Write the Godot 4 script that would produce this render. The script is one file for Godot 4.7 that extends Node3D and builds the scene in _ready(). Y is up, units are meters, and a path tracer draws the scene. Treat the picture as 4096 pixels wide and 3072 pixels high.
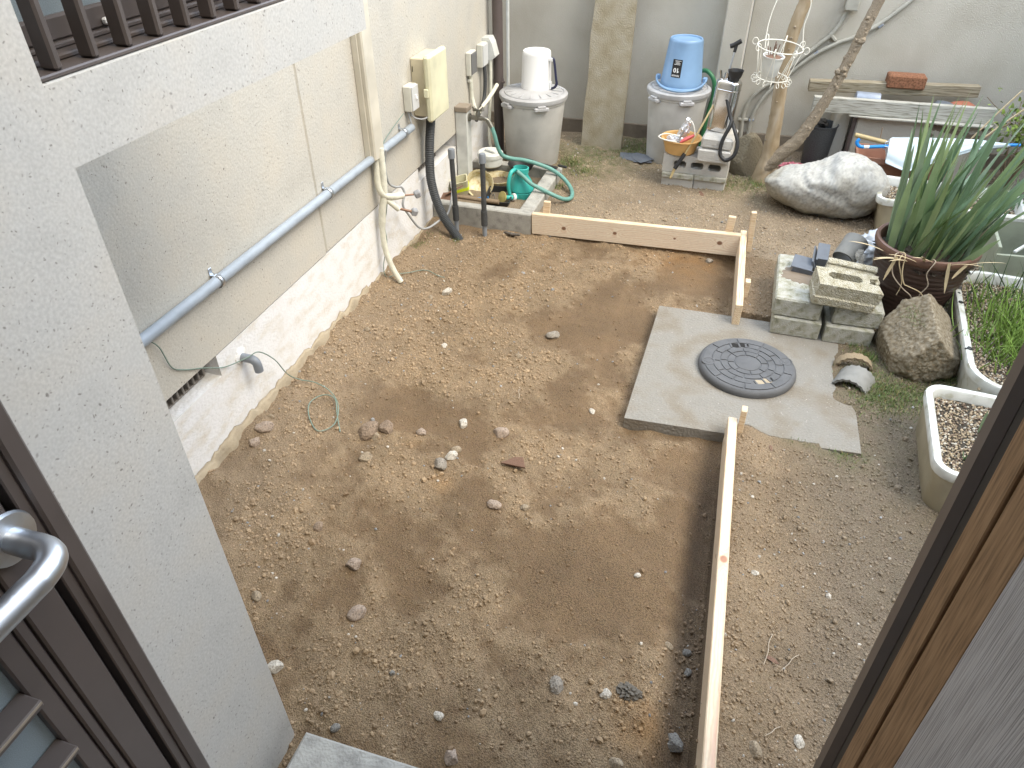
extends Node3D

var names := {}
var rng := RandomNumberGenerator.new()
var M := {}
var n_big := FastNoiseLite.new()
var n_mid := FastNoiseLite.new()
var n_fine := FastNoiseLite.new()
var n_patch := FastNoiseLite.new()

# ---------------------------------------------------------------- naming
func nm(parent: Node, called: String) -> String:
	var k := str(parent.get_instance_id()) + called
	var c: int = names.get(k, 0)
	names[k] = c + 1
	return called if c == 0 else "%s_%03d" % [called, c]

func tag(o: Node, label: String, category: String, group := "") -> void:
	o.set_meta("label", label)
	o.set_meta("category", category)
	if group != "":
		o.set_meta("group", group)

func thing(called: String, label: String, category: String, at := Vector3.ZERO, group := "") -> Node3D:
	var o := Node3D.new()
	o.name = nm(self, called)
	add_child(o, true)
	o.position = at
	tag(o, label, category, group)
	return o

# geometry in the thing's own axes
func part(parent: Node3D, called: String, s: Variant, m: Material) -> MeshInstance3D:
	var o := MeshInstance3D.new()
	o.name = nm(parent, called)
	if s is SurfaceTool:
		s.generate_normals()
		o.mesh = s.commit()
	else:
		o.mesh = s
	o.material_override = m
	parent.add_child(o, true)
	return o

# geometry measured in the yard's axes
func pw(parent: Node3D, called: String, s: Variant, m: Material) -> MeshInstance3D:
	var o := part(parent, called, s, m)
	if not parent is MeshInstance3D:
		o.position = -parent.position
	return o

func solo(called: String, s: Variant, m: Material, label: String, category: String, group := "") -> MeshInstance3D:
	var o := part(self, called, s, m)
	tag(o, label, category, group)
	return o

func struct(called: String, s: Variant, m: Material) -> MeshInstance3D:
	var o := part(self, called, s, m)
	o.set_meta("kind", "structure")
	return o

# ---------------------------------------------------------------- shapes
func S(flat := false) -> SurfaceTool:
	var s := SurfaceTool.new()
	s.begin(Mesh.PRIMITIVE_TRIANGLES)
	s.set_smooth_group(-1 if flat else 0)
	return s

func tri(s: SurfaceTool, a: Vector3, b: Vector3, c: Vector3, out: Vector3) -> void:
	if (b - a).cross(c - a).dot(out) > 0.0:   # front faces run clockwise
		var t := b
		b = c
		c = t
	s.add_vertex(a)
	s.add_vertex(b)
	s.add_vertex(c)

func quad(s: SurfaceTool, a: Vector3, b: Vector3, c: Vector3, d: Vector3, out: Vector3) -> void:
	tri(s, a, b, c, out)
	tri(s, a, c, d, out)

# box with chamfered edges
func box(s: SurfaceTool, c: Vector3, size: Vector3, bev := 0.002, b := Basis.IDENTITY) -> void:
	s.set_smooth_group(-1)
	var h := size * 0.5
	bev = minf(bev, minf(h.x, minf(h.y, h.z)) * 0.6)
	var v := {}
	for sx: int in [-1, 1]:
		for sy: int in [-1, 1]:
			for sz: int in [-1, 1]:
				var sg := Vector3(sx, sy, sz)
				for ax in 3:
					var p := Vector3.ZERO
					for k in 3:
						p[k] = sg[k] * (h[k] if k == ax else h[k] - bev)
					v[[sx, sy, sz, ax]] = c + b * p
	for ax in 3:
		var u := (ax + 1) % 3
		var w := (ax + 2) % 3
		for sg: int in [-1, 1]:
			var q := []
			for d: Array in [[-1, -1], [1, -1], [1, 1], [-1, 1]]:
				var key := [0, 0, 0, ax]
				key[ax] = sg
				key[u] = d[0]
				key[w] = d[1]
				q.append(v[key])
			var o := Vector3.ZERO
			o[ax] = sg
			quad(s, q[0], q[1], q[2], q[3], b * o)
	if bev <= 0.0:
		return
	for ax in 3:
		var u := (ax + 1) % 3
		var w := (ax + 2) % 3
		for su: int in [-1, 1]:
			for sw: int in [-1, 1]:
				var k0 := [0, 0, 0]
				var k1 := [0, 0, 0]
				k0[ax] = -1
				k1[ax] = 1
				k0[u] = su
				k1[u] = su
				k0[w] = sw
				k1[w] = sw
				var o := Vector3.ZERO
				o[u] = su
				o[w] = sw
				quad(s, v[k0 + [u]], v[k0 + [w]], v[k1 + [w]], v[k1 + [u]], b * o)
	for sx: int in [-1, 1]:
		for sy: int in [-1, 1]:
			for sz: int in [-1, 1]:
				tri(s, v[[sx, sy, sz, 0]], v[[sx, sy, sz, 1]], v[[sx, sy, sz, 2]], b * Vector3(sx, sy, sz))

# box by two corners
func bb(s: SurfaceTool, a: Vector3, c: Vector3, bev := 0.002) -> void:
	box(s, (a + c) * 0.5, (c - a).abs(), bev)

func loft(s: SurfaceTool, rings: Array, cap0 := false, cap1 := false, closed := true) -> void:
	var mid := []
	for r: PackedVector3Array in rings:
		var t := Vector3.ZERO
		for p in r:
			t += p
		mid.append(t / r.size())
	var group := 1
	for i in rings.size() - 1:
		var a: PackedVector3Array = rings[i]
		var c: PackedVector3Array = rings[i + 1]
		var n := a.size()
		if i > 0:
			# a sharp edge where the outline turns by more than 38 degrees
			var b0: PackedVector3Array = rings[i - 1]
			if (a[0] - b0[0]).angle_to(c[0] - a[0]) > 0.66 and (a[n / 2] - b0[n / 2]).angle_to(c[n / 2] - a[n / 2]) > 0.5:
				group += 1
		s.set_smooth_group(group)
		for j in (n if closed else n - 1):
			var k := (j + 1) % n
			s.add_vertex(a[j])
			s.add_vertex(a[k])
			s.add_vertex(c[j])
			s.add_vertex(a[k])
			s.add_vertex(c[k])
			s.add_vertex(c[j])
	s.set_smooth_group(-1)
	for e in 2:
		if (e == 0 and cap0) or (e == 1 and cap1):
			var at := 0 if e == 0 else rings.size() - 1
			var r: PackedVector3Array = rings[at]
			var out: Vector3 = mid[at] - mid[1 if e == 0 else at - 1]
			for j in r.size():
				tri(s, r[j], r[(j + 1) % r.size()], mid[at], out)

func circle(c: Vector3, r: float, n: int, b := Basis.IDENTITY) -> PackedVector3Array:
	var o := PackedVector3Array()
	for i in n:
		var a := TAU * i / n
		o.append(c + b * Vector3(cos(a) * r, 0, sin(a) * r))
	return o

# profile points (radius, height) from the bottom outwards and up
func lathe(s: SurfaceTool, prof: Array, c := Vector3.ZERO, n := 32, b := Basis.IDENTITY) -> void:
	var rings := []
	for q: Vector2 in prof:
		rings.append(circle(c + b * Vector3(0, q.y, 0), maxf(q.x, 0.0001), n, b))
	loft(s, rings)

func catmull(pts: Array, sub := 6) -> PackedVector3Array:
	var o := PackedVector3Array()
	for i in pts.size() - 1:
		var p0: Vector3 = pts[maxi(i - 1, 0)]
		var p1: Vector3 = pts[i]
		var p2: Vector3 = pts[i + 1]
		var p3: Vector3 = pts[mini(i + 2, pts.size() - 1)]
		for k in sub:
			o.append(p1.cubic_interpolate(p2, p0, p3, float(k) / sub))
	o.append(pts[-1])
	return o

# swept round bar; radii: one number or an array of numbers along the path
func tube(s: SurfaceTool, pts: PackedVector3Array, radii: Variant, n := 8, wobble := 0.0, caps := true) -> void:
	var rings := []
	var side := Vector3.UP
	for i in pts.size():
		var d := (pts[mini(i + 1, pts.size() - 1)] - pts[maxi(i - 1, 0)]).normalized()
		if i == 0:
			side = d.cross(Vector3.RIGHT if absf(d.x) < 0.8 else Vector3.UP).normalized()
		side = (side - d * side.dot(d)).normalized()
		var up := d.cross(side)
		var r: float
		if radii is Array:
			var f: float = float(i) / maxf(1.0, pts.size() - 1) * (radii.size() - 1)
			var q: int = mini(int(f), radii.size() - 2)
			r = lerpf(radii[q], radii[q + 1], f - q)
		else:
			r = radii
		var ring := PackedVector3Array()
		for j in n:
			var a := TAU * j / n
			var dd := side * cos(a) - up * sin(a)
			var rr := r
			if wobble > 0.0:
				rr *= 1.0 + wobble * n_fine.get_noise_3dv((pts[i] + dd * r) * 40.0)
			ring.append(pts[i] + dd * rr)
		rings.append(ring)
	loft(s, rings, caps, caps)

func rod(s: SurfaceTool, a: Vector3, b: Vector3, r: float, n := 8) -> void:
	tube(s, PackedVector3Array([a, b]), r, n)

# flat outline in x,z pulled up from y0 to y1
func prism(s: SurfaceTool, poly: PackedVector2Array, y0: float, y1: float, bev := 0.0, t := Transform3D.IDENTITY) -> void:
	s.set_smooth_group(-1)
	var top := poly
	if bev > 0.0:
		var ins := Geometry2D.offset_polygon(poly, -bev)
		if ins.size() == 1 and ins[0].size() == poly.size():
			var best := 0
			for k in poly.size():
				if ins[0][k].distance_to(poly[0]) < ins[0][best].distance_to(poly[0]):
					best = k
			var a := PackedVector2Array()
			for k in poly.size():
				a.append(ins[0][(best + k) % poly.size()])
			if a[1].distance_to(poly[1]) > a[-1].distance_to(poly[1]):
				var r := PackedVector2Array([a[0]])
				for k in range(poly.size() - 1, 0, -1):
					r.append(a[k])
				a = r
			top = a
		else:
			bev = 0.0
	var idx := Geometry2D.triangulate_polygon(poly)
	for i in range(0, idx.size(), 3):
		tri(s, t * V(top[idx[i]], y1), t * V(top[idx[i + 1]], y1), t * V(top[idx[i + 2]], y1), t.basis.y)
		tri(s, t * V(poly[idx[i]], y0), t * V(poly[idx[i + 1]], y0), t * V(poly[idx[i + 2]], y0), -t.basis.y)
	var ccw := not Geometry2D.is_polygon_clockwise(poly)
	for i in poly.size():
		var k := (i + 1) % poly.size()
		var e := poly[k] - poly[i]
		var o2 := Vector2(e.y, -e.x) * (1.0 if ccw else -1.0)
		var o := t.basis * Vector3(o2.x, 0, o2.y)
		quad(s, t * V(poly[i], y0), t * V(poly[k], y0), t * V(poly[k], y1 - bev), t * V(poly[i], y1 - bev), o)
		if bev > 0.0:
			quad(s, t * V(poly[i], y1 - bev), t * V(poly[k], y1 - bev), t * V(top[k], y1), t * V(top[i], y1), o + t.basis.y * o.length())

func V(p: Vector2, y: float) -> Vector3:
	return Vector3(p.x, y, p.y)

func poly(a: Array) -> PackedVector2Array:
	var o := PackedVector2Array()
	for i in range(0, a.size(), 2):
		o.append(Vector2(a[i], a[i + 1]))
	return o

func rrect(hx: float, hz: float, r: float, y: float, n := 5, c := Vector3.ZERO) -> PackedVector3Array:
	var o := PackedVector3Array()
	for q in 4:
		var sx := 1.0 if q == 0 or q == 3 else -1.0
		var sz := 1.0 if q < 2 else -1.0
		for i in n:
			var a := PI * 0.5 * (q + float(i) / (n - 1))
			o.append(c + Vector3(sx * (hx - r) + cos(a) * r, y, sz * (hz - r) + sin(a) * r))
	return o

# ball of points, subdivided icosahedron: [points, triangles]
var ico_cache := {}
func ico(sub: int) -> Array:
	if ico_cache.has(sub):
		return ico_cache[sub]
	var v := PackedVector3Array()
	var f := []
	if sub == 0:
		var t := (1.0 + sqrt(5.0)) / 2.0
		for p: Vector3 in [Vector3(-1, t, 0), Vector3(1, t, 0), Vector3(-1, -t, 0), Vector3(1, -t, 0), Vector3(0, -1, t), Vector3(0, 1, t), Vector3(0, -1, -t), Vector3(0, 1, -t), Vector3(t, 0, -1), Vector3(t, 0, 1), Vector3(-t, 0, -1), Vector3(-t, 0, 1)]:
			v.append(p.normalized())
		f = [0, 11, 5, 0, 5, 1, 0, 1, 7, 0, 7, 10, 0, 10, 11, 1, 5, 9, 5, 11, 4, 11, 10, 2, 10, 7, 6, 7, 1, 8, 3, 9, 4, 3, 4, 2, 3, 2, 6, 3, 6, 8, 3, 8, 9, 4, 9, 5, 2, 4, 11, 6, 2, 10, 8, 6, 7, 9, 8, 1]
	else:
		var low: Array = ico(sub - 1)
		v = low[0].duplicate()
		var mid := {}
		var lf: Array = low[1]
		for i in range(0, lf.size(), 3):
			var m := []
			for k in 3:
				var a: int = lf[i + k]
				var b: int = lf[i + (k + 1) % 3]
				var key := Vector2i(mini(a, b), maxi(a, b))
				if not mid.has(key):
					mid[key] = v.size()
					v.append((v[a] + v[b]).normalized())
				m.append(mid[key])
			f.append_array([lf[i], m[0], m[2], lf[i + 1], m[1], m[0], lf[i + 2], m[2], m[1], m[0], m[1], m[2]])
	ico_cache[sub] = [v, f]
	return ico_cache[sub]

# a stone: a ball cut by random planes and roughened
func stone(s: SurfaceTool, c: Vector3, size: Vector3, sd: int, sub := 2, planes := 9, rough := 0.06, b := Basis.IDENTITY, flat := true) -> void:
	s.set_smooth_group(-1 if flat else 0)
	var r := RandomNumberGenerator.new()
	r.seed = sd
	var pl := []
	for i in planes:
		var d := Vector3(r.randfn(), r.randfn(), r.randfn()).normalized()
		pl.append([d, r.randf_range(0.62, 0.95)])
	var I := ico(sub)
	var p := PackedVector3Array()
	for d: Vector3 in I[0]:
		var k := 1.0
		for q: Array in pl:
			var dt: float = d.dot(q[0])
			if dt > 0.05:
				k = minf(k, q[1] / dt)
		k *= 1.0 + rough * n_fine.get_noise_3dv(d * 60.0 + Vector3(sd * 3.7, 0, 0))
		p.append(c + b * (d * k * size))
	for i in range(0, I[1].size(), 3):
		var x: Vector3 = p[I[1][i]]
		var y: Vector3 = p[I[1][i + 1]]
		var z: Vector3 = p[I[1][i + 2]]
		tri(s, x, y, z, (x + y + z) / 3.0 - c)

func turn(yaw: float, pitch := 0.0, roll := 0.0) -> Basis:
	return Basis.from_euler(Vector3(deg_to_rad(pitch), deg_to_rad(yaw), deg_to_rad(roll)))

# ---------------------------------------------------------------- materials
func lin(r: float, g: float, b: float, a := 1.0) -> Color:
	var c := Color(r, g, b).linear_to_srgb()
	c.a = a
	return c

func noise(freq: float, oct := 4, sd := 1, type := FastNoiseLite.TYPE_SIMPLEX_SMOOTH) -> FastNoiseLite:
	var n := FastNoiseLite.new()
	n.noise_type = type
	n.frequency = freq
	n.fractal_octaves = oct
	n.seed = sd
	return n

func ntex(n: FastNoiseLite, stops: Array, size := 512) -> NoiseTexture2D:
	var t := NoiseTexture2D.new()
	t.width = size
	t.height = size
	t.seamless = true
	t.noise = n
	var g := Gradient.new()
	var off := PackedFloat32Array()
	var col := PackedColorArray()
	for st: Array in stops:
		off.append(st[0])
		col.append(st[1])
	g.offsets = off
	g.colors = col
	t.color_ramp = g
	return t

func bump(n: FastNoiseLite, strength: float, size := 512) -> NoiseTexture2D:
	var t := NoiseTexture2D.new()
	t.width = size
	t.height = size
	t.seamless = true
	t.as_normal_map = true
	t.bump_strength = strength
	t.noise = n
	return t

func mat(c: Color, rough := 0.8, tex: Texture2D = null, scale := Vector3.ONE, nrm: Texture2D = null, nscale := 1.0, metal := 0.0) -> StandardMaterial3D:
	var m := StandardMaterial3D.new()
	m.albedo_color = c
	m.roughness = rough
	m.metallic = metal
	m.uv1_triplanar = true
	m.uv1_triplanar_sharpness = 4.0
	m.uv1_scale = scale
	if tex:
		m.albedo_texture = tex
	if nrm:
		m.normal_enabled = true
		m.normal_texture = nrm
		m.normal_scale = nscale * 0.3
	return m

func grey(v: float) -> Color:
	return Color(v, v, v)

# ================================================================ scene
func _ready() -> void:
	rng.seed = 7
	var cam := Camera3D.new()
	cam.name = "camera"
	cam.position = Vector3(0, 1.75, 0)
	cam.rotation_degrees = Vector3(-38.0, 16.9, 0)
	cam.fov = 56.67
	cam.near = 0.02
	cam.far = 200.0
	add_child(cam)
	cam.current = true
	var sky_m := ProceduralSkyMaterial.new()
	sky_m.sky_top_color = Color(0.82, 0.88, 0.96)
	sky_m.sky_horizon_color = Color(0.90, 0.92, 0.94)
	sky_m.sky_curve = 0.2
	sky_m.ground_bottom_color = Color(0.42, 0.38, 0.33)
	sky_m.ground_horizon_color = Color(0.6, 0.58, 0.55)
	sky_m.sky_energy_multiplier = 1.3
	sky_m.sun_angle_max = 60.0
	var sky := Sky.new()
	sky.sky_material = sky_m
	var env := Environment.new()
	env.background_mode = Environment.BG_SKY
	env.sky = sky
	env.ambient_light_source = Environment.AMBIENT_SOURCE_SKY
	env.tonemap_mode = Environment.TONE_MAPPER_LINEAR
	env.tonemap_exposure = 3.55
	env.sdfgi_enabled = true
	env.ssao_enabled = true
	env.ssil_enabled = true
	var we := WorldEnvironment.new()
	we.name = "world_environment"
	we.environment = env
	add_child(we)
	var sun := DirectionalLight3D.new()
	sun.name = "sun"
	sun.light_color = Color(1.0, 0.97, 0.92)
	sun.light_energy = 0.38
	sun.light_angular_distance = 34.0
	sun.shadow_enabled = true
	add_child(sun)
	sun.look_at_from_position(Vector3(4.8, 7.4, 1.4), Vector3.ZERO, Vector3.UP)
	noises()
	materials()
	ground()
	house()
	garden_wall()
	formwork()
	slab_and_cover()
	wall_services()
	sink_corner()
	bins_corner()
	block_pile_rear()
	tree_and_basket()
	bench_corner()
	rocks()
	block_pile_front()
	planters()
	iris_pot()
	door_side()
	loose_stones()

func noises() -> void:
	n_big = noise(0.9, 3, 11)
	n_mid = noise(5.0, 3, 12)
	n_fine = noise(1.0, 3, 13)
	n_patch = noise(1.7, 4, 14)

func speck_image(base: Color, speck: Color, count: int, sd: int, big: float, stain := 0.0, w := 1024) -> ImageTexture:
	var n := noise(0.004, 5, sd)
	var ni := n.get_seamless_image(w, w)
	var n2 := noise(0.12, 2, sd + 1).get_seamless_image(w, w)
	ni.convert(Image.FORMAT_L8)
	n2.convert(Image.FORMAT_L8)
	var a := ni.get_data()
	var b := n2.get_data()
	var o := PackedByteArray()
	o.resize(w * w * 3)
	for i in w * w:
		var k := 0.93 + 0.09 * (a[i] / 255.0 - 0.5) + 0.10 * (b[i] / 255.0 - 0.5)
		var q := stain * smoothstep(0.3, 0.95, a[i] / 255.0)
		k *= 1.0 - 0.35 * q
		o[i * 3] = int(clampf(base.r8 * k, 0, 255))
		o[i * 3 + 1] = int(clampf(base.g8 * k * (1.0 - 0.12 * q), 0, 255))
		o[i * 3 + 2] = int(clampf(base.b8 * k * (1.0 - 0.28 * q), 0, 255))
	var r := RandomNumberGenerator.new()
	r.seed = sd
	for q in count:
		var cx := r.randi() % w
		var cy := r.randi() % w
		var ang := r.randf() * TAU
		var la := r.randf_range(0.5, 1.0) * big * (1.6 if r.randf() < 0.12 else 1.0)
		var lb := la * r.randf_range(0.3, 0.7)
		var dark := r.randf_range(0.15, 0.85)
		var R := int(ceil(la))
		for y in range(-R, R + 1):
			for x in range(-R, R + 1):
				var u := (x * cos(ang) + y * sin(ang)) / la
				var v := (-x * sin(ang) + y * cos(ang)) / lb
				var d := u * u + v * v
				if d < 1.0:
					var at := (((cy + y + w) % w) * w + (cx + x + w) % w) * 3
					var k := dark * (1.0 - d * 0.6)
					o[at] = int(lerpf(o[at], speck.r8, k))
					o[at + 1] = int(lerpf(o[at + 1], speck.g8, k))
					o[at + 2] = int(lerpf(o[at + 2], speck.b8, k))
	return ImageTexture.create_from_image(Image.create_from_data(w, w, false, Image.FORMAT_RGB8, o))

# sawn pine: growth rings along u, knots where given (u, v, size), in a w x h picture
func pine_image(w: int, h: int, knots: Array, sd: int, blush: float) -> ImageTexture:
	var im := Image.create(w / 2, h / 2, false, Image.FORMAT_RGB8)
	var n := noise(0.012, 3, sd)
	var nf := noise(0.3, 2, sd + 5)
	var pale := lin(0.78, 0.68, 0.54)
	var dark := lin(0.63, 0.44, 0.30)
	var knot := lin(0.16, 0.07, 0.035)
	for yy in h / 2:
		for xx in w / 2:
			var x := xx * 2
			var y := yy * 2
			var v := float(y) + 9.0 * n.get_noise_2d(x * 0.35, y * 0.6)
			var kk := 0.0
			for q: Array in knots:
				var dx: float = (x - q[0]) / (q[2] * 2.6)
				var dy: float = (y - q[1]) / q[2]
				v += q[2] * 2.2 * (1.0 if dy > 0.0 else -1.0) * exp(-(dx * dx + dy * dy * 0.35))
				kk = maxf(kk, 1.0 - smoothstep(0.55, 1.0, sqrt(dx * dx * 5.0 + dy * dy)))
			var ring := 0.5 + 0.5 * sin(v * 0.62 + 3.0 * n.get_noise_2d(x * 0.2 + 500.0, y * 3.0))
			ring = pow(ring, 2.5)
			var c := pale.lerp(dark, ring * 0.55 + blush * (0.5 + n.get_noise_2d(x * 0.3 + 90.0, y * 1.5)))
			c = c.lerp(knot, kk * 0.85)
			var k := 1.0 + 0.05 * nf.get_noise_2d(x * 0.15, y)
			im.set_pixel(xx, yy, Color(c.r * k, c.g * k, c.b * k))
	return ImageTexture.create_from_image(im)

func materials() -> void:
	var fine := noise(0.06, 5, 3)
	var t_grain := ntex(fine, [[0.0, grey(0.72)], [0.5, grey(0.9)], [1.0, grey(1.0)]])
	var t_soft := ntex(noise(0.007, 6, 4), [[0.0, grey(0.87)], [0.5, grey(0.95)], [1.0, grey(1.0)]])
	var b_fine := bump(noise(0.12, 4, 5), 6.0)
	var b_mid := bump(noise(0.03, 5, 6), 10.0)
	var s_wall := speck_image(lin(0.61, 0.585, 0.52), lin(0.14, 0.12, 0.10), 1500, 21, 3.0, 0.08)
	var s_pier := speck_image(lin(0.60, 0.585, 0.55), lin(0.17, 0.155, 0.14), 2900, 22, 2.9, 0.10)
	M.stucco = mat(Color.WHITE, 0.92, s_wall, Vector3.ONE * 1.05, b_fine, 0.3)
	M.stucco_pier = mat(Color.WHITE, 0.92, s_pier, Vector3.ONE * 1.25, b_fine, 0.13)
	var yard := ntex(noise(0.005, 7, 8), [[0.0, lin(0.40, 0.37, 0.31)], [0.5, lin(0.455, 0.43, 0.37)], [1.0, lin(0.485, 0.46, 0.40)]], 1024)
	M.yard_wall = mat(Color.WHITE, 0.95, yard, Vector3(0.55, 0.4, 0.55), bump(noise(0.3, 3, 105), 5.0, 1024), 0.8)
	M.yard_base = mat(lin(0.20, 0.165, 0.125), 0.95, t_soft, Vector3.ONE * 1.3, b_mid, 0.7)
	var plinth := ntex(noise(0.009, 6, 9), [[0.0, lin(0.64, 0.59, 0.52)], [0.3, lin(0.71, 0.69, 0.655)], [0.5, lin(0.75, 0.745, 0.74)], [1.0, lin(0.79, 0.79, 0.80)]], 1024)
	M.plinth = mat(Color.WHITE, 0.9, plinth, Vector3(0.8, 1.6, 0.8), b_fine, 0.5)
	M.mortar = mat(lin(0.42, 0.35, 0.25), 0.95, t_soft, Vector3.ONE * 3.0, b_mid, 1.0)
	M.dark = mat(lin(0.012, 0.011, 0.010), 0.9)
	M.grille = mat(lin(0.20, 0.18, 0.16), 0.6)
	M.bronze = mat(lin(0.095, 0.077, 0.070), 0.42, t_soft, Vector3.ONE * 1.5, null, 1.0, 0.0)
	M.rubber = mat(lin(0.014, 0.014, 0.015), 0.6)
	M.screen = mat(lin(0.26, 0.31, 0.335), 0.7, ntex(noise(0.5, 1, 31), [[0.0, grey(0.75)], [1.0, grey(1.0)]], 256), Vector3.ONE * 6.0)
	M.steel = mat(lin(0.60, 0.63, 0.67), 0.38, null, Vector3.ONE, bump(noise(0.2, 2, 41), 1.2, 256), 0.4, 1.0)
	M.concrete = mat(lin(0.44, 0.43, 0.395), 0.93, ntex(noise(0.008, 7, 10), [[0.0, grey(0.74)], [0.4, grey(0.9)], [1.0, grey(1.0)]], 1024), Vector3.ONE * 1.7, b_fine, 0.9)
	var s_slab := speck_image(lin(0.285, 0.265, 0.235), lin(0.55, 0.53, 0.49), 1300, 23, 2.6, 0.35)
	M.slab = mat(Color.WHITE, 0.93, s_slab, Vector3.ONE * 1.1, b_fine, 0.9)
	M.block = mat(lin(0.47, 0.46, 0.41), 0.95, ntex(noise(0.008, 7, 15), [[0.0, Color(0.62, 0.62, 0.54)], [0.35, Color(0.86, 0.86, 0.81)], [0.7, grey(0.95)], [1.0, grey(1.0)]], 1024), Vector3.ONE * 2.6, bump(noise(0.10, 5, 16), 12.0), 1.3)
	M.block_old = mat(lin(0.56, 0.53, 0.45), 0.97, ntex(noise(0.02, 6, 17), [[0.0, Color(0.74, 0.71, 0.62)], [0.4, Color(0.9, 0.89, 0.84)], [1.0, grey(1.0)]], 512), Vector3.ONE * 2.4, bump(noise(0.09, 5, 18), 22.0), 1.8)
	M.block_pale = mat(lin(0.56, 0.54, 0.50), 0.95, t_soft, Vector3.ONE * 2.5, bump(noise(0.10, 5, 19), 12.0), 1.2)
	M.iron = mat(lin(0.115, 0.117, 0.122), 0.72, t_soft, Vector3.ONE * 4.0, b_fine, 0.6)
	M.pvc = mat(lin(0.24, 0.265, 0.30), 0.5, t_soft, Vector3.ONE * 3.0)
	M.pipe_blue = mat(lin(0.35, 0.395, 0.445), 0.45, t_soft, Vector3.ONE * 3.0)
	M.pipe_dark = mat(lin(0.075, 0.08, 0.085), 0.6, t_grain, Vector3.ONE * 3.0)
	M.corrugated = mat(lin(0.065, 0.072, 0.08), 0.6, t_grain, Vector3.ONE * 3.0)
	M.duct = mat(lin(0.70, 0.655, 0.55), 0.45, t_soft, Vector3.ONE * 1.2)
	M.cream = mat(lin(0.77, 0.745, 0.53), 0.5, t_soft, Vector3.ONE * 1.5)
	M.cream_dark = mat(lin(0.67, 0.60, 0.43), 0.55, t_soft, Vector3.ONE * 1.5)
	M.box_white = mat(lin(0.72, 0.71, 0.63), 0.45, t_soft, Vector3.ONE * 2.0)
	M.box_face = mat(lin(0.60, 0.61, 0.61), 0.45)
	M.box_grey = mat(lin(0.16, 0.16, 0.16), 0.55)
	M.brown_pipe = mat(lin(0.105, 0.082, 0.075), 0.5, t_soft, Vector3.ONE * 2.0)
	M.white = mat(lin(0.80, 0.80, 0.79), 0.4)
	M.white_old = mat(lin(0.70, 0.71, 0.68), 0.5, t_soft, Vector3.ONE * 2.5)
	M.pail = mat(lin(0.56, 0.55, 0.52), 0.55, t_soft, Vector3.ONE * 1.6, b_fine, 0.25)
	M.pail_lid = mat(lin(0.47, 0.47, 0.475), 0.55, t_soft, Vector3.ONE * 1.6, b_fine, 0.25)
	M.blue = mat(lin(0.21, 0.35, 0.54), 0.4, t_soft, Vector3.ONE * 1.2)
	M.navy = mat(lin(0.02, 0.022, 0.06), 0.45)
	M.black = mat(lin(0.018, 0.018, 0.019), 0.5)
	M.teal = mat(lin(0.05, 0.46, 0.42), 0.4, t_soft, Vector3.ONE * 2.0)
	M.hose = mat(lin(0.15, 0.34, 0.30), 0.45, t_soft, Vector3.ONE * 4.0)
	M.hose_dark = mat(lin(0.03, 0.15, 0.06), 0.45)
	M.tap = mat(lin(0.32, 0.31, 0.27), 0.4, t_grain, Vector3.ONE * 8.0, null, 1.0, 0.9)
	M.cap_brown = mat(lin(0.27, 0.225, 0.175), 0.6)
	M.enamel = mat(lin(0.70, 0.66, 0.53), 0.4, ntex(noise(0.02, 5, 51), [[0.0, Color(0.55, 0.36, 0.18)], [0.3, Color(0.9, 0.85, 0.7)], [1.0, grey(1.0)]]), Vector3.ONE * 4.0)
	M.clear = mat(lin(0.62, 0.60, 0.42), 0.4)
	M.yellow = mat(lin(0.72, 0.85, 0.03), 0.4)
	M.olive = mat(lin(0.42, 0.36, 0.13), 0.5)
	M.rust = mat(lin(0.21, 0.12, 0.08), 0.85, t_grain, Vector3.ONE * 6.0, b_mid, 0.8)
	M.stick = mat(lin(0.30, 0.22, 0.14), 0.8, t_grain, Vector3(2, 12, 12))
	M.peach = mat(lin(0.70, 0.42, 0.16), 0.4, t_soft, Vector3.ONE * 2.0)
	M.foil = mat(lin(0.75, 0.75, 0.77), 0.3, null, Vector3.ONE, bump(noise(0.08, 3, 61), 10.0, 256), 1.0, 0.8)
	M.red = mat(lin(0.55, 0.10, 0.10), 0.45)
	M.chrome = mat(lin(0.62, 0.61, 0.60), 0.13, null, Vector3.ONE, bump(noise(0.02, 3, 62), 1.5, 256), 0.35, 1.0)
	M.zinc = mat(lin(0.34, 0.38, 0.45), 0.5, t_soft, Vector3.ONE * 4.0, null, 1.0, 0.4)
	M.copper_red = mat(lin(0.34, 0.12, 0.07), 0.7, t_soft, Vector3.ONE * 5.0)
	M.board = mat(lin(0.36, 0.325, 0.255), 0.95, ntex(noise(0.006, 7, 63), [[0.0, Color(0.84, 0.81, 0.74)], [0.45, Color(0.93, 0.92, 0.88)], [1.0, grey(1.0)]], 1024), Vector3.ONE * 1.4, b_fine, 1.2)
	M.plank = mat(lin(0.40, 0.36, 0.29), 0.92, ntex(noise(0.03, 5, 64), [[0.0, Color(0.5, 0.46, 0.38)], [0.4, Color(0.82, 0.8, 0.74)], [1.0, grey(1.0)]]), Vector3(0.5, 7, 7), bump(noise(0.05, 4, 65), 10.0), 0.8)
	M.plank_pale = mat(lin(0.54, 0.53, 0.49), 0.92, ntex(noise(0.03, 5, 66), [[0.0, Color(0.55, 0.54, 0.5)], [0.4, Color(0.85, 0.85, 0.83)], [1.0, grey(1.0)]]), Vector3(0.5, 7, 7), bump(noise(0.05, 4, 67), 10.0), 0.8)
	M.pine = mat(lin(0.79, 0.69, 0.54), 0.75, ntex(noise(0.03, 4, 68), [[0.0, Color(0.78, 0.66, 0.55)], [0.45, Color(0.93, 0.88, 0.82)], [1.0, grey(1.0)]]), Vector3(0.4, 9, 9))
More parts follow.
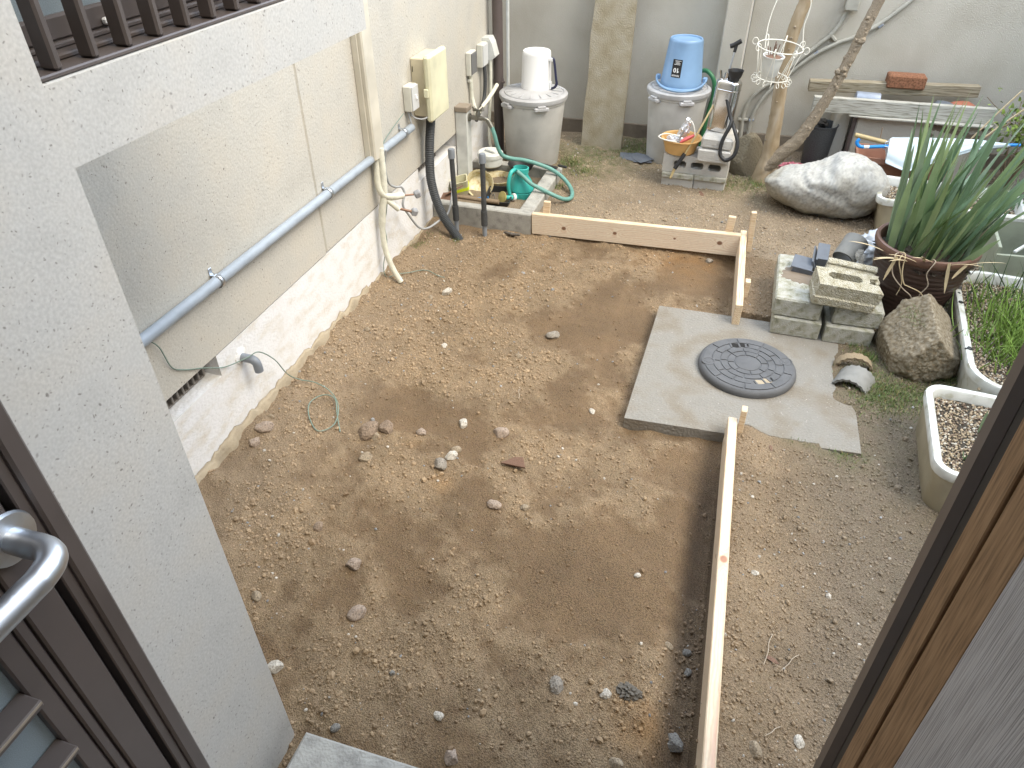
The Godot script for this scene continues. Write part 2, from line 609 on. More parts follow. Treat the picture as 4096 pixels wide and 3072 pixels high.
	M.brick = mat(lin(0.32, 0.15, 0.085), 0.95, ntex(noise(0.03, 6, 69), [[0.0, Color(0.5, 0.5, 0.45)], [0.5, Color(0.88, 0.86, 0.84)], [1.0, grey(1.0)]]), Vector3.ONE * 4.0, b_mid, 1.0)
	M.bark = mat(lin(0.43, 0.37, 0.29), 0.85, ntex(noise(0.008, 5, 70), [[0.0, Color(0.76, 0.69, 0.58)], [0.4, Color(0.87, 0.83, 0.75)], [0.7, Color(0.95, 0.92, 0.87)], [1.0, grey(1.0)]]), Vector3(3, 0.9, 3), b_mid, 0.5)
	M.bark_rough = mat(lin(0.36, 0.295, 0.215), 0.9, t_grain, Vector3(6, 4, 6), bump(noise(0.04, 5, 71), 20.0), 1.5)
	M.bark_dark = mat(lin(0.13, 0.11, 0.09), 0.95, t_grain, Vector3(4, 2, 4), bump(noise(0.04, 5, 72), 20.0), 1.5)
	M.wire = mat(lin(0.78, 0.76, 0.68), 0.5)
	M.conduit = mat(lin(0.40, 0.39, 0.34), 0.55, t_soft, Vector3.ONE * 3.0)
	M.striped = mat(lin(0.60, 0.59, 0.54), 0.85, ntex(noise(0.014, 6, 73), [[0.0, Color(0.62, 0.64, 0.65)], [0.36, Color(0.8, 0.8, 0.77)], [0.46, Color(0.97, 0.97, 0.95)], [0.54, Color(0.8, 0.81, 0.81)], [0.7, grey(0.98)], [1.0, Color(0.86, 0.83, 0.72)]], 1024), Vector3(0.7, 3.4, 3.0), bump(noise(0.025, 6, 74), 8.0), 0.6)
	M.banded = StandardMaterial3D.new()
	M.banded.vertex_color_use_as_albedo = true
	M.banded.roughness = 0.85
	M.banded.uv1_triplanar = true
	M.banded.uv1_scale = Vector3.ONE * 1.6
	M.banded.albedo_texture = t_grain
	M.banded.normal_enabled = true
	M.banded.normal_texture = b_mid
	M.banded.normal_scale = 0.15
	M.granite = mat(lin(0.34, 0.305, 0.245), 0.95, ntex(noise(0.05, 6, 75), [[0.0, Color(0.55, 0.48, 0.38)], [0.45, Color(0.82, 0.79, 0.73)], [1.0, grey(1.0)]]), Vector3.ONE * 2.2, bump(noise(0.06, 5, 76), 10.0), 1.0)
	M.boulder = mat(lin(0.235, 0.20, 0.145), 0.95, speck_image(Color(0.9, 0.9, 0.88), Color(0.3, 0.28, 0.24), 700, 25, 2.6, 0.0, 512), Vector3.ONE * 2.2, bump(noise(0.06, 5, 77), 14.0), 1.4)
	M.terracotta = mat(lin(0.33, 0.165, 0.11), 0.8, t_soft, Vector3.ONE * 2.0)
	M.umbrella = mat(lin(0.58, 0.67, 0.71), 0.45, null, Vector3.ONE, bump(noise(0.02, 3, 78), 4.0, 256), 0.6)
	M.handle_blue = mat(lin(0.015, 0.24, 0.68), 0.3)
	M.bamboo = mat(lin(0.50, 0.39, 0.20), 0.5, t_soft, Vector3.ONE * 5.0)
	M.planter = mat(lin(0.70, 0.71, 0.67), 0.5, ntex(noise(0.012, 6, 79), [[0.0, Color(0.7, 0.68, 0.58)], [0.4, grey(0.92)], [1.0, grey(1.0)]]), Vector3.ONE * 2.0, b_fine, 0.3)
	M.planter_tan = mat(lin(0.43, 0.385, 0.28), 0.6, t_soft, Vector3.ONE * 2.0, b_fine, 0.3)
	M.planter_green = mat(lin(0.34, 0.37, 0.28), 0.55, t_soft, Vector3.ONE * 2.0)
	M.glaze = mat(lin(0.072, 0.043, 0.034), 0.38, t_soft, Vector3(1.5, 6, 1.5), bump(noise(0.03, 4, 80), 5.0, 256), 0.6)
	M.glaze_rim = mat(lin(0.16, 0.085, 0.06), 0.4, t_soft, Vector3.ONE * 4.0)
	M.potsoil = mat(lin(0.13, 0.105, 0.075), 0.95, ntex(noise(0.25, 3, 81), [[0.0, grey(0.3)], [0.5, grey(0.75)], [1.0, grey(1.0)]]), Vector3.ONE * 3.0, bump(noise(0.2, 3, 82), 20.0), 1.5)
	M.bag = mat(lin(0.56, 0.60, 0.65), 0.35, null, Vector3.ONE, bump(noise(0.015, 4, 83), 12.0, 256), 1.0)
	M.cloth_pink = mat(lin(0.50, 0.17, 0.22), 0.9)
	M.slate = mat(lin(0.13, 0.145, 0.17), 0.55, t_soft, Vector3.ONE * 4.0)
	M.clay_grey = mat(lin(0.25, 0.245, 0.225), 0.7, t_soft, Vector3.ONE * 5.0, b_fine, 0.7)
	M.clay_rim = mat(lin(0.36, 0.28, 0.18), 0.9, t_grain, Vector3.ONE * 6.0, b_mid, 0.8)
	M.wire_green = mat(lin(0.18, 0.25, 0.21), 0.5)
	M.cable_grey = mat(lin(0.36, 0.37, 0.38), 0.5)
	M.insul = mat(lin(0.74, 0.73, 0.62), 0.65, t_soft, Vector3.ONE * 6.0, bump(noise(0.1, 3, 84), 6.0, 256), 0.8)
	M.tape_grey = mat(lin(0.30, 0.31, 0.33), 0.5)
	M.bare_copper = mat(lin(0.25, 0.15, 0.10), 0.5, null, Vector3.ONE, null, 1.0, 0.6)
	var wood := ntex(noise(0.03, 5, 85), [[0.0, Color(0.55, 0.5, 0.42)], [0.45, Color(0.85, 0.82, 0.78)], [1.0, grey(1.0)]])
	M.jamb = mat(lin(0.30, 0.185, 0.095), 0.6, wood, Vector3(9, 0.5, 9))
	M.jamb_grey = mat(lin(0.48, 0.46, 0.45), 0.7, ntex(noise(0.04, 5, 86), [[0.0, grey(0.6)], [0.4, grey(0.82)], [0.6, grey(0.92)], [1.0, grey(1.0)]]), Vector3(20, 0.3, 20), bump(noise(0.06, 4, 87), 5.0), 0.5)
	M.dry = mat(lin(0.52, 0.42, 0.26), 0.8)
	M.root = mat(lin(0.42, 0.35, 0.27), 0.9)
	for k in 4:
		var c: Color = [lin(0.20, 0.29, 0.14), lin(0.165, 0.255, 0.15), lin(0.26, 0.34, 0.17), lin(0.31, 0.39, 0.28)][k]
		var m := mat(c, 0.4, ntex(noise(0.03, 3, 90), [[0.0, grey(0.8)], [1.0, grey(1.0)]], 128) if k == 0 else M.leaf0.albedo_texture, Vector3(30, 1.0, 30))
		m.backlight_enabled = true
		m.backlight = Color(c.r * 0.6, c.g * 0.7, c.b * 0.3)
		M["leaf%d" % k] = m
	var gm := StandardMaterial3D.new()
	gm.vertex_color_use_as_albedo = true
	gm.roughness = 0.7
	M.vcol = gm
	var so := StandardMaterial3D.new()
	so.vertex_color_use_as_albedo = true
	so.roughness = 0.97
	so.uv1_triplanar = true
	so.uv1_scale = Vector3.ONE * 1.3
	so.albedo_texture = ntex(noise(0.1, 6, 91), [[0.0, grey(0.5)], [0.42, grey(0.85)], [0.62, grey(0.95)], [1.0, grey(1.0)]], 1024)
	so.normal_enabled = true
	so.normal_texture = bump(noise(0.14, 5, 92), 14.0, 1024)
	so.normal_scale = 0.4
	M.soil = so

# ---------------------------------------------------------------- ground
var gpos := PackedVector3Array()
var gcol := PackedColorArray()
var gcr := PackedFloat32Array()
var gx0 := 6
var gz0 := 7
var gst := 0.01
var gW := 1

# nearest point of the ground's grid
func gat(x: float, z: float) -> int:
	return (gz0 + int(round((-0.3 - maxf(z, -4.98)) / gst))) * gW + gx0 + int(round((clampf(x, -1.52, 1.74) + 1.52) / gst))

func blob(x: float, z: float, cx: float, cz: float, r: float) -> float:
	return exp(-((x - cx) * (x - cx) + (z - cz) * (z - cz)) / (r * r))

# 0 in the dug-out bed, 1 in the yard round it
func outside(x: float, z: float) -> float:
	var e_side := smoothstep(0.178, 0.204, x)
	var e_mid := smoothstep(0.142, 0.175, x) if z < -2.85 else 0.0
	var e := e_side
	if z < -2.06 and z > -2.85:
		e = smoothstep(-0.1, 0.55, x) * 0.0 + smoothstep(0.40, 0.62, x)
	if z <= -2.85:
		e = e_mid
	return maxf(e, smoothstep(-3.445, -3.472, z))

func crumb(x: float, z: float) -> float:
	var k := 0.5 + 0.9 * n_patch.get_noise_2d(x, z) + 0.35 * n_mid.get_noise_2d(x, z)
	for b: Array in [[-1.25, -2.2, 0.36, 0.7], [-0.57, -2.36, 0.26, 0.5], [-1.25, -2.75, 0.4, 0.55], [-0.52, -1.75, 0.2, 0.4], [-0.85, -1.0, 0.3, 0.2], [0.3, -1.4, 0.14, 0.4], [-0.25, -2.1, 0.12, 0.3], [-0.6, -3.2, 0.3, 0.35]]:
		k += b[3] * blob(x, z, b[0], b[1], b[2])
	for b: Array in [[-0.45, -2.62, 0.22, 0.7], [-0.85, -2.28, 0.14, 0.7], [-0.97, -2.98, 0.15, 0.6], [-0.3, -2.75, 0.2, 0.4], [-0.36, -2.02, 0.24, 0.55], [-0.72, -1.8, 0.2, 0.3], [-1.05, -1.93, 0.16, 0.6], [0.02, -1.5, 0.3, 0.45], [-0.16, -1.3, 0.3, 0.4], [-0.1, -3.2, 0.25, 0.3]]:
		k -= b[3] * blob(x, z, b[0], b[1], b[2])
	k = (k - 0.5) * 1.25 + 0.5
	return clampf(k, 0.0, 1.0)

func gh(x: float, z: float, c := -1.0) -> float:
	var o := outside(x, z)
	var h := 0.008 * n_big.get_noise_2d(x * 1.6, z * 1.6) + 0.009 * n_mid.get_noise_2d(x, z)
	if c < 0.0:
		c = crumb(x, z)
	h += c * (0.008 + 0.007 * n_fine.get_noise_2d(x * 45.0, z * 45.0) + 0.006 * n_fine.get_noise_2d(x * 16.0, z * 16.0)) + 0.0022 * n_fine.get_noise_2d(x * 110.0, z * 110.0)
	# looser earth against the plinth, a trench along the form board
	h += 0.02 * smoothstep(-1.36, -1.5, x) * (1.0 + n_mid.get_noise_2d(x, z))
	h -= 0.07 * smoothstep(0.05, 0.165, x) * (1.0 - o) * (smoothstep(-2.05, -1.6, z) if z > -2.05 else 0.2)
	var yard := 0.058
	if z > -2.1:
		yard = 0.05 + 0.03 * exp(-pow((x - 0.24) / 0.06, 2.0)) + 0.006 * n_mid.get_noise_2d(x * 2.0, z * 2.0)
	if x > 0.5 and z < -2.04 and z > -2.9:
		yard = 0.052 - 0.022 * smoothstep(0.75, 0.62, x) * smoothstep(-2.36, -2.28, z)
	h = h * (1.0 - 0.25 * o) + yard * o
	# soft edge of the dug bed under the slab
	return h

func soil_color(x: float, z: float, c := -1.0) -> Color:
	var o := outside(x, z)
	if c < 0.0:
		c = crumb(x, z)
	var damp := Vector3(0.195, 0.128, 0.070)
	var dry := Vector3(0.29, 0.207, 0.124)
	c += 0.34 * n_fine.get_noise_2d(x * 13.0 + 40.0, z * 13.0) + 0.28 * n_fine.get_noise_2d(x * 55.0, z * 55.0)
	var v := damp.lerp(dry, smoothstep(0.15, 0.7, c))
	v *= 1.0 + 0.22 * n_patch.get_noise_2d(x * 2.2 + 9.0, z * 2.2) + 0.1 * n_fine.get_noise_2d(x * 30.0, z * 30.0)
	# shade of the form board painted into the trench soil, which is also damp
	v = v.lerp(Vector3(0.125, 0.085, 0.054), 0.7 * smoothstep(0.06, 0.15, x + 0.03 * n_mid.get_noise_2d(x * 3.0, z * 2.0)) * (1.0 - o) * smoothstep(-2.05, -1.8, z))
	# paler towards the house wall and plinth
	v = v.lerp(Vector3(0.33, 0.25, 0.168), 0.55 * smoothstep(-0.95, -1.45, x))
	if o > 0.01:
		var far := Vector3(0.31, 0.245, 0.17) if z < -3.4 else Vector3(0.255, 0.187, 0.118)
		far *= 1.0 + 0.35 * n_patch.get_noise_2d(x * 1.4, z * 1.4)
		if z > -3.4:
			far = far.lerp(Vector3(0.16, 0.135, 0.105), smoothstep(0.3, 0.6, x) * 0.7)
		v = v.lerp(far, o * 0.85)
	for b: Array in [[-0.05, -3.34, 0.16, 0.55], [0.04, -0.92, 0.06, 0.8], [-0.25, -3.36, 0.12, 0.3], [-0.72, -1.55, 0.04, 0.5], [-0.9, -1.72, 0.03, 0.4]]:
		var k: float = b[3] * blob(x, z, b[0], b[1], b[2]) * (0.7 + 0.6 * n_mid.get_noise_2d(x * 2.0, z * 2.0))
		v = v.lerp(Vector3(0.33, 0.175, 0.06), clampf(k, 0.0, 0.8))
	for b: Array in [[-0.8, -4.4, 0.3, 0.6], [0.74, -2.44, 0.16, 0.7], [0.43, -2.13, 0.09, 0.6], [0.58, -2.06, 0.09, 0.6], [-0.6, -4.85, 0.3, 0.8], [-0.95, -4.6, 0.2, 0.6], [0.1, -4.35, 0.25, 0.5], [0.95, -2.75, 0.25, 0.6], [1.2, -2.0, 0.5, 0.3]]:
		var k: float = b[3] * blob(x, z, b[0], b[1], b[2]) * (0.6 + 0.9 * n_mid.get_noise_2d(x * 3.0, z * 3.0))
		v = v.lerp(Vector3(0.10, 0.115, 0.045), clampf(k, 0.0, 0.8))
	return Color(v.x, v.y, v.z)

func ground() -> void:
	var xs := PackedFloat32Array([-40, -15, -6, -3, -1.9, -1.6])
	var zs := PackedFloat32Array([40, 15, 6, 3, 1.2, 0.6, 0.1])
	var st := 0.0115
	var x := -1.52
	while x < 1.75:
		xs.append(x)
		x += st
	for i in 13:
		xs.append(1.78 + i * 0.055)
	xs.append_array(PackedFloat32Array([4, 8, 16, 40]))
	var z := -0.3
	while z > -5.0:
		zs.append(z)
		z -= st
	zs.append_array(PackedFloat32Array([-5.2, -6, -9, -16, -40]))
	gx0 = xs.find(-1.52) if xs.has(-1.52) else 6
	gz0 = 7
	gst = st
	var W := xs.size()
	gW = W
	var H := zs.size()
	var pos := PackedVector3Array()
	var nor := PackedVector3Array()
	var col := PackedColorArray()
	pos.resize(W * H)
	nor.resize(W * H)
	col.resize(W * H)
	gcr.resize(W * H)
	for j in H:
		for i in W:
			var inside := absf(xs[i]) < 2.5 and zs[j] < 0.7 and zs[j] > -5.5
			var c := crumb(xs[i], zs[j]) if inside else 0.0
			gcr[j * W + i] = c
			pos[j * W + i] = Vector3(xs[i], gh(xs[i], zs[j], c) if inside else 0.05, zs[j])
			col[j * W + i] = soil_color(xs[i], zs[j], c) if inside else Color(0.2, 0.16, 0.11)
	for j in H:
		for i in W:
			var a := pos[j * W + maxi(i - 1, 0)]
			var b := pos[j * W + mini(i + 1, W - 1)]
			var c := pos[maxi(j - 1, 0) * W + i]
			var d := pos[mini(j + 1, H - 1) * W + i]
			nor[j * W + i] = (b - a).cross(d - c).normalized() * (1.0 if (b - a).cross(d - c).y > 0.0 else -1.0)
	var idx := PackedInt32Array()
	idx.resize((W - 1) * (H - 1) * 6)
	var k := 0
	for j in H - 1:
		for i in W - 1:
			var a := j * W + i
			for q: int in [a, a + W, a + 1, a + 1, a + W, a + W + 1]:
				idx[k] = q
				k += 1
	var arr := []
	arr.resize(Mesh.ARRAY_MAX)
	arr[Mesh.ARRAY_VERTEX] = pos
	arr[Mesh.ARRAY_NORMAL] = nor
	arr[Mesh.ARRAY_COLOR] = col
	arr[Mesh.ARRAY_INDEX] = idx
	var am := ArrayMesh.new()
	am.add_surface_from_arrays(Mesh.PRIMITIVE_TRIANGLES, arr)
	gpos = pos
	gcol = col
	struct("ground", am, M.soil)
	gravel()
	weeds()

func covered(x: float, z: float) -> bool:
	if x > -0.2 and x < 0.6 and z < -2.0 and z > -2.84:
		return true
	if x < -0.93 and z < -3.43 and z > -4.14:
		return true
	return x < -1.49 or z < -4.93

func gravel() -> void:
	var s := S(true)
	stone(s, Vector3.ZERO, Vector3.ONE, 5, 0, 4, 0.3)
	s.generate_normals()
	var mesh := s.commit()
	var r := RandomNumberGenerator.new()
	r.seed = 99
	var tf := []
	var cc := []
	var tries := 0
	while tf.size() < 95000 and tries < 700000:
		tries += 1
		var x := r.randf_range(-1.5, 1.6)
		var z := -0.35 - 4.6 * r.randf()
		if covered(x, z):
			continue
		var o := outside(x, z)
		var at := gat(x, z)
		var c := gcr[at]
		var want := lerpf(0.05 + 0.95 * c * c, 0.5, o)
		if z > -2.0 and x > 0.2:
			want = 0.75
		if r.randf() > want:
			continue
		var rad := 0.0014 + 0.0044 * pow(r.randf(), 3.0)
		if r.randf() < 0.02 + 0.03 * c * (1.0 - o):
			rad += 0.006 * r.randf()
		if z < -3.45:
			rad *= 1.15
		var sc := Vector3(rad * r.randf_range(0.8, 1.35), rad * r.randf_range(0.6, 1.0), rad * r.randf_range(0.8, 1.35))
		var b := Basis.from_euler(Vector3(r.randf() * 0.8, r.randf() * TAU, r.randf() * 0.8)).scaled_local(sc)
		tf.append(Transform3D(b, Vector3(x, gpos[at].y + rad * 0.2, z)))
		var v := gcol[at]
		var kk := r.randf_range(0.88, 1.2)
		var col := Color(v.r * kk, v.g * kk, v.b * kk)
		var q := r.randf()
		if q < 0.012:
			col = Color(0.5, 0.46, 0.4) * r.randf_range(0.7, 1.1)
		elif q < 0.03:
			col = Color(0.22, 0.22, 0.22) * r.randf_range(0.7, 1.5)
		cc.append(col)
	var mm := MultiMesh.new()
	mm.transform_format = MultiMesh.TRANSFORM_3D
	mm.use_colors = true
	mm.mesh = mesh
	mm.instance_count = tf.size()
	for i in tf.size():
		mm.set_instance_transform(i, tf[i])
		mm.set_instance_color(i, cc[i])
	multi(self, "gravel", mm, M.vcol)
	tag(get_node("gravel"), "crumbs of earth and fine gravel scattered over the soil", "gravel")

func multi(parent: Node3D, called: String, mm: MultiMesh, m: Material) -> MultiMeshInstance3D:
	var mi := MultiMeshInstance3D.new()
	mi.name = nm(parent, called)
	mi.multimesh = mm
	mi.material_override = m
	parent.add_child(mi, true)
	mi.set_meta("kind", "stuff")
	return mi

func blades(tf: Array, cc: Array) -> MultiMesh:
	# one grass blade of unit height, bending along z
	var s := S()
	var prev := []
	for i in 5:
		var t := i / 4.0
		var w := 0.5 * (1.0 - t * t)
		var p := Vector3(0, t - 0.18 * t * t, 0.45 * t * t)
		var ring := [p - Vector3(w, 0, 0), p + Vector3(w, 0, 0)]
		if i > 0:
			quad(s, prev[0], prev[1], ring[1], ring[0], Vector3.BACK)
		prev = ring
	s.generate_normals()
	var mm := MultiMesh.new()
	mm.transform_format = MultiMesh.TRANSFORM_3D
	mm.use_colors = true
	mm.mesh = s.commit()
	mm.instance_count = tf.size()
	for i in tf.size():
		mm.set_instance_transform(i, tf[i])
		mm.set_instance_color(i, cc[i])
	return mm

func weeds() -> void:
	var r := RandomNumberGenerator.new()
	r.seed = 17
	var tf := []
	var cc := []
	for b: Array in [[0.74, -2.44, 0.12, 2400, 0.022], [0.43, -2.13, 0.06, 420, 0.016], [0.58, -2.06, 0.06, 420, 0.016], [0.90, -2.44, 0.10, 700, 0.022], [1.0, -2.62, 0.07, 900, 0.04], [0.70, -2.66, 0.04, 500, 0.025], [-0.82, -4.25, 0.09, 420, 0.03], [-0.93, -4.36, 0.06, 300, 0.045], [-0.75, -4.55, 0.16, 500, 0.02], [-0.58, -4.72, 0.12, 500, 0.03], [-0.5, -4.85, 0.15, 400, 0.03], [0.1, -4.3, 0.13, 600, 0.025], [0.22, -4.32, 0.06, 300, 0.04], [-0.93, -3.98, 0.035, 200, 0.03], [-1.47, -3.1, 0.05, 120, 0.014], [-1.46, -3.2, 0.08, 200, 0.014], [1.0, -2.45, 0.15, 400, 0.02], [-1.3, -3.25, 0.03, 60, 0.03], [0.66, -2.73, 0.05, 160, 0.025]]:
		for i in int(b[3]):
			var x: float = b[0] + r.randfn() * b[2] * 0.6
			var z: float = b[1] + r.randfn() * b[2] * 0.6
			var h: float = b[4] * r.randf_range(0.4, 1.3)
			var w := 0.0022 * r.randf_range(0.6, 1.4)
			var bs := Basis.from_euler(Vector3(r.randfn() * 0.5, r.randf() * TAU, r.randfn() * 0.4)).scaled_local(Vector3(w, h, h))
			tf.append(Transform3D(bs, Vector3(x, gpos[gat(x, z)].y - 0.002, z)))
			var k := r.randf_range(0.6, 1.3)
			cc.append(Color(0.12, 0.18, 0.05) * k if r.randf() < 0.75 else Color(0.27, 0.23, 0.10) * k)
	var o := multi(self, "grass", blades(tf, cc), M.vcol)
	tag(o, "short grass and moss growing in tufts on the bare soil", "grass")

# ---------------------------------------------------------------- house on the left and behind
func house() -> void:
	var h := thing("house", "beige stuccoed house with white foundation, barred window and dark screen door", "house", Vector3(-1.5, 0, -2.4))
	var s := S(true)
	bb(s, Vector3(-1.75, 0.366, -0.66), Vector3(-1.5, 5.2, -2.3085), 0.003)
	pw(h, "wall_panel", s, M.stucco)
	s = S(true)
	bb(s, Vector3(-1.75, 0.366, -2.3145), Vector3(-1.5, 5.2, -4.465), 0.006)
	pw(h, "wall_panel", s, M.stucco)
	s = S(true)
	bb(s, Vector3(-1.74, 0.37, -2.30), Vector3(-1.506, 5.2, -2.32), 0.0)
	pw(h, "expansion_joint", s, M.mortar)
	s = S(true)
	bb(s, Vector3(-3.0, 0.0, 3.0), Vector3(-1.752, 5.2, -4.46), 0.0)
	pw(h, "house_body", s, M.stucco)
	# white foundation with notches for the vents
	s = S(true)
	var t := Transform3D(Basis(Vector3(0, 0, 1), Vector3(1, 0, 0), Vector3(0, 1, 0)), Vector3.ZERO)   # local x -> z, local z -> y, local y -> x
	prism(s, poly([-0.5, -0.3, -0.5, 0.362, -1.12, 0.362, -1.12, 0.281, -1.556, 0.281, -1.556, 0.362, -3.281, 0.362, -3.281, 0.292, -3.84, 0.292, -3.84, 0.362, -4.46, 0.362, -4.46, -0.3]), -1.75, -1.504, 0.0, t)
	var fd := pw(h, "foundation", s, M.plinth)
	# rough mortar left along its foot
	var rings := []
	for i in 190:
		var z := -0.62 - i * 0.0153
		var a := 0.5 + 0.5 * n_mid.get_noise_2d(z * 1.3, 3.0)
		var d := 0.006 + 0.03 * a * a + 0.004 * n_fine.get_noise_2d(z * 60.0, 2.0)
		var y := 0.045 + 0.03 * n_mid.get_noise_2d(z * 2.0, 8.0)
		if z < -2.6:
			d *= 0.4
			y *= 0.6
		rings.append(PackedVector3Array([Vector3(-1.502, -0.05, z), Vector3(-1.502, y + 0.012, z), Vector3(-1.5 + d * 0.5, y, z), Vector3(-1.5 + d, y * 0.3, z), Vector3(-1.5 + d * 1.15, -0.05, z)]))
	s = S()
	loft(s, rings, false, false, false)
	pw(fd, "mortar_footing", s, M.mortar)
	for v: Array in [[-1.13, -1.535, 0.283], [-3.3, -3.64, 0.294]]:
		s = S(true)
		bb(s, Vector3(-1.60, v[2], v[0]), Vector3(-1.585, 0.364, v[1]), 0.0)
		var g := pw(h, "vent_grille", s, M.dark)
		s = S(true)
		bb(s, Vector3(-1.585, v[2] + 0.001, v[0]), Vector3(-1.555, v[2] + 0.008, v[1]), 0.001)
		bb(s, Vector3(-1.585, 0.355, v[0]), Vector3(-1.555, 0.363, v[1]), 0.001)
		pw(g, "grille_frame", s, M.grille)
		var n := int((v[0] - v[1]) / 0.027)
		for i in n + 1:
			s = S(true)
			var z: float = v[0] - 0.003 - i * (v[0] - v[1] - 0.006) / n
			box(s, Vector3(-1.566, v[2] + 0.038, z), Vector3(0.03, 0.062, 0.009), 0.002)
			pw(g, "grille_bar", s, M.grille)
	# pier and window ledge, one stuccoed body
	s = S(true)
	prism(s, poly([-0.437, 0.0, -0.437, 5.2, -0.65, 5.2, -0.65, 1.52, -1.442, 1.52, -1.442, 1.425, -0.65, 1.425, -0.65, 0.0]), -1.499, -0.75, 0.004, t)
	pw(h, "pier_and_ledge", s, M.stucco_pier)
	# barred window above the ledge
	s = S(true)
	bb(s, Vector3(-1.05, 1.521, -0.651), Vector3(-0.757, 1.527, -1.442), 0.002)
	bb(s, Vector3(-0.84, 1.527, -0.651), Vector3(-0.792, 1.534, -1.442), 0.002)
	bb(s, Vector3(-0.84, 1.534, -0.651), Vector3(-0.812, 1.541, -1.442), 0.002)
	var w := pw(h, "window_frame", s, M.bronze)
	s = S(true)
	bb(s, Vector3(-0.835, 1.541, -0.655), Vector3(-0.819, 1.569, -1.44), 0.003)
	bb(s, Vector3(-0.835, 1.569, -0.905), Vector3(-0.819, 2.7, -0.935), 0.003)
	pw(h, "window_sash", s, M.bronze)
	s = S(true)
	bb(s, Vector3(-0.830, 1.569, -0.655), Vector3(-0.826, 2.7, -0.905), 0.0)
	pw(h, "insect_screen", s, M.screen)
	s = S(true)
	bb(s, Vector3(-0.838, 1.569, -0.935), Vector3(-0.833, 2.7, -1.44), 0.0)
	pw(h, "window_pane", s, M.rubber)
	s = S(true)
	bb(s, Vector3(-0.819, 1.545, -0.832), Vector3(-0.810, 1.553, -0.842), 0.002)
	pw(w, "latch", s, M.white)
	for i in 13:
		s = S(true)
		var z := -0.688 - i * 0.0597
		box(s, Vector3(-0.770, 2.12, z), Vector3(0.025, 1.185, 0.012), 0.003)
		pw(h, "window_bar", s, M.bronze)
	s = S(true)
	bb(s, Vector3(-1.499, 2.72, -0.651), Vector3(-0.752, 5.2, -1.442), 0.003)
	pw(h, "wall_over_window", s, M.stucco_pier)
	# dark screen door near the camera
	s = S(true)
	bb(s, Vector3(-0.80, 0.12, -0.436), Vector3(-0.744, 2.3, -0.408), 0.004)
	bb(s, Vector3(-0.80, 0.12, -0.408), Vector3(-0.752, 2.3, -0.392), 0.002)
	pw(h, "door_jamb", s, M.bronze)
	s = S(true)
	bb(s, Vector3(-0.81, 0.12, -0.391), Vector3(-0.775, 2.3, -0.380), 0.0)
	pw(h, "door_seal", s, M.rubber)
	s = S(true)
	bb(s, Vector3(-0.79, 0.14, -0.379), Vector3(-0.75, 2.28, -0.331), 0.003)
	bb(s, Vector3(-0.79, 0.14, -0.329), Vector3(-0.754, 2.28, -0.313), 0.003)
	bb(s, Vector3(-0.79, 0.14, -0.311), Vector3(-0.757, 2.28, -0.282), 0.003)
	bb(s, Vector3(-0.79, 0.14, 0.40), Vector3(-0.75, 2.28, 0.45), 0.003)
	bb(s, Vector3(-0.79, 0.14, -0.282), Vector3(-0.757, 0.30, 0.40), 0.003)
	pw(h, "door_stile", s, M.bronze)
	s = S(true)
	bb(s, Vector3(-0.776, 0.30, -0.282), Vector3(-0.772, 2.28, 0.40), 0.0)
	pw(h, "door_screen", s, M.screen)
	for y: float in [0.46, 0.59, 0.715, 0.842, 1.35, 1.48]:
		s = S(true)
		bb(s, Vector3(-0.771, y - 0.009, -0.2815), Vector3(-0.732, y + 0.005, 0.40), 0.002)
		var bar := pw(h, "door_bar", s, M.bronze)
		s = S(true)
		bb(s, Vector3(-0.7318, y - 0.0005, -0.28), Vector3(-0.7305, y + 0.0035, 0.40), 0.0)  # lit top edge of the bar, painted as a lighter strip
		pw(bar, "painted_lit_edge", s, M.cap_brown)
	s = S(true)
	bb(s, Vector3(-0.83, -0.1, 1.5), Vector3(-0.751, 5.2, 0.46), 0.003)
	bb(s, Vector3(-0.83, 2.31, 0.459), Vector3(-0.751, 5.2, -0.436), 0.003)
	pw(h, "side_wall", s, M.stucco_pier)
	# unseen house walls and ceiling behind the camera, built to block sky light
	s = S(true)
	bb(s, Vector3(-0.75, -0.1, 1.5), Vector3(4.0, 2.86, 1.7), 0.0)
	bb(s, Vector3(0.62, -0.1, -0.25), Vector3(4.0, 2.86, -0.10), 0.0)
	pw(h, "unseen_rear_wall", s, M.stucco_pier)
	s = S(true)
	bb(s, Vector3(-0.749, 0.0, 1.499), Vector3(0.9, 0.3, -0.2), 0.003)
	pw(h, "threshold", s, M.jamb)
	s = S(true)
	bb(s, Vector3(-0.749, 2.7, 1.499), Vector3(4.0, 2.85, -0.249), 0.003)
	pw(h, "unseen_ceiling", s, M.stucco_pier)
	# grab rail on the screen door stile
	var gr := thing("grab_rail", "bent brushed metal grab rail fixed to the dark door stile", "handrail", Vector3(-0.75, 1.07, -0.36))
	s = S()
	lathe(s, [Vector2(0.0, 0.0), Vector2(0.034, 0.0), Vector2(0.036, 0.003), Vector2(0.034, 0.008), Vector2(0.018, 0.011), Vector2(0.0, 0.011)], Vector3(-0.7495, 1.072, -0.362), 28, Basis(Vector3(0, 1, 0), Vector3(1, 0, 0), Vector3(0, 0, -1)))
	pw(gr, "rosette", s, M.steel)
	s = S()
	tube(s, catmull([Vector3(-0.745, 1.072, -0.362), Vector3(-0.72, 1.072, -0.362), Vector3(-0.69, 1.072, -0.362), Vector3(-0.672, 1.072, -0.352), Vector3(-0.664, 1.072, -0.328), Vector3(-0.663, 1.072, -0.30), Vector3(-0.663, 1.072, -0.15), Vector3(-0.663, 1.072, 0.3)], 8), 0.0168, 20)
	pw(gr, "rail", s, M.steel)
	# stone step at the bottom edge of the view
	s = S(true)
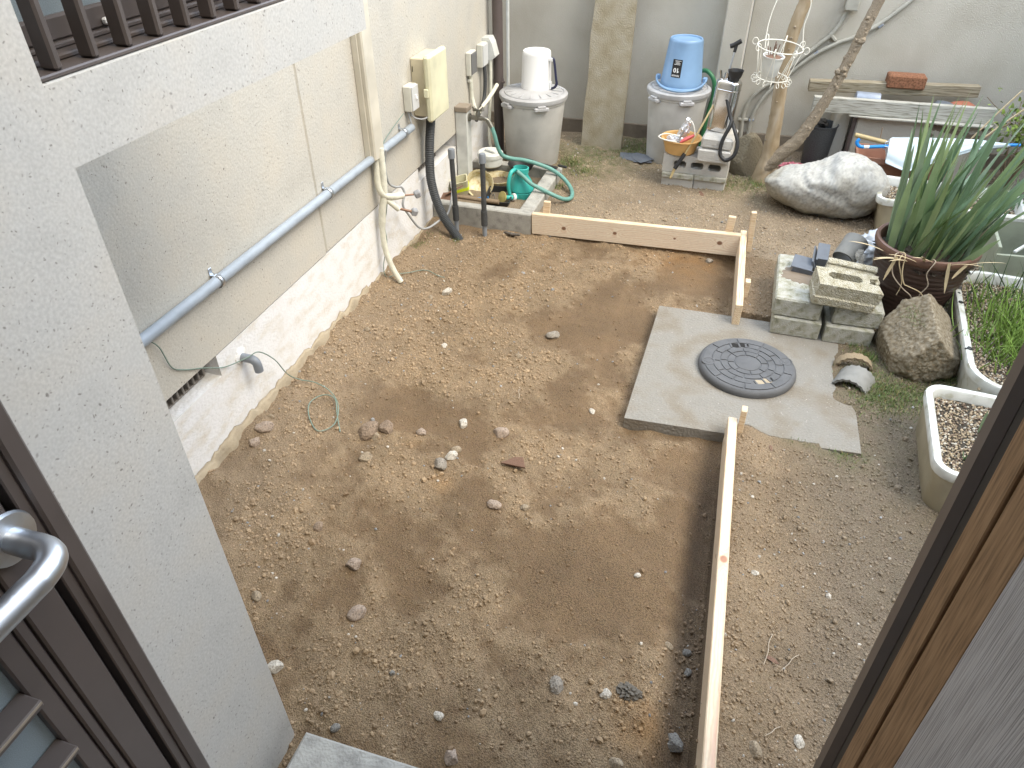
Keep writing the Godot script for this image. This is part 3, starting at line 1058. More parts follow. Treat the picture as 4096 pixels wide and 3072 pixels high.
	prism(s, poly([-0.692, -0.632, -0.38, -0.634, -0.05, -0.60, -0.05, -0.2, -0.70, -0.2]), -0.1, 0.10, 0.006)
	solo("step_stone", s, M.concrete, "grey concrete step stone at the foot of the pale pier", "step stone")

# ---------------------------------------------------------------- garden wall
func garden_wall() -> void:
	var g := thing("garden_wall", "tall beige rendered garden wall with dark footing and a pier", "wall", Vector3(0, 0, -4.95))
	var b := Basis(Vector3.UP, deg_to_rad(1.6))
	var s := S(true)
	box(s, Vector3(-1.45, 1.2, -5.03), Vector3(2.62, 2.1, 0.16), 0.004, b)
	pw(g, "wall_panel", s, M.yard_wall)
	s = S(true)
	box(s, Vector3(1.6, 1.2, -5.135), Vector3(3.2, 2.1, 0.16), 0.004, b)
	pw(g, "wall_panel", s, M.yard_wall)
	s = S(true)
	box(s, Vector3(-0.078, 1.2, -4.955), Vector3(0.142, 2.12, 0.26), 0.006, b)
	pw(g, "wall_pier", s, M.yard_wall)
	s = S(true)
	box(s, Vector3(-1.45, 0.06, -5.02), Vector3(2.62, 0.19, 0.155), 0.006, b)
	box(s, Vector3(1.6, 0.06, -5.125), Vector3(3.2, 0.19, 0.155), 0.006, b)
	pw(g, "footing", s, M.yard_base)
	s = S(true)
	bb(s, Vector3(2.35, 0.0, -5.1), Vector3(2.5, 2.2, 0.5), 0.004)
	pw(g, "side_wall", s, M.yard_wall)

# ---------------------------------------------------------------- form boards
func board(called: String, label: String, a: Vector3, c: Vector3, thick: float, high: float, m: Material, group := "") -> MeshInstance3D:
	var s := S(true)
	var l := a.distance_to(c)
	box(s, Vector3.ZERO, Vector3(l, high, thick), 0.0025)
	var o := part(self, called, s, m)
	var x := (c - a).normalized()
	var z := x.cross(Vector3.UP).normalized()
	o.transform = Transform3D(Basis(x, z.cross(x), z), (a + c) * 0.5)
	tag(o, label, "timber board", group)
	return o

func print_face(o: MeshInstance3D, l: float, h: float, thick: float, tex: Texture2D, called: String) -> void:
	# sawn grain on the broad faces
	var m := StandardMaterial3D.new()
	m.albedo_texture = tex
	m.roughness = 0.72
	for sg: float in [1.0, -1.0]:
		var s := S(true)
		var hh := h * 0.5 - 0.0025
		var ll := l * 0.5 - 0.0025
		var q := [Vector3(-ll, hh, sg * (thick * 0.5 + 0.0004)), Vector3(ll, hh, sg * (thick * 0.5 + 0.0004)), Vector3(ll, -hh, sg * (thick * 0.5 + 0.0004)), Vector3(-ll, -hh, sg * (thick * 0.5 + 0.0004))]
		var uv := [Vector2(0, 0), Vector2(1, 0), Vector2(1, 1), Vector2(0, 1)]
		for i: int in ([0, 1, 2, 0, 2, 3] if sg > 0.0 else [0, 2, 1, 0, 3, 2]):
			s.set_uv(uv[i])
			s.add_vertex(q[i])
		part(o, called, s, m)

func stake(at: Vector3, top: float, w: float, d: float, lean: Basis, label: String) -> void:
	var s := S(true)
	box(s, Vector3(0, (top - 0.12) * 0.5, 0), Vector3(w, top + 0.12, d), 0.0015, lean)
	var o := solo("wooden_stake", s, M.pine, label, "stake", "stakes holding the form boards")
	o.position = at

func formwork() -> void:
	var g := "pine form boards set on edge round the dug bed"
	var b := board("form_board", "far pine form board with dark knots, butting against the concrete sink kerb", Vector3(-0.932, 0.068, -3.446), Vector3(0.150, 0.094, -3.450), 0.032, 0.115, M.pine, g)
	print_face(b, 1.0823, 0.115, 0.032, pine_image(1082, 115, [[175, 62, 13.0], [450, 58, 11.0], [760, 52, 7.0], [985, 50, 14.0]], 201, 0.08), "sawn_face")
	b = board("form_board", "short pine form board between the far corner and the manhole slab", Vector3(0.158, 0.088, -3.515), Vector3(0.172, 0.088, -2.77), 0.031, 0.115, M.pine, g)
	print_face(b, 0.745, 0.115, 0.031, pine_image(745, 115, [[300, 70, 7.0]], 202, 0.05), "sawn_face")
	b = board("form_board", "long near pine form board running from the slab towards the camera", Vector3(0.191, 0.060, -2.045), Vector3(0.213, 0.064, -0.30), 0.031, 0.115, M.pine, g)
	print_face(b, 1.745, 0.115, 0.031, pine_image(1745, 115, [[600, 40, 8.0], [1300, 70, 8.0]], 203, 0.05), "sawn_face")
	# the grain and one blushing knot on the sawn top edge
	var pic := pine_image(1740, 28, [[640, 14, 14.0]], 204, 0.05).get_image()
	var pink := lin(0.60, 0.33, 0.25)
	for y in pic.get_height():
		for x in pic.get_width():
			var k := 0.5 * smoothstep(8.0, 13.0, y + 3.0 * sin(x * 0.012)) * smoothstep(250.0, 420.0, x) + 0.5 * exp(-pow((x - 322.0 + 1.2 * (y - 7.0)) / 14.0, 2.0))
			pic.set_pixel(x, y, pic.get_pixel(x, y).lerp(pink, clampf(k, 0.0, 0.6)))
	var im := ImageTexture.create_from_image(pic)
	var m := StandardMaterial3D.new()
	m.albedo_texture = im
	m.albedo_color = Color(1.0, 0.98, 0.95)
	m.roughness = 0.72
	var s := S(true)
	var q := [Vector3(-0.87, 0.0579, 0.0125), Vector3(-0.87, 0.0579, -0.0125), Vector3(0.87, 0.0579, -0.0125), Vector3(0.87, 0.0579, 0.0125)]
	var uv := [Vector2(0, 0), Vector2(0, 1), Vector2(1, 1), Vector2(1, 0)]
	for i: int in [0, 1, 2, 0, 2, 3]:
		s.set_uv(uv[i])
		s.add_vertex(q[i])
	part(b, "sawn_edge", s, m)
	stake(Vector3(-0.865, 0.05, -3.478), 0.135, 0.036, 0.022, turn(4, 0, -2), "stake behind the far form board beside the sink kerb")
	stake(Vector3(0.082, 0.05, -3.482), 0.175, 0.036, 0.022, turn(0, 0, -3), "broad stake behind the right end of the far form board")
	stake(Vector3(0.196, 0.05, -3.46), 0.225, 0.024, 0.024, turn(8, 2, 4), "tall thin leaning stake at the far corner of the form boards")
	stake(Vector3(0.199, 0.05, -2.995), 0.10, 0.022, 0.034, turn(4, 3, 0), "stake outside the short form board near the manhole slab")
	stake(Vector3(0.223, 0.04, -2.03), 0.13, 0.019, 0.036, turn(-3, -3, 1), "stake standing on the slab edge by the end of the near form board")
	stake(Vector3(0.240, 0.04, -0.80), 0.085, 0.03, 0.03, turn(4, 0, 3), "stake beside the near form board at the bottom edge of the view")

# ---------------------------------------------------------------- slab and cover
func slab_and_cover() -> void:
	var s := S(true)
	prism(s, poly([-0.182, -2.012, 0.06, -2.026, 0.30, -2.04, 0.634, -2.062, 0.632, -2.29, 0.606, -2.37, 0.565, -2.44, 0.56, -2.52, 0.585, -2.62, 0.60, -2.83, 0.2, -2.835, -0.163, -2.83]), -0.07, 0.047, 0.006)
	solo("concrete_slab", s, M.slab, "grey concrete slab round the manhole cover, its edges dug free", "slab")
	var c := Vector3(0.232, 0.047, -2.447)
	var m := thing("manhole_cover", "round dark plastic manhole cover on the concrete slab", "manhole cover", c)
	s = S()
	lathe(s, [Vector2(0.187, 0.0), Vector2(0.189, 0.012), Vector2(0.186, 0.022), Vector2(0.178, 0.029), Vector2(0.172, 0.0305), Vector2(0.0, 0.0305)], Vector3.ZERO, 72)
	part(m, "rim", s, M.iron)
	var spin := deg_to_rad(12.0)
	var rows := [[0.139, 0.170, 9, 0.0], [0.108, 0.135, 12, 0.3], [0.080, 0.104, 9, 0.1], [0.053, 0.076, 8, 0.5]]
	for row: Array in rows:
		var n: int = row[2]
		for i in n:
			var a0: float = spin + TAU * (i + row[3]) / n + 0.0035 / row[1]
			var a1: float = spin + TAU * (i + 1 + row[3]) / n - 0.0035 / row[1]
			var am := (a0 + a1) * 0.5
			# leave the four fittings free
			var skip := false
			if row[1] > 0.10 and row[0] > 0.10:
				for f: float in [deg_to_rad(-108), deg_to_rad(58)]:
					if absf(angle_difference(am, f)) < 0.20 and row[0] < 0.13:
						skip = true
			if skip:
				continue
			var pl := PackedVector2Array()
			var k := 7
			for q in k:
				var a := lerpf(a0, a1, q / (k - 1.0))
				pl.append(Vector2(cos(a), sin(a)) * row[1])
			for q in k:
				var a := lerpf(a1, a0, q / (k - 1.0))
				pl.append(Vector2(cos(a), sin(a)) * row[0])
			s = S(true)
			prism(s, pl, 0.028, 0.0335 if i % 4 != 1 else 0.0342, 0.001)
			part(m, "raised_segment", s, M.iron)
	s = S()
	lathe(s, [Vector2(0.049, 0.028), Vector2(0.049, 0.0325), Vector2(0.047, 0.0335), Vector2(0.0, 0.0338)], Vector3.ZERO, 36)
	part(m, "centre_disc", s, M.iron)
	for f: Array in [[-108.0, 0], [58.0, 1]]:
		var a := deg_to_rad(f[0])
		var d := Vector3(cos(a), 0, sin(a))
		for k: float in [-0.017, 0.017]:
			s = S(true)
			box(s, Vector3.ZERO, Vector3(0.034, 0.004, 0.025), 0.0)
			var o := part(m, "key_slot", s, M.dark if f[1] == 0 else M.mortar)
			o.position = d * 0.123 + Vector3(-d.z, 0, d.x) * k + Vector3(0, 0.0295, 0)
			o.rotation.y = -a + PI * 0.5 - 0.35
		s = S(true)
		for k: float in [-0.034, 0.0, 0.034]:
			box(s, d * 0.123 + Vector3(-d.z, 0, d.x) * k + Vector3(0, 0.031, 0), Vector3(0.008, 0.005, 0.028), 0.001, Basis(Vector3.UP, -a + PI * 0.5))
		part(m, "slot_frame", s, M.iron)
	for f: float in [-20.0, 168.0]:
		var a := deg_to_rad(f)
		s = S()
		lathe(s, [Vector2(0.026, 0.028), Vector2(0.026, 0.0345), Vector2(0.022, 0.035), Vector2(0.020, 0.0325), Vector2(0.012, 0.0325), Vector2(0.011, 0.0345), Vector2(0.0, 0.0348)], Vector3(cos(a), 0, sin(a)) * 0.153, 24)
		part(m, "lock_ring", s, M.iron)

# ---------------------------------------------------------------- pipes and boxes on the house wall
func clamp_at(parent: Node3D, c: Vector3, dir: Vector3, r: float, m: Material) -> void:
	# strap round a pipe on the wall x = -1.5, with an ear above
	var s := S(true)
	var up := Vector3.UP
	var ring := []
	for i in 11:
		var a := -PI * 0.5 + PI * i / 10.0
		var p := c + (Vector3.RIGHT * cos(a) + up * sin(a)) * (r + 0.0018)
		ring.append(PackedVector3Array([p - dir * 0.008, p + dir * 0.008, p + dir * 0.008 + (p - c) * 0.08, p - dir * 0.008 + (p - c) * 0.08]))
	loft(s, ring, true, true)
	box(s, Vector3(-1.4985, c.y + r + 0.012, c.z), Vector3(0.003, 0.026, 0.016), 0.001)
	box(s, Vector3(c.x - 0.015, c.y + r + 0.002, c.z), Vector3(maxf(0.006, c.x + 1.5), 0.003, 0.016), 0.001)
	pw(parent, "pipe_clamp", s, m)

func wall_services() -> void:
	# blue-grey conduit along the wall
	var p := thing("conduit_pipe", "long pale blue conduit pipe clamped along the house wall", "pipe", Vector3(-1.478, 0.6, -2.2))
	var s := S()
	tube(s, PackedVector3Array([Vector3(-1.478, 0.612, -0.7), Vector3(-1.478, 0.606, -3.19)]), 0.0185, 16)
	pw(p, "pipe", s, M.pipe_blue)
	for z: float in [-1.636, -2.361, -3.096]:
		clamp_at(p, Vector3(-1.478, 0.608, z), Vector3(0, 0, 1), 0.0185, M.steel)
	# pvc duct cover
	p = thing("duct_cover", "tall cream plastic duct cover running up the house wall", "duct cover", Vector3(-1.47, 0.6, -2.79))
	s = S(true)
	bb(s, Vector3(-1.4995, 0.60, -2.742), Vector3(-1.452, 5.1, -2.833), 0.006)
	pw(p, "duct_front", s, M.duct)
	s = S(true)
	bb(s, Vector3(-1.4992, 0.612, -2.735), Vector3(-1.472, 5.1, -2.7405), 0.002)
	pw(p, "duct_flange", s, M.duct)
	# air conditioning lines below it
	p = thing("insulated_pipes", "white insulated air conditioning pipes hanging cut off below the duct cover", "pipes", Vector3(-1.44, 0.3, -2.78))
	s = S()
	tube(s, catmull([Vector3(-1.475, 0.62, -2.79), Vector3(-1.472, 0.55, -2.778), Vector3(-1.468, 0.48, -2.765), Vector3(-1.45, 0.44, -2.77), Vector3(-1.425, 0.42, -2.80), Vector3(-1.40, 0.405, -2.86)]), 0.0155, 12, 0.12)
	pw(p, "insulated_pipe", s, M.insul)
	s = S()
	tube(s, catmull([Vector3(-1.47, 0.60, -2.80), Vector3(-1.466, 0.50, -2.785), Vector3(-1.455, 0.43, -2.775), Vector3(-1.43, 0.395, -2.79), Vector3(-1.405, 0.355, -2.815)]), 0.0125, 12, 0.12)
	pw(p, "insulated_pipe", s, M.insul)
	s = S()
	tube(s, PackedVector3Array([Vector3(-1.402, 0.405, -2.855), Vector3(-1.352, 0.40, -2.90)]), 0.0045, 8)
	tube(s, PackedVector3Array([Vector3(-1.41, 0.362, -2.81), Vector3(-1.352, 0.335, -2.85)]), 0.006, 8)
	pw(p, "copper_core", s, M.bare_copper)
	for a: Array in [[Vector3(-1.345, 0.40, -2.905), 20.0], [Vector3(-1.345, 0.332, -2.855), -20.0]]:
		s = S(true)
		box(s, a[0], Vector3(0.03, 0.034, 0.028), 0.006, turn(40, 10, a[1]))
		pw(p, "taped_end", s, M.tape_grey)
	p = thing("drain_hose", "cream drain hose hanging from the duct cover down to the soil", "hose", Vector3(-1.44, 0.3, -2.76))
	s = S()
	var pts := catmull([Vector3(-1.458, 0.64, -2.80), Vector3(-1.452, 0.56, -2.79), Vector3(-1.45, 0.44, -2.775), Vector3(-1.462, 0.36, -2.762), Vector3(-1.468, 0.25, -2.752), Vector3(-1.458, 0.16, -2.745), Vector3(-1.432, 0.08, -2.742), Vector3(-1.397, 0.012, -2.742)], 10)
	var rad := []
	for i in 120:
		rad.append(0.0135 if i > 60 else 0.0165)
	tube(s, pts, rad, 12, 0.06)
	pw(p, "hose", s, M.insul)
	p = thing("grey_cable", "thin grey cable looping from the cut pipes to the corrugated conduit", "cable", Vector3(-1.46, 0.1, -3.0))
	s = S()
	tube(s, catmull([Vector3(-1.45, 0.62, -2.84), Vector3(-1.468, 0.54, -2.85), Vector3(-1.475, 0.45, -2.88), Vector3(-1.468, 0.41, -2.93), Vector3(-1.455, 0.395, -2.97), Vector3(-1.445, 0.36, -2.975), Vector3(-1.45, 0.31, -2.955), Vector3(-1.445, 0.24, -3.0), Vector3(-1.435, 0.14, -3.08), Vector3(-1.42, 0.10, -3.16), Vector3(-1.40, 0.095, -3.27), Vector3(-1.385, 0.10, -3.36), Vector3(-1.385, 0.15, -3.42), Vector3(-1.39, 0.21, -3.46)]), 0.0055, 8)
	pw(p, "cable", s, M.cable_grey)
	s = S()
	tube(s, PackedVector3Array([Vector3(-1.39, 0.20, -3.455), Vector3(-1.387, 0.235, -3.465)]), 0.004, 6)
	pw(p, "red_core", s, M.red)
	s = S()
	tube(s, PackedVector3Array([Vector3(-1.393, 0.205, -3.455), Vector3(-1.40, 0.24, -3.46)]), 0.0045, 6)
	pw(p, "white_core", s, M.white)
	# thin green wires
	p = thing("green_wire", "thin green wire lying in a loop on the soil by the drain elbow", "wire", Vector3(-1.4, 0.02, -1.7))
	s = S()
	tube(s, catmull([Vector3(-1.478, 0.60, -1.30), Vector3(-1.485, 0.55, -1.335), Vector3(-1.494, 0.46, -1.36), Vector3(-1.494, 0.42, -1.40), Vector3(-1.494, 0.37, -1.48), Vector3(-1.494, 0.31, -1.57), Vector3(-1.46, 0.302, -1.65), Vector3(-1.44, 0.302, -1.69), Vector3(-1.44, 0.22, -1.76), Vector3(-1.455, 0.10, -1.83), Vector3(-1.45, 0.03, -1.89), Vector3(-1.38, 0.03, -1.89), Vector3(-1.30, 0.026, -1.86), Vector3(-1.23, 0.028, -1.79), Vector3(-1.2, 0.02, -1.70), Vector3(-1.24, 0.018, -1.65), Vector3(-1.31, 0.02, -1.71), Vector3(-1.345, 0.024, -1.78), Vector3(-1.315, 0.03, -1.83), Vector3(-1.26, 0.032, -1.82), Vector3(-1.215, 0.022, -1.75), Vector3(-1.165, 0.012, -1.675)]), 0.0021, 6)
	pw(p, "wire", s, M.wire_green)
	p = thing("earth_wire", "thin green wire hanging behind the drain hose and trailing on the soil", "wire", Vector3(-1.44, 0.02, -2.8))
	s = S()
	tube(s, catmull([Vector3(-1.47, 0.70, -3.10), Vector3(-1.49, 0.655, -3.0), Vector3(-1.49, 0.62, -2.9), Vector3(-1.47, 0.55, -2.86), Vector3(-1.475, 0.44, -2.845), Vector3(-1.47, 0.36, -2.83), Vector3(-1.478, 0.27, -2.80), Vector3(-1.47, 0.19, -2.785), Vector3(-1.478, 0.09, -2.74), Vector3(-1.47, 0.03, -2.74), Vector3(-1.43, 0.025, -2.79), Vector3(-1.39, 0.018, -2.83), Vector3(-1.35, 0.02, -2.86), Vector3(-1.31, 0.018, -2.875), Vector3(-1.25, 0.014, -2.85), Vector3(-1.21, 0.012, -2.845)]), 0.002, 6)
	pw(p, "wire", s, M.wire_green)
	# drain elbow
	p = thing("drain_elbow", "grey plastic drain elbow sticking out of the white foundation", "pipe", Vector3(-1.5, 0.28, -1.667))
	s = S()
	tube(s, catmull([Vector3(-1.51, 0.283, -1.667), Vector3(-1.48, 0.283, -1.667), Vector3(-1.455, 0.281, -1.667), Vector3(-1.443, 0.268, -1.667), Vector3(-1.441, 0.235, -1.667)], 5), 0.0155, 16)
	pw(p, "elbow", s, M.pvc)
	s = S()
	stone(s, Vector3(-1.504, 0.286, -1.668), Vector3(0.009, 0.034, 0.032), 31, 2, 6, 0.2)
	pw(p, "mortar_collar", s, M.plinth)
	# meter box
	p = thing("meter_box", "large cream meter cabinet with a thick lid on the house wall", "cabinet", Vector3(-1.5, 0.63, -3.38))
	s = S(true)
	bb(s, Vector3(-1.4995, 0.632, -3.282), Vector3(-1.428, 0.898, -3.475), 0.004)
	pw(p, "cabinet_body", s, M.cream_dark)
	s = S(true)
	bb(s, Vector3(-1.4275, 0.612, -3.262), Vector3(-1.393, 0.915, -3.488), 0.010)
	pw(p, "cabinet_lid", s, M.cream)
	s = S(true)
	bb(s, Vector3(-1.4285, 0.73, -3.252), Vector3(-1.405, 0.77, -3.2615), 0.003)
	pw(p, "lid_catch", s, M.cream)
	s = S(true)
	bb(s, Vector3(-1.491, 0.838, -3.281), Vector3(-1.488, 0.862, -3.2795), 0.0)
	pw(p, "vent_slot", s, M.dark)
	# switch boxes
	p = thing("switch_box", "small white switch box left of the cream meter cabinet", "electrical box", Vector3(-1.5, 0.68, -3.2))
	s = S(true)
	bb(s, Vector3(-1.4995, 0.684, -3.170), Vector3(-1.458, 0.80, -3.247), 0.004)
	pw(p, "box_body", s, M.box_white)
	s = S(true)
	bb(s, Vector3(-1.4575, 0.688, -3.173), Vector3(-1.451, 0.797, -3.245), 0.004)
	pw(p, "face_plate", s, M.box_face)
	s = S(true)
	box(s, Vector3(-1.4495, 0.745, -3.213), Vector3(0.008, 0.022, 0.014), 0.002, turn(0, 0, 12))
	pw(p, "toggle", s, M.white)
	s = S()
	tube(s, catmull([Vector3(-1.485, 0.686, -3.18), Vector3(-1.48, 0.65, -3.185), Vector3(-1.475, 0.63, -3.185), Vector3(-1.478, 0.61, -3.188)]), 0.004, 6)
	tube(s, catmull([Vector3(-1.478, 0.686, -3.19), Vector3(-1.47, 0.655, -3.20), Vector3(-1.44, 0.635, -3.235), Vector3(-1.42, 0.64, -3.28), Vector3(-1.43, 0.66, -3.30)]), 0.004, 6)
	pw(p, "lead", s, M.cable_grey)
	p = thing("outlet_box", "small white box with dark grey face above the garden tap", "electrical box", Vector3(-1.5, 0.63, -4.07))
	s = S(true)
	bb(s, Vector3(-1.4995, 0.630, -4.03), Vector3(-1.468, 0.755, -4.122), 0.004)
	pw(p, "box_body", s, M.box_white)
	s = S(true)
	bb(s, Vector3(-1.4675, 0.637, -4.034), Vector3(-1.461, 0.748, -4.118), 0.004)
	pw(p, "face_plate", s, M.box_grey)
	s = S()
	tube(s, catmull([Vector3(-1.483, 0.632, -4.06), Vector3(-1.483, 0.58, -4.065), Vector3(-1.48, 0.50, -4.07), Vector3(-1.455, 0.44, -4.05), Vector3(-1.45, 0.40, -4.04)]), 0.011, 10)
	pw(p, "cable_sleeve", s, M.insul)
	s = S(true)
	box(s, Vector3(-1.487, 0.60, -4.063), Vector3(0.02, 0.015, 0.04), 0.002)
	pw(p, "sleeve_clip", s, M.box_white)
	p = thing("socket_box", "white hooded socket box in the wall corner beside the brown downpipe", "electrical box", Vector3(-1.5, 0.63, -4.27))
	s = S(true)
	bb(s, Vector3(-1.4995, 0.630, -4.22), Vector3(-1.464, 0.757, -4.315), 0.004)
	pw(p, "box_body", s, M.box_white)
	s = S(true)
	bb(s, Vector3(-1.4635, 0.636, -4.224), Vector3(-1.457, 0.752, -4.312), 0.004)
	pw(p, "face_plate", s, M.box_face)
	s = S(true)
	var t := Transform3D(Basis(Vector3(1, 0, 0), Vector3(0, 0, -1), Vector3(0, 1, 0)), Vector3.ZERO)
	prism(s, poly([-1.4995, 0.655, -1.4995, 0.772, -1.455, 0.775, -1.437, 0.745, -1.418, 0.672, -1.44, 0.652]), 4.318, 4.41, 0.004, t)
	pw(p, "rain_hood", s, M.white_old)
	s = S()
	tube(s, catmull([Vector3(-1.47, 0.63, -4.27), Vector3(-1.468, 0.55, -4.275), Vector3(-1.472, 0.45, -4.26), Vector3(-1.47, 0.40, -4.18), Vector3(-1.462, 0.37, -4.08)]), 0.011, 10)
	pw(p, "black_cable", s, M.pipe_dark)
	s = S()
	tube(s, catmull([Vector3(-1.44, 0.41, -4.03), Vector3(-1.42, 0.45, -4.05), Vector3(-1.40, 0.485, -4.12), Vector3(-1.39, 0.515, -4.2), Vector3(-1.385, 0.535, -4.25)]), 0.012, 10)
	pw(p, "cut_sleeve", s, M.insul)
	s = S()
	tube(s, catmull([Vector3(-1.452, 0.66, -4.33), Vector3(-1.45, 0.5, -4.32), Vector3(-1.455, 0.3, -4.30), Vector3(-1.45, 0.16, -4.29), Vector3(-1.42, 0.07, -4.30)]), 0.010, 10)
	pw(p, "white_cable", s, M.insul)
	# downpipes
	p = thing("downpipe", "brown round downpipe in the corner by the house wall", "downpipe", Vector3(-1.43, 0, -4.42))
	s = S()
	tube(s, PackedVector3Array([Vector3(-1.432, 0.0, -4.43), Vector3(-1.446, 3.0, -4.43)]), 0.031, 20)
	pw(p, "pipe", s, M.brown_pipe)
	s = S()
	tube(s, PackedVector3Array([Vector3(-1.4335, 0.49, -4.43), Vector3(-1.4335, 0.52, -4.43)]), 0.034, 20)
	box(s, Vector3(-1.40, 0.507, -4.412), Vector3(0.03, 0.012, 0.012), 0.002)
	pw(p, "bracket", s, M.brown_pipe)
	p = thing("white_pipe", "thin white pipe standing between the brown downpipe and the garden wall", "pipe", Vector3(-1.51, 0, -4.86))
	s = S()
	tube(s, PackedVector3Array([Vector3(-1.505, 0.0, -4.87), Vector3(-1.517, 3.0, -4.87)]), 0.0105, 12)
	pw(p, "pipe", s, M.white_old)
	# corrugated conduit down from the meter box
	p = thing("corrugated_conduit", "thick black corrugated conduit curving from the meter cabinet into the ground", "conduit", Vector3(-1.45, 0.0, -3.3))
	s = S()
	pts = catmull([Vector3(-1.445, 0.645, -3.36), Vector3(-1.447, 0.58, -3.355), Vector3(-1.450, 0.50, -3.335), Vector3(-1.452, 0.40, -3.32), Vector3(-1.448, 0.30, -3.31), Vector3(-1.42, 0.19, -3.30), Vector3(-1.375, 0.10, -3.29), Vector3(-1.32, 0.03, -3.28), Vector3(-1.27, -0.03, -3.27)], 22)
	rad = []
	for i in pts.size():
		rad.append(0.0245 if i % 2 == 0 else 0.0215)
	tube(s, pts, rad, 18)
	pw(p, "conduit", s, M.corrugated)
	# capped stub pipes
	var g := "capped stub pipes standing in the soil"
	for q: Array in [[Vector3(-1.337, 0, -3.363), -0.010, "left capped black stub pipe, behind the corrugated conduit's foot"], [Vector3(-1.170, 0, -3.346), -0.004, "right capped black stub pipe, standing in front of the sink kerb"]]:
		var o := thing("stub_pipe", q[2], "pipe", q[0], g)
		var lean: float = q[1]
		s = S()
		tube(s, PackedVector3Array([Vector3(0, -0.05, 0), Vector3(lean * 0.3, 0.10, 0)]), 0.0125, 14)
		part(o, "lower_pipe", s, M.pvc)
		s = S()
		tube(s, PackedVector3Array([Vector3(lean * 0.2, 0.066, 0), Vector3(lean * 0.4, 0.148, 0)]), 0.0175, 14)
		part(o, "coupling", s, M.pipe_dark)
		s = S()
		tube(s, PackedVector3Array([Vector3(lean * 0.3, 0.148, 0), Vector3(lean, 0.42, 0)]), 0.0135, 14)
		part(o, "black_pipe", s, M.pipe_dark)
		s = S()
		tube(s, PackedVector3Array([Vector3(lean * 0.95, 0.408, 0), Vector3(lean, 0.452, 0), Vector3(lean, 0.456, 0)]), [0.0175, 0.0175, 0.015], 16)
		part(o, "end_cap", s, M.pvc)
	# conduits on the garden wall
	p = thing("wall_conduits", "two beige conduits curving up the garden wall behind the tree", "conduit", Vector3(0.1, 0.06, -5.0))
	var pa := []
	var pb := []
	for q: Array in [[0.079, 0.04], [0.07, 0.19], [0.075, 0.26], [0.108, 0.34], [0.16, 0.40], [0.228, 0.452], [0.35, 0.59], [0.435, 0.675], [0.50, 0.745], [0.535, 0.82], [0.555, 0.90]]:
		pa.append(Vector3(q[0] * 0.965, 1.75 - (1.75 - q[1]) * 0.965, -4.993 - q[0] * 0.028))
	for q: Array in [[0.123, 0.04], [0.127, 0.19], [0.145, 0.27], [0.184, 0.35], [0.235, 0.42], [0.285, 0.475], [0.36, 0.555], [0.436, 0.623], [0.54, 0.69], [0.642, 0.735], [0.74, 0.80], [0.821, 0.874], [0.9, 0.96], [1.0, 1.1]]:
		pb.append(Vector3(q[0] * 0.965, 1.75 - (1.75 - q[1]) * 0.965, -4.993 - q[0] * 0.028))
	s = S()
	tube(s, catmull(pa), 0.0125, 12)
	pw(p, "conduit", s, M.conduit)
	s = S()
	tube(s, catmull(pb), 0.0125, 12)
	pw(p, "conduit", s, M.conduit)
	for q: Array in [[0.068, 0.24, 0.0, 0], [0.122, 0.24, 10.0, 1], [0.42, 0.665, 45.0, 1], [0.49, 0.76, -40.0, 0], [0.735, 0.835, 45.0, 1]]:
		s = S(true)
		box(s, Vector3(q[0], q[1], -4.997 - q[0] * 0.028), Vector3(0.062 if q[3] == 0 else 0.033, 0.018, 0.03), 0.004, turn(0, 0, q[2]))
		pw(p, "saddle_clip", s, M.conduit if q[3] == 0 else M.zinc)
	s = S(true)
	box(s, Vector3(0.548, 0.99, -4.99), Vector3(0.075, 0.16, 0.05), 0.006)
	pw(p, "junction_box", s, M.conduit)

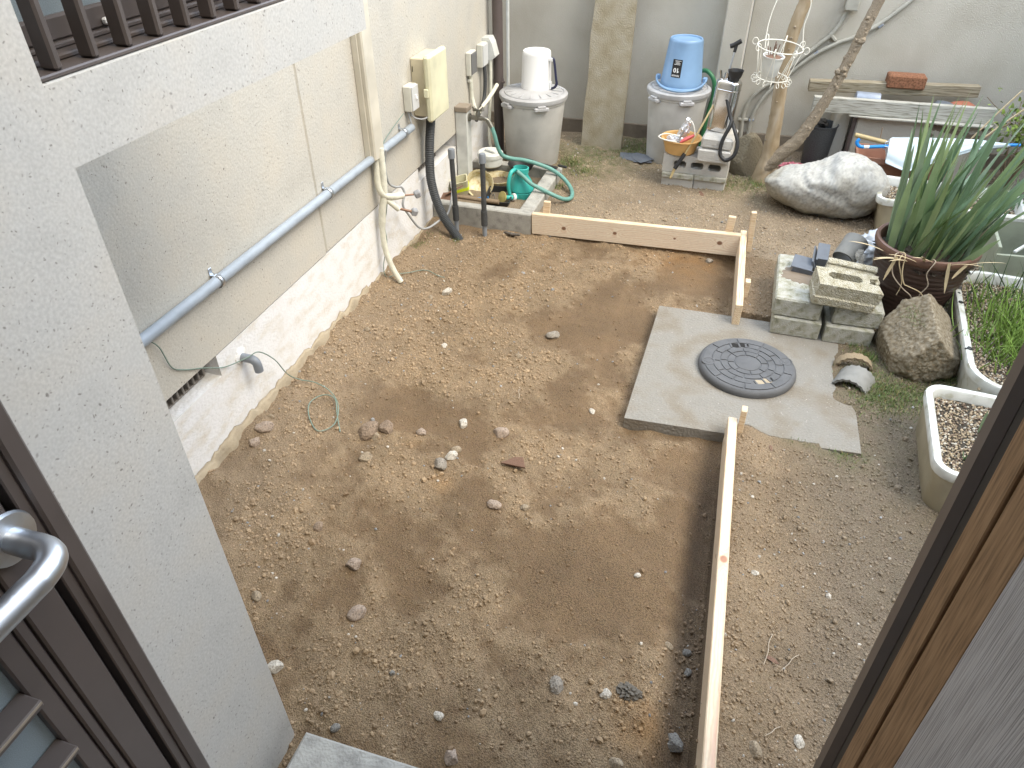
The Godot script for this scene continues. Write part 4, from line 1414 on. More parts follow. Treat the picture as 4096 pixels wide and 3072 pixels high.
# ---------------------------------------------------------------- tap and sink
func sink_corner() -> void:
	var k := thing("sink_kerb", "square concrete kerb of the garden sink against the house wall", "sink", Vector3(-1.2, 0, -3.77))
	var s := S(true)
	prism(s, poly([-1.498, -3.432, -0.936, -3.432, -0.936, -3.49, -1.498, -3.49]), -0.1, 0.119, 0.006)
	pw(k, "kerb", s, M.concrete)
	s = S(true)
	prism(s, poly([-1.018, -3.491, -0.9365, -3.491, -0.9365, -4.14, -1.018, -4.14]), -0.1, 0.1185, 0.006)
	pw(k, "kerb", s, M.concrete)
	s = S(true)
	prism(s, poly([-1.498, -4.083, -1.019, -4.083, -1.019, -4.139, -1.498, -4.139]), -0.1, 0.119, 0.006)
	pw(k, "kerb", s, M.concrete)
	s = S(true)
	bb(s, Vector3(-1.498, -0.1, -3.491), Vector3(-1.019, 0.012, -4.082), 0.0)
	pw(k, "sink_floor", s, M.concrete)
	var p := thing("tap_post", "white square tap post with a brown cap in the sink", "tap post", Vector3(-1.462, 0.01, -3.86))
	s = S(true)
	bb(s, Vector3(-1.498, 0.012, -3.825), Vector3(-1.428, 0.492, -3.895), 0.004)
	pw(p, "post", s, M.white_old)
	s = S(true)
	bb(s, Vector3(-1.4995, 0.492, -3.819), Vector3(-1.423, 0.522, -3.901), 0.004)
	pw(p, "post_cap", s, M.cap_brown)
	var t := thing("tap", "tarnished brass garden tap on the white post", "tap", Vector3(-1.427, 0.46, -3.86))
	s = S()
	tube(s, PackedVector3Array([Vector3(-1.428, 0.458, -3.86), Vector3(-1.418, 0.458, -3.86), Vector3(-1.416, 0.458, -3.86), Vector3(-1.38, 0.458, -3.86), Vector3(-1.35, 0.457, -3.86)]), [0.022, 0.022, 0.012, 0.013, 0.012], 14)
	pw(t, "tap_body", s, M.tap)
	s = S()
	tube(s, PackedVector3Array([Vector3(-1.375, 0.45, -3.86), Vector3(-1.373, 0.485, -3.86), Vector3(-1.372, 0.50, -3.86)]), [0.015, 0.014, 0.007], 12)
	pw(t, "bonnet", s, M.tap)
	s = S()
	tube(s, catmull([Vector3(-1.405, 0.512, -3.875), Vector3(-1.385, 0.502, -3.865), Vector3(-1.36, 0.502, -3.855), Vector3(-1.338, 0.512, -3.845)]), [0.010, 0.006, 0.006, 0.010], 10)
	tube(s, catmull([Vector3(-1.388, 0.512, -3.832), Vector3(-1.374, 0.502, -3.855), Vector3(-1.370, 0.502, -3.866), Vector3(-1.358, 0.512, -3.89)]), [0.010, 0.006, 0.006, 0.010], 10)
	pw(t, "handle", s, M.tap)
	s = S()
	tube(s, catmull([Vector3(-1.352, 0.458, -3.86), Vector3(-1.33, 0.457, -3.86), Vector3(-1.312, 0.448, -3.86), Vector3(-1.30, 0.43, -3.86)]), 0.011, 12)
	pw(t, "spout", s, M.tap)
	var h := thing("garden_hose", "teal garden hose looping from the tap over the sink kerb", "hose", Vector3(-1.0, 0.12, -3.8))
	s = S()
	var hp := catmull([Vector3(-1.312, 0.448, -3.858), Vector3(-1.292, 0.42, -3.855), Vector3(-1.272, 0.37, -3.85), Vector3(-1.255, 0.31, -3.85), Vector3(-1.23, 0.26, -3.86), Vector3(-1.18, 0.235, -3.89), Vector3(-1.13, 0.215, -3.94), Vector3(-1.06, 0.185, -3.985), Vector3(-0.98, 0.152, -4.01), Vector3(-0.90, 0.12, -3.985), Vector3(-0.84, 0.092, -3.93), Vector3(-0.808, 0.078, -3.86), Vector3(-0.808, 0.075, -3.80), Vector3(-0.84, 0.085, -3.76), Vector3(-0.90, 0.115, -3.735), Vector3(-0.955, 0.138, -3.73), Vector3(-1.02, 0.165, -3.73), Vector3(-1.07, 0.195, -3.745), Vector3(-1.11, 0.215, -3.76)], 8)
	tube(s, hp, 0.0118, 12)
	pw(h, "hose", s, M.hose)
	s = S()
	tube(s, PackedVector3Array([Vector3(-1.315, 0.452, -3.858), Vector3(-1.29, 0.415, -3.855)]), 0.0145, 12)
	pw(h, "hose_clip", s, M.tap)
	# lidded round tub behind
	var l := thing("lidded_tub", "round white lidded tub with a flat handle on the back kerb of the sink", "tub", Vector3(-1.37, 0.119, -4.055))
	s = S()
	lathe(s, [Vector2(0.0, 0.0), Vector2(0.07, 0.0), Vector2(0.078, 0.008), Vector2(0.081, 0.05), Vector2(0.081, 0.068)], Vector3.ZERO, 36)
	part(l, "tub", s, M.white_old)
	s = S()
	lathe(s, [Vector2(0.084, 0.055), Vector2(0.086, 0.062), Vector2(0.084, 0.082), Vector2(0.076, 0.09), Vector2(0.06, 0.088), Vector2(0.055, 0.084), Vector2(0.0, 0.084)], Vector3.ZERO, 36)
	part(l, "lid", s, M.white_old)
	s = S(true)
	box(s, Vector3(0, 0.093, 0), Vector3(0.085, 0.012, 0.022), 0.004, turn(-25))
	part(l, "lid_handle", s, M.white_old)
	l.scale = Vector3.ONE * 0.93
	# watering can
	var w := thing("watering_can", "teal plastic watering can lying in the sink with a khaki rose", "watering can", Vector3(-1.10, 0.02, -3.80))
	s = S()
	var cb := turn(-18, 0, 0)
	var rings := []
	for q: Array in [[0.0, 0.05, 0.04], [0.005, 0.066, 0.056], [0.03, 0.076, 0.064], [0.07, 0.079, 0.066], [0.072, 0.076, 0.063], [0.078, 0.076, 0.063], [0.08, 0.079, 0.066], [0.115, 0.074, 0.060], [0.145, 0.055, 0.046], [0.16, 0.043, 0.038], [0.175, 0.041, 0.036], [0.178, 0.045, 0.039], [0.205, 0.046, 0.040], [0.207, 0.040, 0.034], [0.17, 0.036, 0.031]]:
		var r := PackedVector3Array()
		for i in 28:
			var a := TAU * i / 28
			r.append(cb * Vector3(cos(a) * q[1], q[0], sin(a) * q[2]))
		rings.append(r)
	loft(s, rings, true, false)
	part(w, "can_body", s, M.teal)
	s = S()
	tube(s, catmull([cb * Vector3(-0.02, 0.198, 0.035), cb * Vector3(-0.02, 0.19, 0.075), cb * Vector3(-0.02, 0.13, 0.098), cb * Vector3(-0.015, 0.06, 0.088), cb * Vector3(-0.012, 0.03, 0.062)]), [0.012, 0.012, 0.011, 0.010, 0.012], 10)
	part(w, "can_handle", s, M.teal)
	s = S()
	tube(s, catmull([Vector3(-0.01, 0.045, 0.045), Vector3(-0.015, 0.06, 0.085), Vector3(-0.035, 0.065, 0.11), Vector3(-0.06, 0.065, 0.118)]), [0.018, 0.015, 0.013, 0.013], 12)
	part(w, "spout", s, M.teal)
	s = S()
	tube(s, PackedVector3Array([Vector3(-0.012, 0.062, 0.088), Vector3(-0.022, 0.065, 0.10)]), 0.021, 16)
	part(w, "collar", s, M.white)
	s = S()
	var rb := Basis(Vector3(0.55, 0.1, 0.8).normalized().cross(Vector3(-0.75, 0.45, 0.5).normalized()).normalized(), Vector3(-0.55, 0.35, 0.75).normalized(), Vector3.ZERO)
	rb.x = Vector3.UP.cross(rb.y).normalized()
	rb.z = rb.x.cross(rb.y)
	lathe(s, [Vector2(0.013, 0.0), Vector2(0.022, 0.012), Vector2(0.033, 0.022), Vector2(0.033, 0.027), Vector2(0.0, 0.031)], Vector3(-0.058, 0.065, 0.117), 24, rb)
	part(w, "rose", s, M.olive)
	# black tray
	var b := thing("black_tray", "black square plastic tray under the watering can's rose", "tray", Vector3(-1.20, 0.015, -3.70))
	s = S()
	rings = []
	for q: Array in [[0.062, 0.10, 0.002], [0.07, 0.11, 0.075], [0.076, 0.116, 0.075], [0.076, 0.116, 0.079], [0.068, 0.108, 0.079], [0.058, 0.096, 0.006]]:
		rings.append(rrect(q[0], q[1], 0.012, q[2], 4))
	loft(s, rings, true, true)
	part(b, "tray", s, M.black)
	b.rotation.y = deg_to_rad(8)
	# enamel pan behind, tilted bowl, clear jug
	var e := thing("enamel_basin", "wide stained cream enamel basin at the back of the sink", "basin", Vector3(-1.285, 0.03, -3.945))
	s = S()
	lathe(s, [Vector2(0.0, 0.0), Vector2(0.06, 0.0), Vector2(0.072, 0.006), Vector2(0.092, 0.055), Vector2(0.101, 0.058), Vector2(0.101, 0.062), Vector2(0.09, 0.060), Vector2(0.068, 0.012), Vector2(0.0, 0.008)], Vector3.ZERO, 36)
	part(e, "basin", s, M.enamel)
	e = thing("tilted_pan", "dull cream metal pan tipped on its side with a wire bail", "pan", Vector3(-1.36, 0.03, -3.81))
	var pb := turn(-35, 35, -40)
	s = S()
	lathe(s, [Vector2(0.0, 0.0), Vector2(0.05, 0.0), Vector2(0.068, 0.015), Vector2(0.078, 0.06), Vector2(0.084, 0.062), Vector2(0.082, 0.066), Vector2(0.074, 0.06), Vector2(0.06, 0.018), Vector2(0.0, 0.008)], Vector3(0, 0.045, 0), 32, pb)
	part(e, "pan", s, M.enamel)
	s = S()
	tube(s, catmull([Vector3(0.085, 0.07, 0.05), Vector3(0.115, 0.045, 0.10), Vector3(0.13, 0.06, 0.11), Vector3(0.135, 0.02, 0.13)]), 0.002, 6)
	part(e, "wire_bail", s, M.tap)
	e = thing("clear_jug", "translucent square measuring jug with a bright yellow band", "jug", Vector3(-1.43, 0.02, -3.745))
	var jb := turn(22, 8, 14)
	s = S()
	rings = []
	for q: Array in [[0.038, 0.0], [0.04, 0.005], [0.049, 0.125], [0.052, 0.13], [0.046, 0.13], [0.036, 0.01]]:
		rings.append(rrect(q[0], q[0] * 0.85, 0.012, q[1], 4))
	var moved := []
	for r: PackedVector3Array in rings:
		var o := PackedVector3Array()
		for v in r:
			o.append(jb * v)
		moved.append(o)
	loft(s, moved, true, true)
	part(e, "jug", s, M.clear)
	s = S()
	rings = []
	for q: Array in [[0.0455, 0.070], [0.0475, 0.070], [0.049, 0.088], [0.047, 0.088]]:
		var o := PackedVector3Array()
		for v in rrect(q[0], q[0] * 0.86, 0.012, q[1], 4):
			o.append(jb * v)
		rings.append(o)
	loft(s, rings)
	part(e, "yellow_band", s, M.yellow)
	# rusty trowels, hammer handle, blue brush
	e = thing("rusty_spade", "rusty hand spade with a worn wooden handle across the front of the sink", "hand spade", Vector3(-1.40, 0.09, -3.57))
	s = S()
	tube(s, PackedVector3Array([Vector3(-1.44, 0.108, -3.565), Vector3(-1.30, 0.100, -3.578), Vector3(-1.165, 0.098, -3.585)]), [0.010, 0.011, 0.013], 10)
	pw(e, "handle", s, M.stick)
	s = S(true)
	prism(s, poly([-0.07, -0.03, 0.02, -0.045, 0.06, -0.01, 0.06, 0.01, 0.02, 0.045, -0.07, 0.03]), -0.004, 0.004, 0.002, Transform3D(turn(-10, 22, 10), Vector3(-1.455, 0.10, -3.56)))
	prism(s, poly([-0.04, -0.03, 0.05, -0.035, 0.06, 0.03, -0.05, 0.03]), -0.004, 0.004, 0.002, Transform3D(turn(30, -25, 20), Vector3(-1.445, 0.125, -3.60)))
	pw(e, "rusty_blade", s, M.rust)
	e = thing("clay_shards", "reddish clay shards in the front left of the sink", "shards", Vector3(-1.37, 0.05, -3.52))
	s = S(true)
	stone(s, Vector3(-1.36, 0.045, -3.53), Vector3(0.07, 0.02, 0.03), 44, 2, 12, 0.1)
	stone(s, Vector3(-1.43, 0.07, -3.535), Vector3(0.04, 0.02, 0.03), 45, 2, 12, 0.1)
	pw(e, "shard", s, M.rust)
	e = thing("blue_brush", "short bright blue stick lying under the tipped pan", "stick", Vector3(-1.33, 0.06, -3.68))
	s = S()
	tube(s, PackedVector3Array([Vector3(-1.375, 0.055, -3.66), Vector3(-1.26, 0.075, -3.68)]), 0.007, 8)
	pw(e, "handle", s, M.handle_blue)
	# dark pan handle on the kerb
	e = thing("frying_pan", "black pan lying on the back kerb with its handle pointing to the yard", "frying pan", Vector3(-1.15, 0.13, -4.03))
	s = S()
	lathe(s, [Vector2(0.0, 0.0), Vector2(0.06, 0.0), Vector2(0.08, 0.035), Vector2(0.083, 0.036), Vector2(0.063, 0.004), Vector2(0.0, 0.004)], Vector3(-1.165, 0.122, -4.035), 32, turn(0, 0, 3))
	pw(e, "pan", s, M.black)
	s = S(true)
	box(s, Vector3(-1.02, 0.148, -4.065), Vector3(0.15, 0.012, 0.024), 0.005, turn(-12, 0, -2))
	box(s, Vector3(-0.925, 0.146, -4.086), Vector3(0.06, 0.012, 0.017), 0.005, turn(-12, 0, -2))
	pw(e, "handle", s, M.black)

# ---------------------------------------------------------------- bins and what stands on them
func pail(label: String, at: Vector3, r: float, h: float, yaw: float, group: String) -> Node3D:
	var o := thing("dustbin", label, "dustbin", at, group)
	o.rotation.y = yaw
	var s := S()
	lathe(s, [Vector2(0.0, 0.0), Vector2(r * 0.76, 0.0), Vector2(r * 0.79, 0.012), Vector2(r * 0.93, h - 0.05), Vector2(r * 0.96, h - 0.045), Vector2(r * 0.97, h - 0.02)], Vector3.ZERO, 56)
	part(o, "bin_body", s, M.pail)
	s = S()
	lathe(s, [Vector2(r * 0.97, h - 0.03), Vector2(r, h - 0.03), Vector2(r * 1.01, h - 0.024), Vector2(r * 1.01, h - 0.006), Vector2(r * 0.98, h), Vector2(r * 0.90, h + 0.002), Vector2(r * 0.885, h - 0.003), Vector2(r * 0.86, h - 0.003), Vector2(r * 0.845, h + 0.004), Vector2(r * 0.4, h + 0.018), Vector2(0.0, h + 0.02)], Vector3.ZERO, 56)
	var lid := part(o, "lid", s, M.pail_lid)
	for i in 16:
		var a := TAU * (i + 0.5) / 16
		s = S(true)
		box(s, Vector3(r * 0.62, h + 0.0115, 0), Vector3(r * 0.42, 0.004, 0.003), 0.001, turn(0, 0, -1.4))
		var rib := part(lid, "lid_rib", s, M.pail_lid)
		rib.rotation.y = a
	for a: float in [58.0, 122.0, 238.0, 302.0]:
		var rad := deg_to_rad(a)
		s = S(true)
		box(s, Vector3(0, h - 0.048, r * 0.97), Vector3(0.088, 0.022, 0.038), 0.005, turn(0, 0, 0))
		box(s, Vector3(0, h - 0.034, r * 0.985), Vector3(0.05, 0.014, 0.03), 0.003)
		var lug := part(o, "lug", s, M.pail_lid)
		lug.rotation.y = PI * 0.5 - rad
	s = S(true)
	box(s, Vector3(0, h - 0.048, r * 0.94), Vector3(0.004, 0.02, 0.006), 0.001)
	part(o, "seam", s, M.pail_lid)
	return o

func bins_corner() -> void:
	pail("pale grey round dustbin under the white jug", Vector3(-1.19, 0.05, -4.37), 0.208, 0.43, deg_to_rad(-3), "grey lidded dustbins")
	pail("pale grey round dustbin under the upturned blue bucket", Vector3(-0.345, 0.05, -4.66), 0.192, 0.45, deg_to_rad(-10), "grey lidded dustbins")
	var j := thing("white_jug", "tall white upturned jug with a navy handle on the left dustbin", "jug", Vector3(-1.185, 0.489, -4.41))
	var s := S()
	lathe(s, [Vector2(0.094, 0.0), Vector2(0.092, 0.004), Vector2(0.086, 0.20), Vector2(0.084, 0.212), Vector2(0.080, 0.217), Vector2(0.074, 0.214), Vector2(0.0, 0.213)], Vector3.ZERO, 48)
	part(j, "jug_body", s, M.white)
	s = S()
	tube(s, catmull([Vector3(0.083, 0.178, 0.02), Vector3(0.105, 0.182, 0.025), Vector3(0.116, 0.165, 0.028), Vector3(0.13, 0.075, 0.03), Vector3(0.135, 0.045, 0.03), Vector3(0.122, 0.022, 0.028), Vector3(0.095, 0.012, 0.022)]), [0.009, 0.009, 0.0075, 0.0075, 0.0085, 0.008, 0.007], 10)
	part(j, "handle", s, M.navy)
	s = S(true)
	box(s, Vector3(0.096, 0.178, 0.023), Vector3(0.03, 0.022, 0.024), 0.005)
	part(j, "handle_mount", s, M.white)
	s = S(true)
	box(s, Vector3(0.096, 0.03, 0.022), Vector3(0.014, 0.045, 0.02), 0.004)
	part(j, "handle_mount", s, M.white)
	# blue bucket upside down
	var b := thing("blue_bucket", "upturned blue plastic bucket on the right dustbin", "bucket", Vector3(-0.338, 0.508, -4.645))
	s = S()
	lathe(s, [Vector2(0.128, 0.0), Vector2(0.134, 0.002), Vector2(0.134, 0.012), Vector2(0.128, 0.014), Vector2(0.124, 0.016), Vector2(0.123, 0.036), Vector2(0.121, 0.040), Vector2(0.099, 0.258), Vector2(0.096, 0.268), Vector2(0.091, 0.272), Vector2(0.086, 0.270), Vector2(0.083, 0.262), Vector2(0.0, 0.262)], Vector3.ZERO, 56)
	part(b, "bucket_body", s, M.blue)
	s = S()
	var pts := []
	for i in 25:
		var a := deg_to_rad(-8.0 + 196.0 * i / 24.0)
		pts.append(Vector3(cos(a) * 0.148, 0.050 - 0.040 * maxf(0.0, sin(a)), sin(a) * 0.160))
	tube(s, catmull(pts, 3), 0.007, 8)
	part(b, "bail", s, M.blue)
	for x: float in [-0.137, 0.137]:
		s = S(true)
		box(s, Vector3(x, 0.045, 0), Vector3(0.022, 0.03, 0.03), 0.005)
		part(b, "bail_ear", s, M.blue)
	# printed label, upside down with the bucket
	var face := Basis(Vector3.UP, deg_to_rad(-14))
	var lean := atan2(0.022, 0.218)
	s = S()
	var w0 := 0.029
	var rings := []
	for i in 9:
		var x := -w0 + 2.0 * w0 * i / 8.0
		var row := PackedVector3Array()
		for k in 2:
			var y := 0.075 + 0.098 * k
			var r := 0.121 - 0.022 * (y - 0.04) / 0.218 + 0.0006
			var a := x / r
			row.append(face * Vector3(sin(a) * r, y, cos(a) * r))
		rings.append(row)
	loft(s, rings, false, false, false)
	var lb := part(b, "label_print", s, M.black)
	for q: Array in [["TOUGH", 13, 0.086, 0.0135, true], ["10", 40, 0.115, 0.034, true], ["STRONG BUCKET", 0, 0.0, 0.0, false]]:
		if not q[4]:
			continue
		var tm := TextMesh.new()
		tm.text = q[0]
		var f := SystemFont.new()
		f.font_names = PackedStringArray(["Droid Sans"])
		f.font_weight = 700
		tm.font = f
		tm.font_size = 48
		tm.pixel_size = q[3] / 48.0
		tm.depth = 0.0008
		var mi := MeshInstance3D.new()
		mi.name = nm(lb, "print")
		mi.mesh = tm
		mi.material_override = M.white
		lb.add_child(mi, true)
		var y: float = q[2]
		var r := 0.121 - 0.022 * (y - 0.04) / 0.218 + 0.0018
		mi.transform = Transform3D(face * Basis(Vector3.BACK, PI) * Basis(Vector3.RIGHT, lean), face * Vector3(0, y, r))
	for i in 4:
		s = S(true)
		var y := 0.146 + i * 0.0065
		var r := 0.121 - 0.022 * (y - 0.04) / 0.218 + 0.0012
		box(s, face * Vector3(0.004 * (i % 2), y, r), Vector3(0.036 - 0.006 * (i % 3), 0.002, 0.0014), 0.0, face)
		part(lb, "small_print", s, M.white)
	# leaning board
	s = S(true)
	var outline := PackedVector2Array()
	for i in 13:
		var y := 1.32 * i / 12.0
		outline.append(Vector2(-0.135 + 0.012 * y + (0.006 * sin(i * 5.0) if i % 2 == 0 else 0.0), y))
	for i in 13:
		var y := 1.32 * (12 - i) / 12.0
		outline.append(Vector2(0.135 - 0.004 * y, y))
	prism(s, outline, -0.016, 0.016, 0.003, Transform3D(Basis(Vector3(1, 0, 0), Vector3(0, 0, -1), Vector3(0, 1, 0)), Vector3.ZERO))
	var o := solo("leaning_board", s, M.board, "tall narrow weathered board leaning on the garden wall between the dustbins", "board")
	o.position = Vector3(-0.808, 0.05, -4.715)
	o.rotation = Vector3(deg_to_rad(-7.2), 0, 0)
	# dark green hose behind the right bin
	var h := thing("green_hose", "dark green hose arching behind the dustbin with the blue bucket", "hose", Vector3(-0.16, 0.06, -4.74))
	s = S()
	tube(s, catmull([Vector3(-0.25, 0.56, -4.80), Vector3(-0.205, 0.578, -4.76), Vector3(-0.165, 0.555, -4.74), Vector3(-0.142, 0.51, -4.735), Vector3(-0.138, 0.44, -4.735), Vector3(-0.148, 0.37, -4.735), Vector3(-0.16, 0.25, -4.73), Vector3(-0.17, 0.06, -4.72)]), 0.013, 10)
	pw(h, "hose", s, M.hose_dark)

# ---------------------------------------------------------------- rear pile of blocks
func hollow_block(parent: Node3D, called: String, c: Vector3, l: float, h: float, d: float, holes: Array, hw: float, hh: float, b: Basis, m: Material) -> void:
	# block with holes running along its depth (local z)
	var s := S(true)
	var t := Transform3D(b * Basis(Vector3(1, 0, 0), Vector3(0, 0, -1), Vector3(0, 1, 0)), c)
	var xs := [-l * 0.5]
	for i in holes.size():
		var hx: float = holes[i]
		var right: float = (hx + float(holes[i + 1])) * 0.5 if i + 1 < holes.size() else l * 0.5
		var left: float = xs[-1]
		var y := h * 0.5
		var q := 0.010
		prism(s, poly([left, -y, hx, -y, hx, -hh, hx - hw + q, -hh, hx - hw, -hh + q, hx - hw, hh - q, hx - hw + q, hh, hx, hh, hx, y, left, y]), -d * 0.5, d * 0.5, 0.0, t)
		prism(s, poly([right, -y, right, y, hx, y, hx, hh, hx + hw - q, hh, hx + hw, hh - q, hx + hw, -hh + q, hx + hw - q, -hh, hx, -hh, hx, -y]), -d * 0.5, d * 0.5, 0.0, t)
		xs.append(right)
	part(parent, called, s, m)

func paver(label: String, c: Vector3, size: Vector3, b: Basis, m: Material, group: String, bev := 0.004) -> MeshInstance3D:
	var s := S(true)
	box(s, Vector3.ZERO, size, bev, b)
	var o := solo("concrete_block", s, m, label, "concrete block", group)
	o.position = c
	return o

func block_pile_rear() -> void:
	var g := "concrete blocks stacked before the right dustbin"
	var y0 := 0.05
	paver("left block in the bottom row of the pile under the orange basin", Vector3(-0.246, y0 + 0.03, -4.29), Vector3(0.183, 0.062, 0.20), turn(-1), M.block_pale, g)
	paver("right block in the bottom row of the pile under the orange basin", Vector3(-0.060, y0 + 0.03, -4.30), Vector3(0.181, 0.062, 0.20), turn(-1.5), M.block_pale, g)
	paver("thin left slab in the second row of the pile under the orange basin", Vector3(-0.246, y0 + 0.077, -4.275), Vector3(0.186, 0.03, 0.20), turn(-1.5), M.block, g)
	paver("thin right slab in the second row of the pile under the orange basin", Vector3(-0.058, y0 + 0.077, -4.282), Vector3(0.184, 0.03, 0.20), turn(-1.8), M.block, g)
	var b := thing("hollow_block", "three-holed hollow concrete block in the pile under the orange basin", "concrete block", Vector3(-0.155, y0 + 0.143, -4.29), g)
	hollow_block(b, "block_body", Vector3.ZERO, 0.375, 0.10, 0.19, [-0.088, 0.012, 0.112], 0.036, 0.020, turn(-2), M.block_pale)
	paver("lower small block right of the orange basin, under the steel sprayer", Vector3(-0.055, 0.277, -4.24), Vector3(0.18, 0.066, 0.21), turn(-4), M.block_pale, g)
	paver("upper small block with the steel sprayer standing on it", Vector3(-0.048, 0.345, -4.262), Vector3(0.175, 0.066, 0.22), turn(-5), M.block_pale, g, 0.012)
	# basin with odds and ends
	var o := thing("orange_basin", "faded orange plastic basin holding foil, a red scraper and wire", "basin", Vector3(-0.262, 0.245, -4.265))
	var s := S()
	lathe(s, [Vector2(0.0, 0.0), Vector2(0.078, 0.0), Vector2(0.086, 0.004), Vector2(0.093, 0.03), Vector2(0.108, 0.078), Vector2(0.118, 0.081), Vector2(0.118, 0.086), Vector2(0.105, 0.084), Vector2(0.088, 0.03), Vector2(0.08, 0.010), Vector2(0.0, 0.008)], Vector3.ZERO, 44)
	part(o, "basin", s, M.peach)
	o = thing("crumpled_foil", "crumpled silver foil bag standing in the orange basin", "foil", Vector3(-0.27, 0.27, -4.26))
	s = S(true)
	stone(s, Vector3(-0.262, 0.35, -4.265), Vector3(0.03, 0.085, 0.022), 71, 3, 14, 0.5, turn(0, 0, -28))
	stone(s, Vector3(-0.30, 0.315, -4.25), Vector3(0.05, 0.03, 0.045), 72, 3, 14, 0.5)
	stone(s, Vector3(-0.235, 0.41, -4.27), Vector3(0.022, 0.03, 0.02), 73, 2, 10, 0.5)
	pw(o, "foil", s, M.foil)
	o = thing("red_scraper", "red-handled scraper lying in the orange basin", "scraper", Vector3(-0.22, 0.33, -4.22))
	s = S()
	tube(s, catmull([Vector3(-0.262, 0.318, -4.20), Vector3(-0.235, 0.335, -4.215), Vector3(-0.19, 0.352, -4.245)]), [0.006, 0.012, 0.008], 10)
	pw(o, "handle", s, M.red)
	s = S()
	tube(s, PackedVector3Array([Vector3(-0.262, 0.318, -4.20), Vector3(-0.30, 0.31, -4.20)]), 0.004, 6)
	tube(s, PackedVector3Array([Vector3(-0.275, 0.315, -4.205), Vector3(-0.255, 0.37, -4.24)]), 0.004, 6)
	pw(o, "blade", s, M.tap)
	o = thing("bail_wire", "white covered wire bent over the orange basin's rim", "wire", Vector3(-0.3, 0.33, -4.2))
	s = S()
	tube(s, catmull([Vector3(-0.28, 0.335, -4.155), Vector3(-0.345, 0.335, -4.17), Vector3(-0.39, 0.335, -4.22), Vector3(-0.35, 0.345, -4.25), Vector3(-0.27, 0.34, -4.24)]), 0.0035, 6)
	tube(s, catmull([Vector3(-0.24, 0.43, -4.27), Vector3(-0.215, 0.42, -4.26), Vector3(-0.195, 0.385, -4.245), Vector3(-0.188, 0.35, -4.24)]), 0.0035, 6)
	pw(o, "wire", s, M.wire)
	# sprayer
	o = thing("steel_sprayer", "shiny stainless garden sprayer with pump handle and black strap", "sprayer", Vector3(-0.062, 0.379, -4.30))
	var tb := turn(-16, 0, -3)
	s = S()
	var rings := []
	for q: Array in [[0.0, 0.060, 0.043], [0.004, 0.067, 0.049], [0.262, 0.067, 0.049], [0.270, 0.065, 0.047], [0.278, 0.056, 0.039], [0.284, 0.02, 0.015]]:
		var r := PackedVector3Array()
		for v in rrect(q[1], q[2], minf(q[2] * 0.9, 0.038), q[0], 8):
			r.append(tb * v)
		rings.append(r)
	loft(s, rings, true, true)
	part(o, "tank", s, M.chrome)
	s = S()
	rings = []
	for q: Array in [[0.225, 0.0672, 0.0492], [0.226, 0.0685, 0.0505], [0.231, 0.0685, 0.0505], [0.232, 0.0672, 0.0492]]:
		var r := PackedVector3Array()
		for v in rrect(q[1], q[2], 0.038, q[0], 8):
			r.append(tb * v)
		rings.append(r)
	loft(s, rings)
	part(o, "band", s, M.chrome)
	s = S()
	lathe(s, [Vector2(0.025, 0.24), Vector2(0.026, 0.258), Vector2(0.034, 0.27), Vector2(0.042, 0.30), Vector2(0.043, 0.302), Vector2(0.038, 0.30), Vector2(0.028, 0.272), Vector2(0.0, 0.268)], Vector3(0.036, 0.028, 0.012), 28)
	part(o, "black_funnel", s, M.black)
	s = S()
	tube(s, PackedVector3Array([Vector3(-0.005, 0.275, -0.005), Vector3(-0.005, 0.31, -0.005)]), 0.016, 14)
	tube(s, PackedVector3Array([Vector3(-0.035, 0.275, 0.0), Vector3(-0.045, 0.32, 0.0)]), 0.008, 10)
	part(o, "valve", s, M.chrome)
	s = S()
	tube(s, PackedVector3Array([Vector3(-0.005, 0.27, -0.008), Vector3(0.012, 0.435, -0.03)]), 0.005, 8)
	part(o, "pump_rod", s, M.steel)
	s = S()
	tube(s, catmull([Vector3(-0.018, 0.437, -0.035), Vector3(0.002, 0.445, -0.034), Vector3(0.035, 0.468, -0.03)]), 0.0125, 10)
	tube(s, PackedVector3Array([Vector3(0.010, 0.41, -0.028), Vector3(0.014, 0.445, -0.032)]), 0.009, 10)
	part(o, "pump_handle", s, M.black)
	s = S(true)
	var sp := [Vector3(-0.045, 0.565, -4.245), Vector3(-0.01, 0.485, -4.21), Vector3(0.03, 0.42, -4.16), Vector3(0.055, 0.36, -4.14), Vector3(0.045, 0.30, -4.125), Vector3(0.005, 0.272, -4.12), Vector3(-0.03, 0.305, -4.13), Vector3(-0.03, 0.37, -4.145), Vector3(-0.005, 0.44, -4.17), Vector3(0.0, 0.47, -4.19)]
	var ctr := catmull(sp, 6)
	var strip := []
	for i in ctr.size():
		var d := (ctr[mini(i + 1, ctr.size() - 1)] - ctr[maxi(i - 1, 0)]).normalized()
		var sd := d.cross(Vector3(0.25, 0.25, 0.9)).normalized() * 0.0105
		var up := sd.cross(d).normalized() * 0.0011
		strip.append(PackedVector3Array([ctr[i] - sd - up, ctr[i] + sd - up, ctr[i] + sd + up, ctr[i] - sd + up]))
	loft(s, strip, true, true)
	pw(o, "strap", s, M.black)
	o = thing("spray_wand", "long brass spray wand leaning down across the pile of blocks", "spray wand", Vector3(-0.27, 0.16, -4.13))
	s = S()
	tube(s, catmull([Vector3(-0.225, 0.265, -4.165), Vector3(-0.16, 0.415, -4.2), Vector3(-0.105, 0.545, -4.30), Vector3(-0.09, 0.60, -4.40)]), 0.0055, 8)
	pw(o, "tube", s, M.bamboo)
	s = S()
	tube(s, PackedVector3Array([Vector3(-0.268, 0.185, -4.14), Vector3(-0.225, 0.27, -4.165)]), 0.012, 10)
	pw(o, "grip", s, M.black)
	s = S()
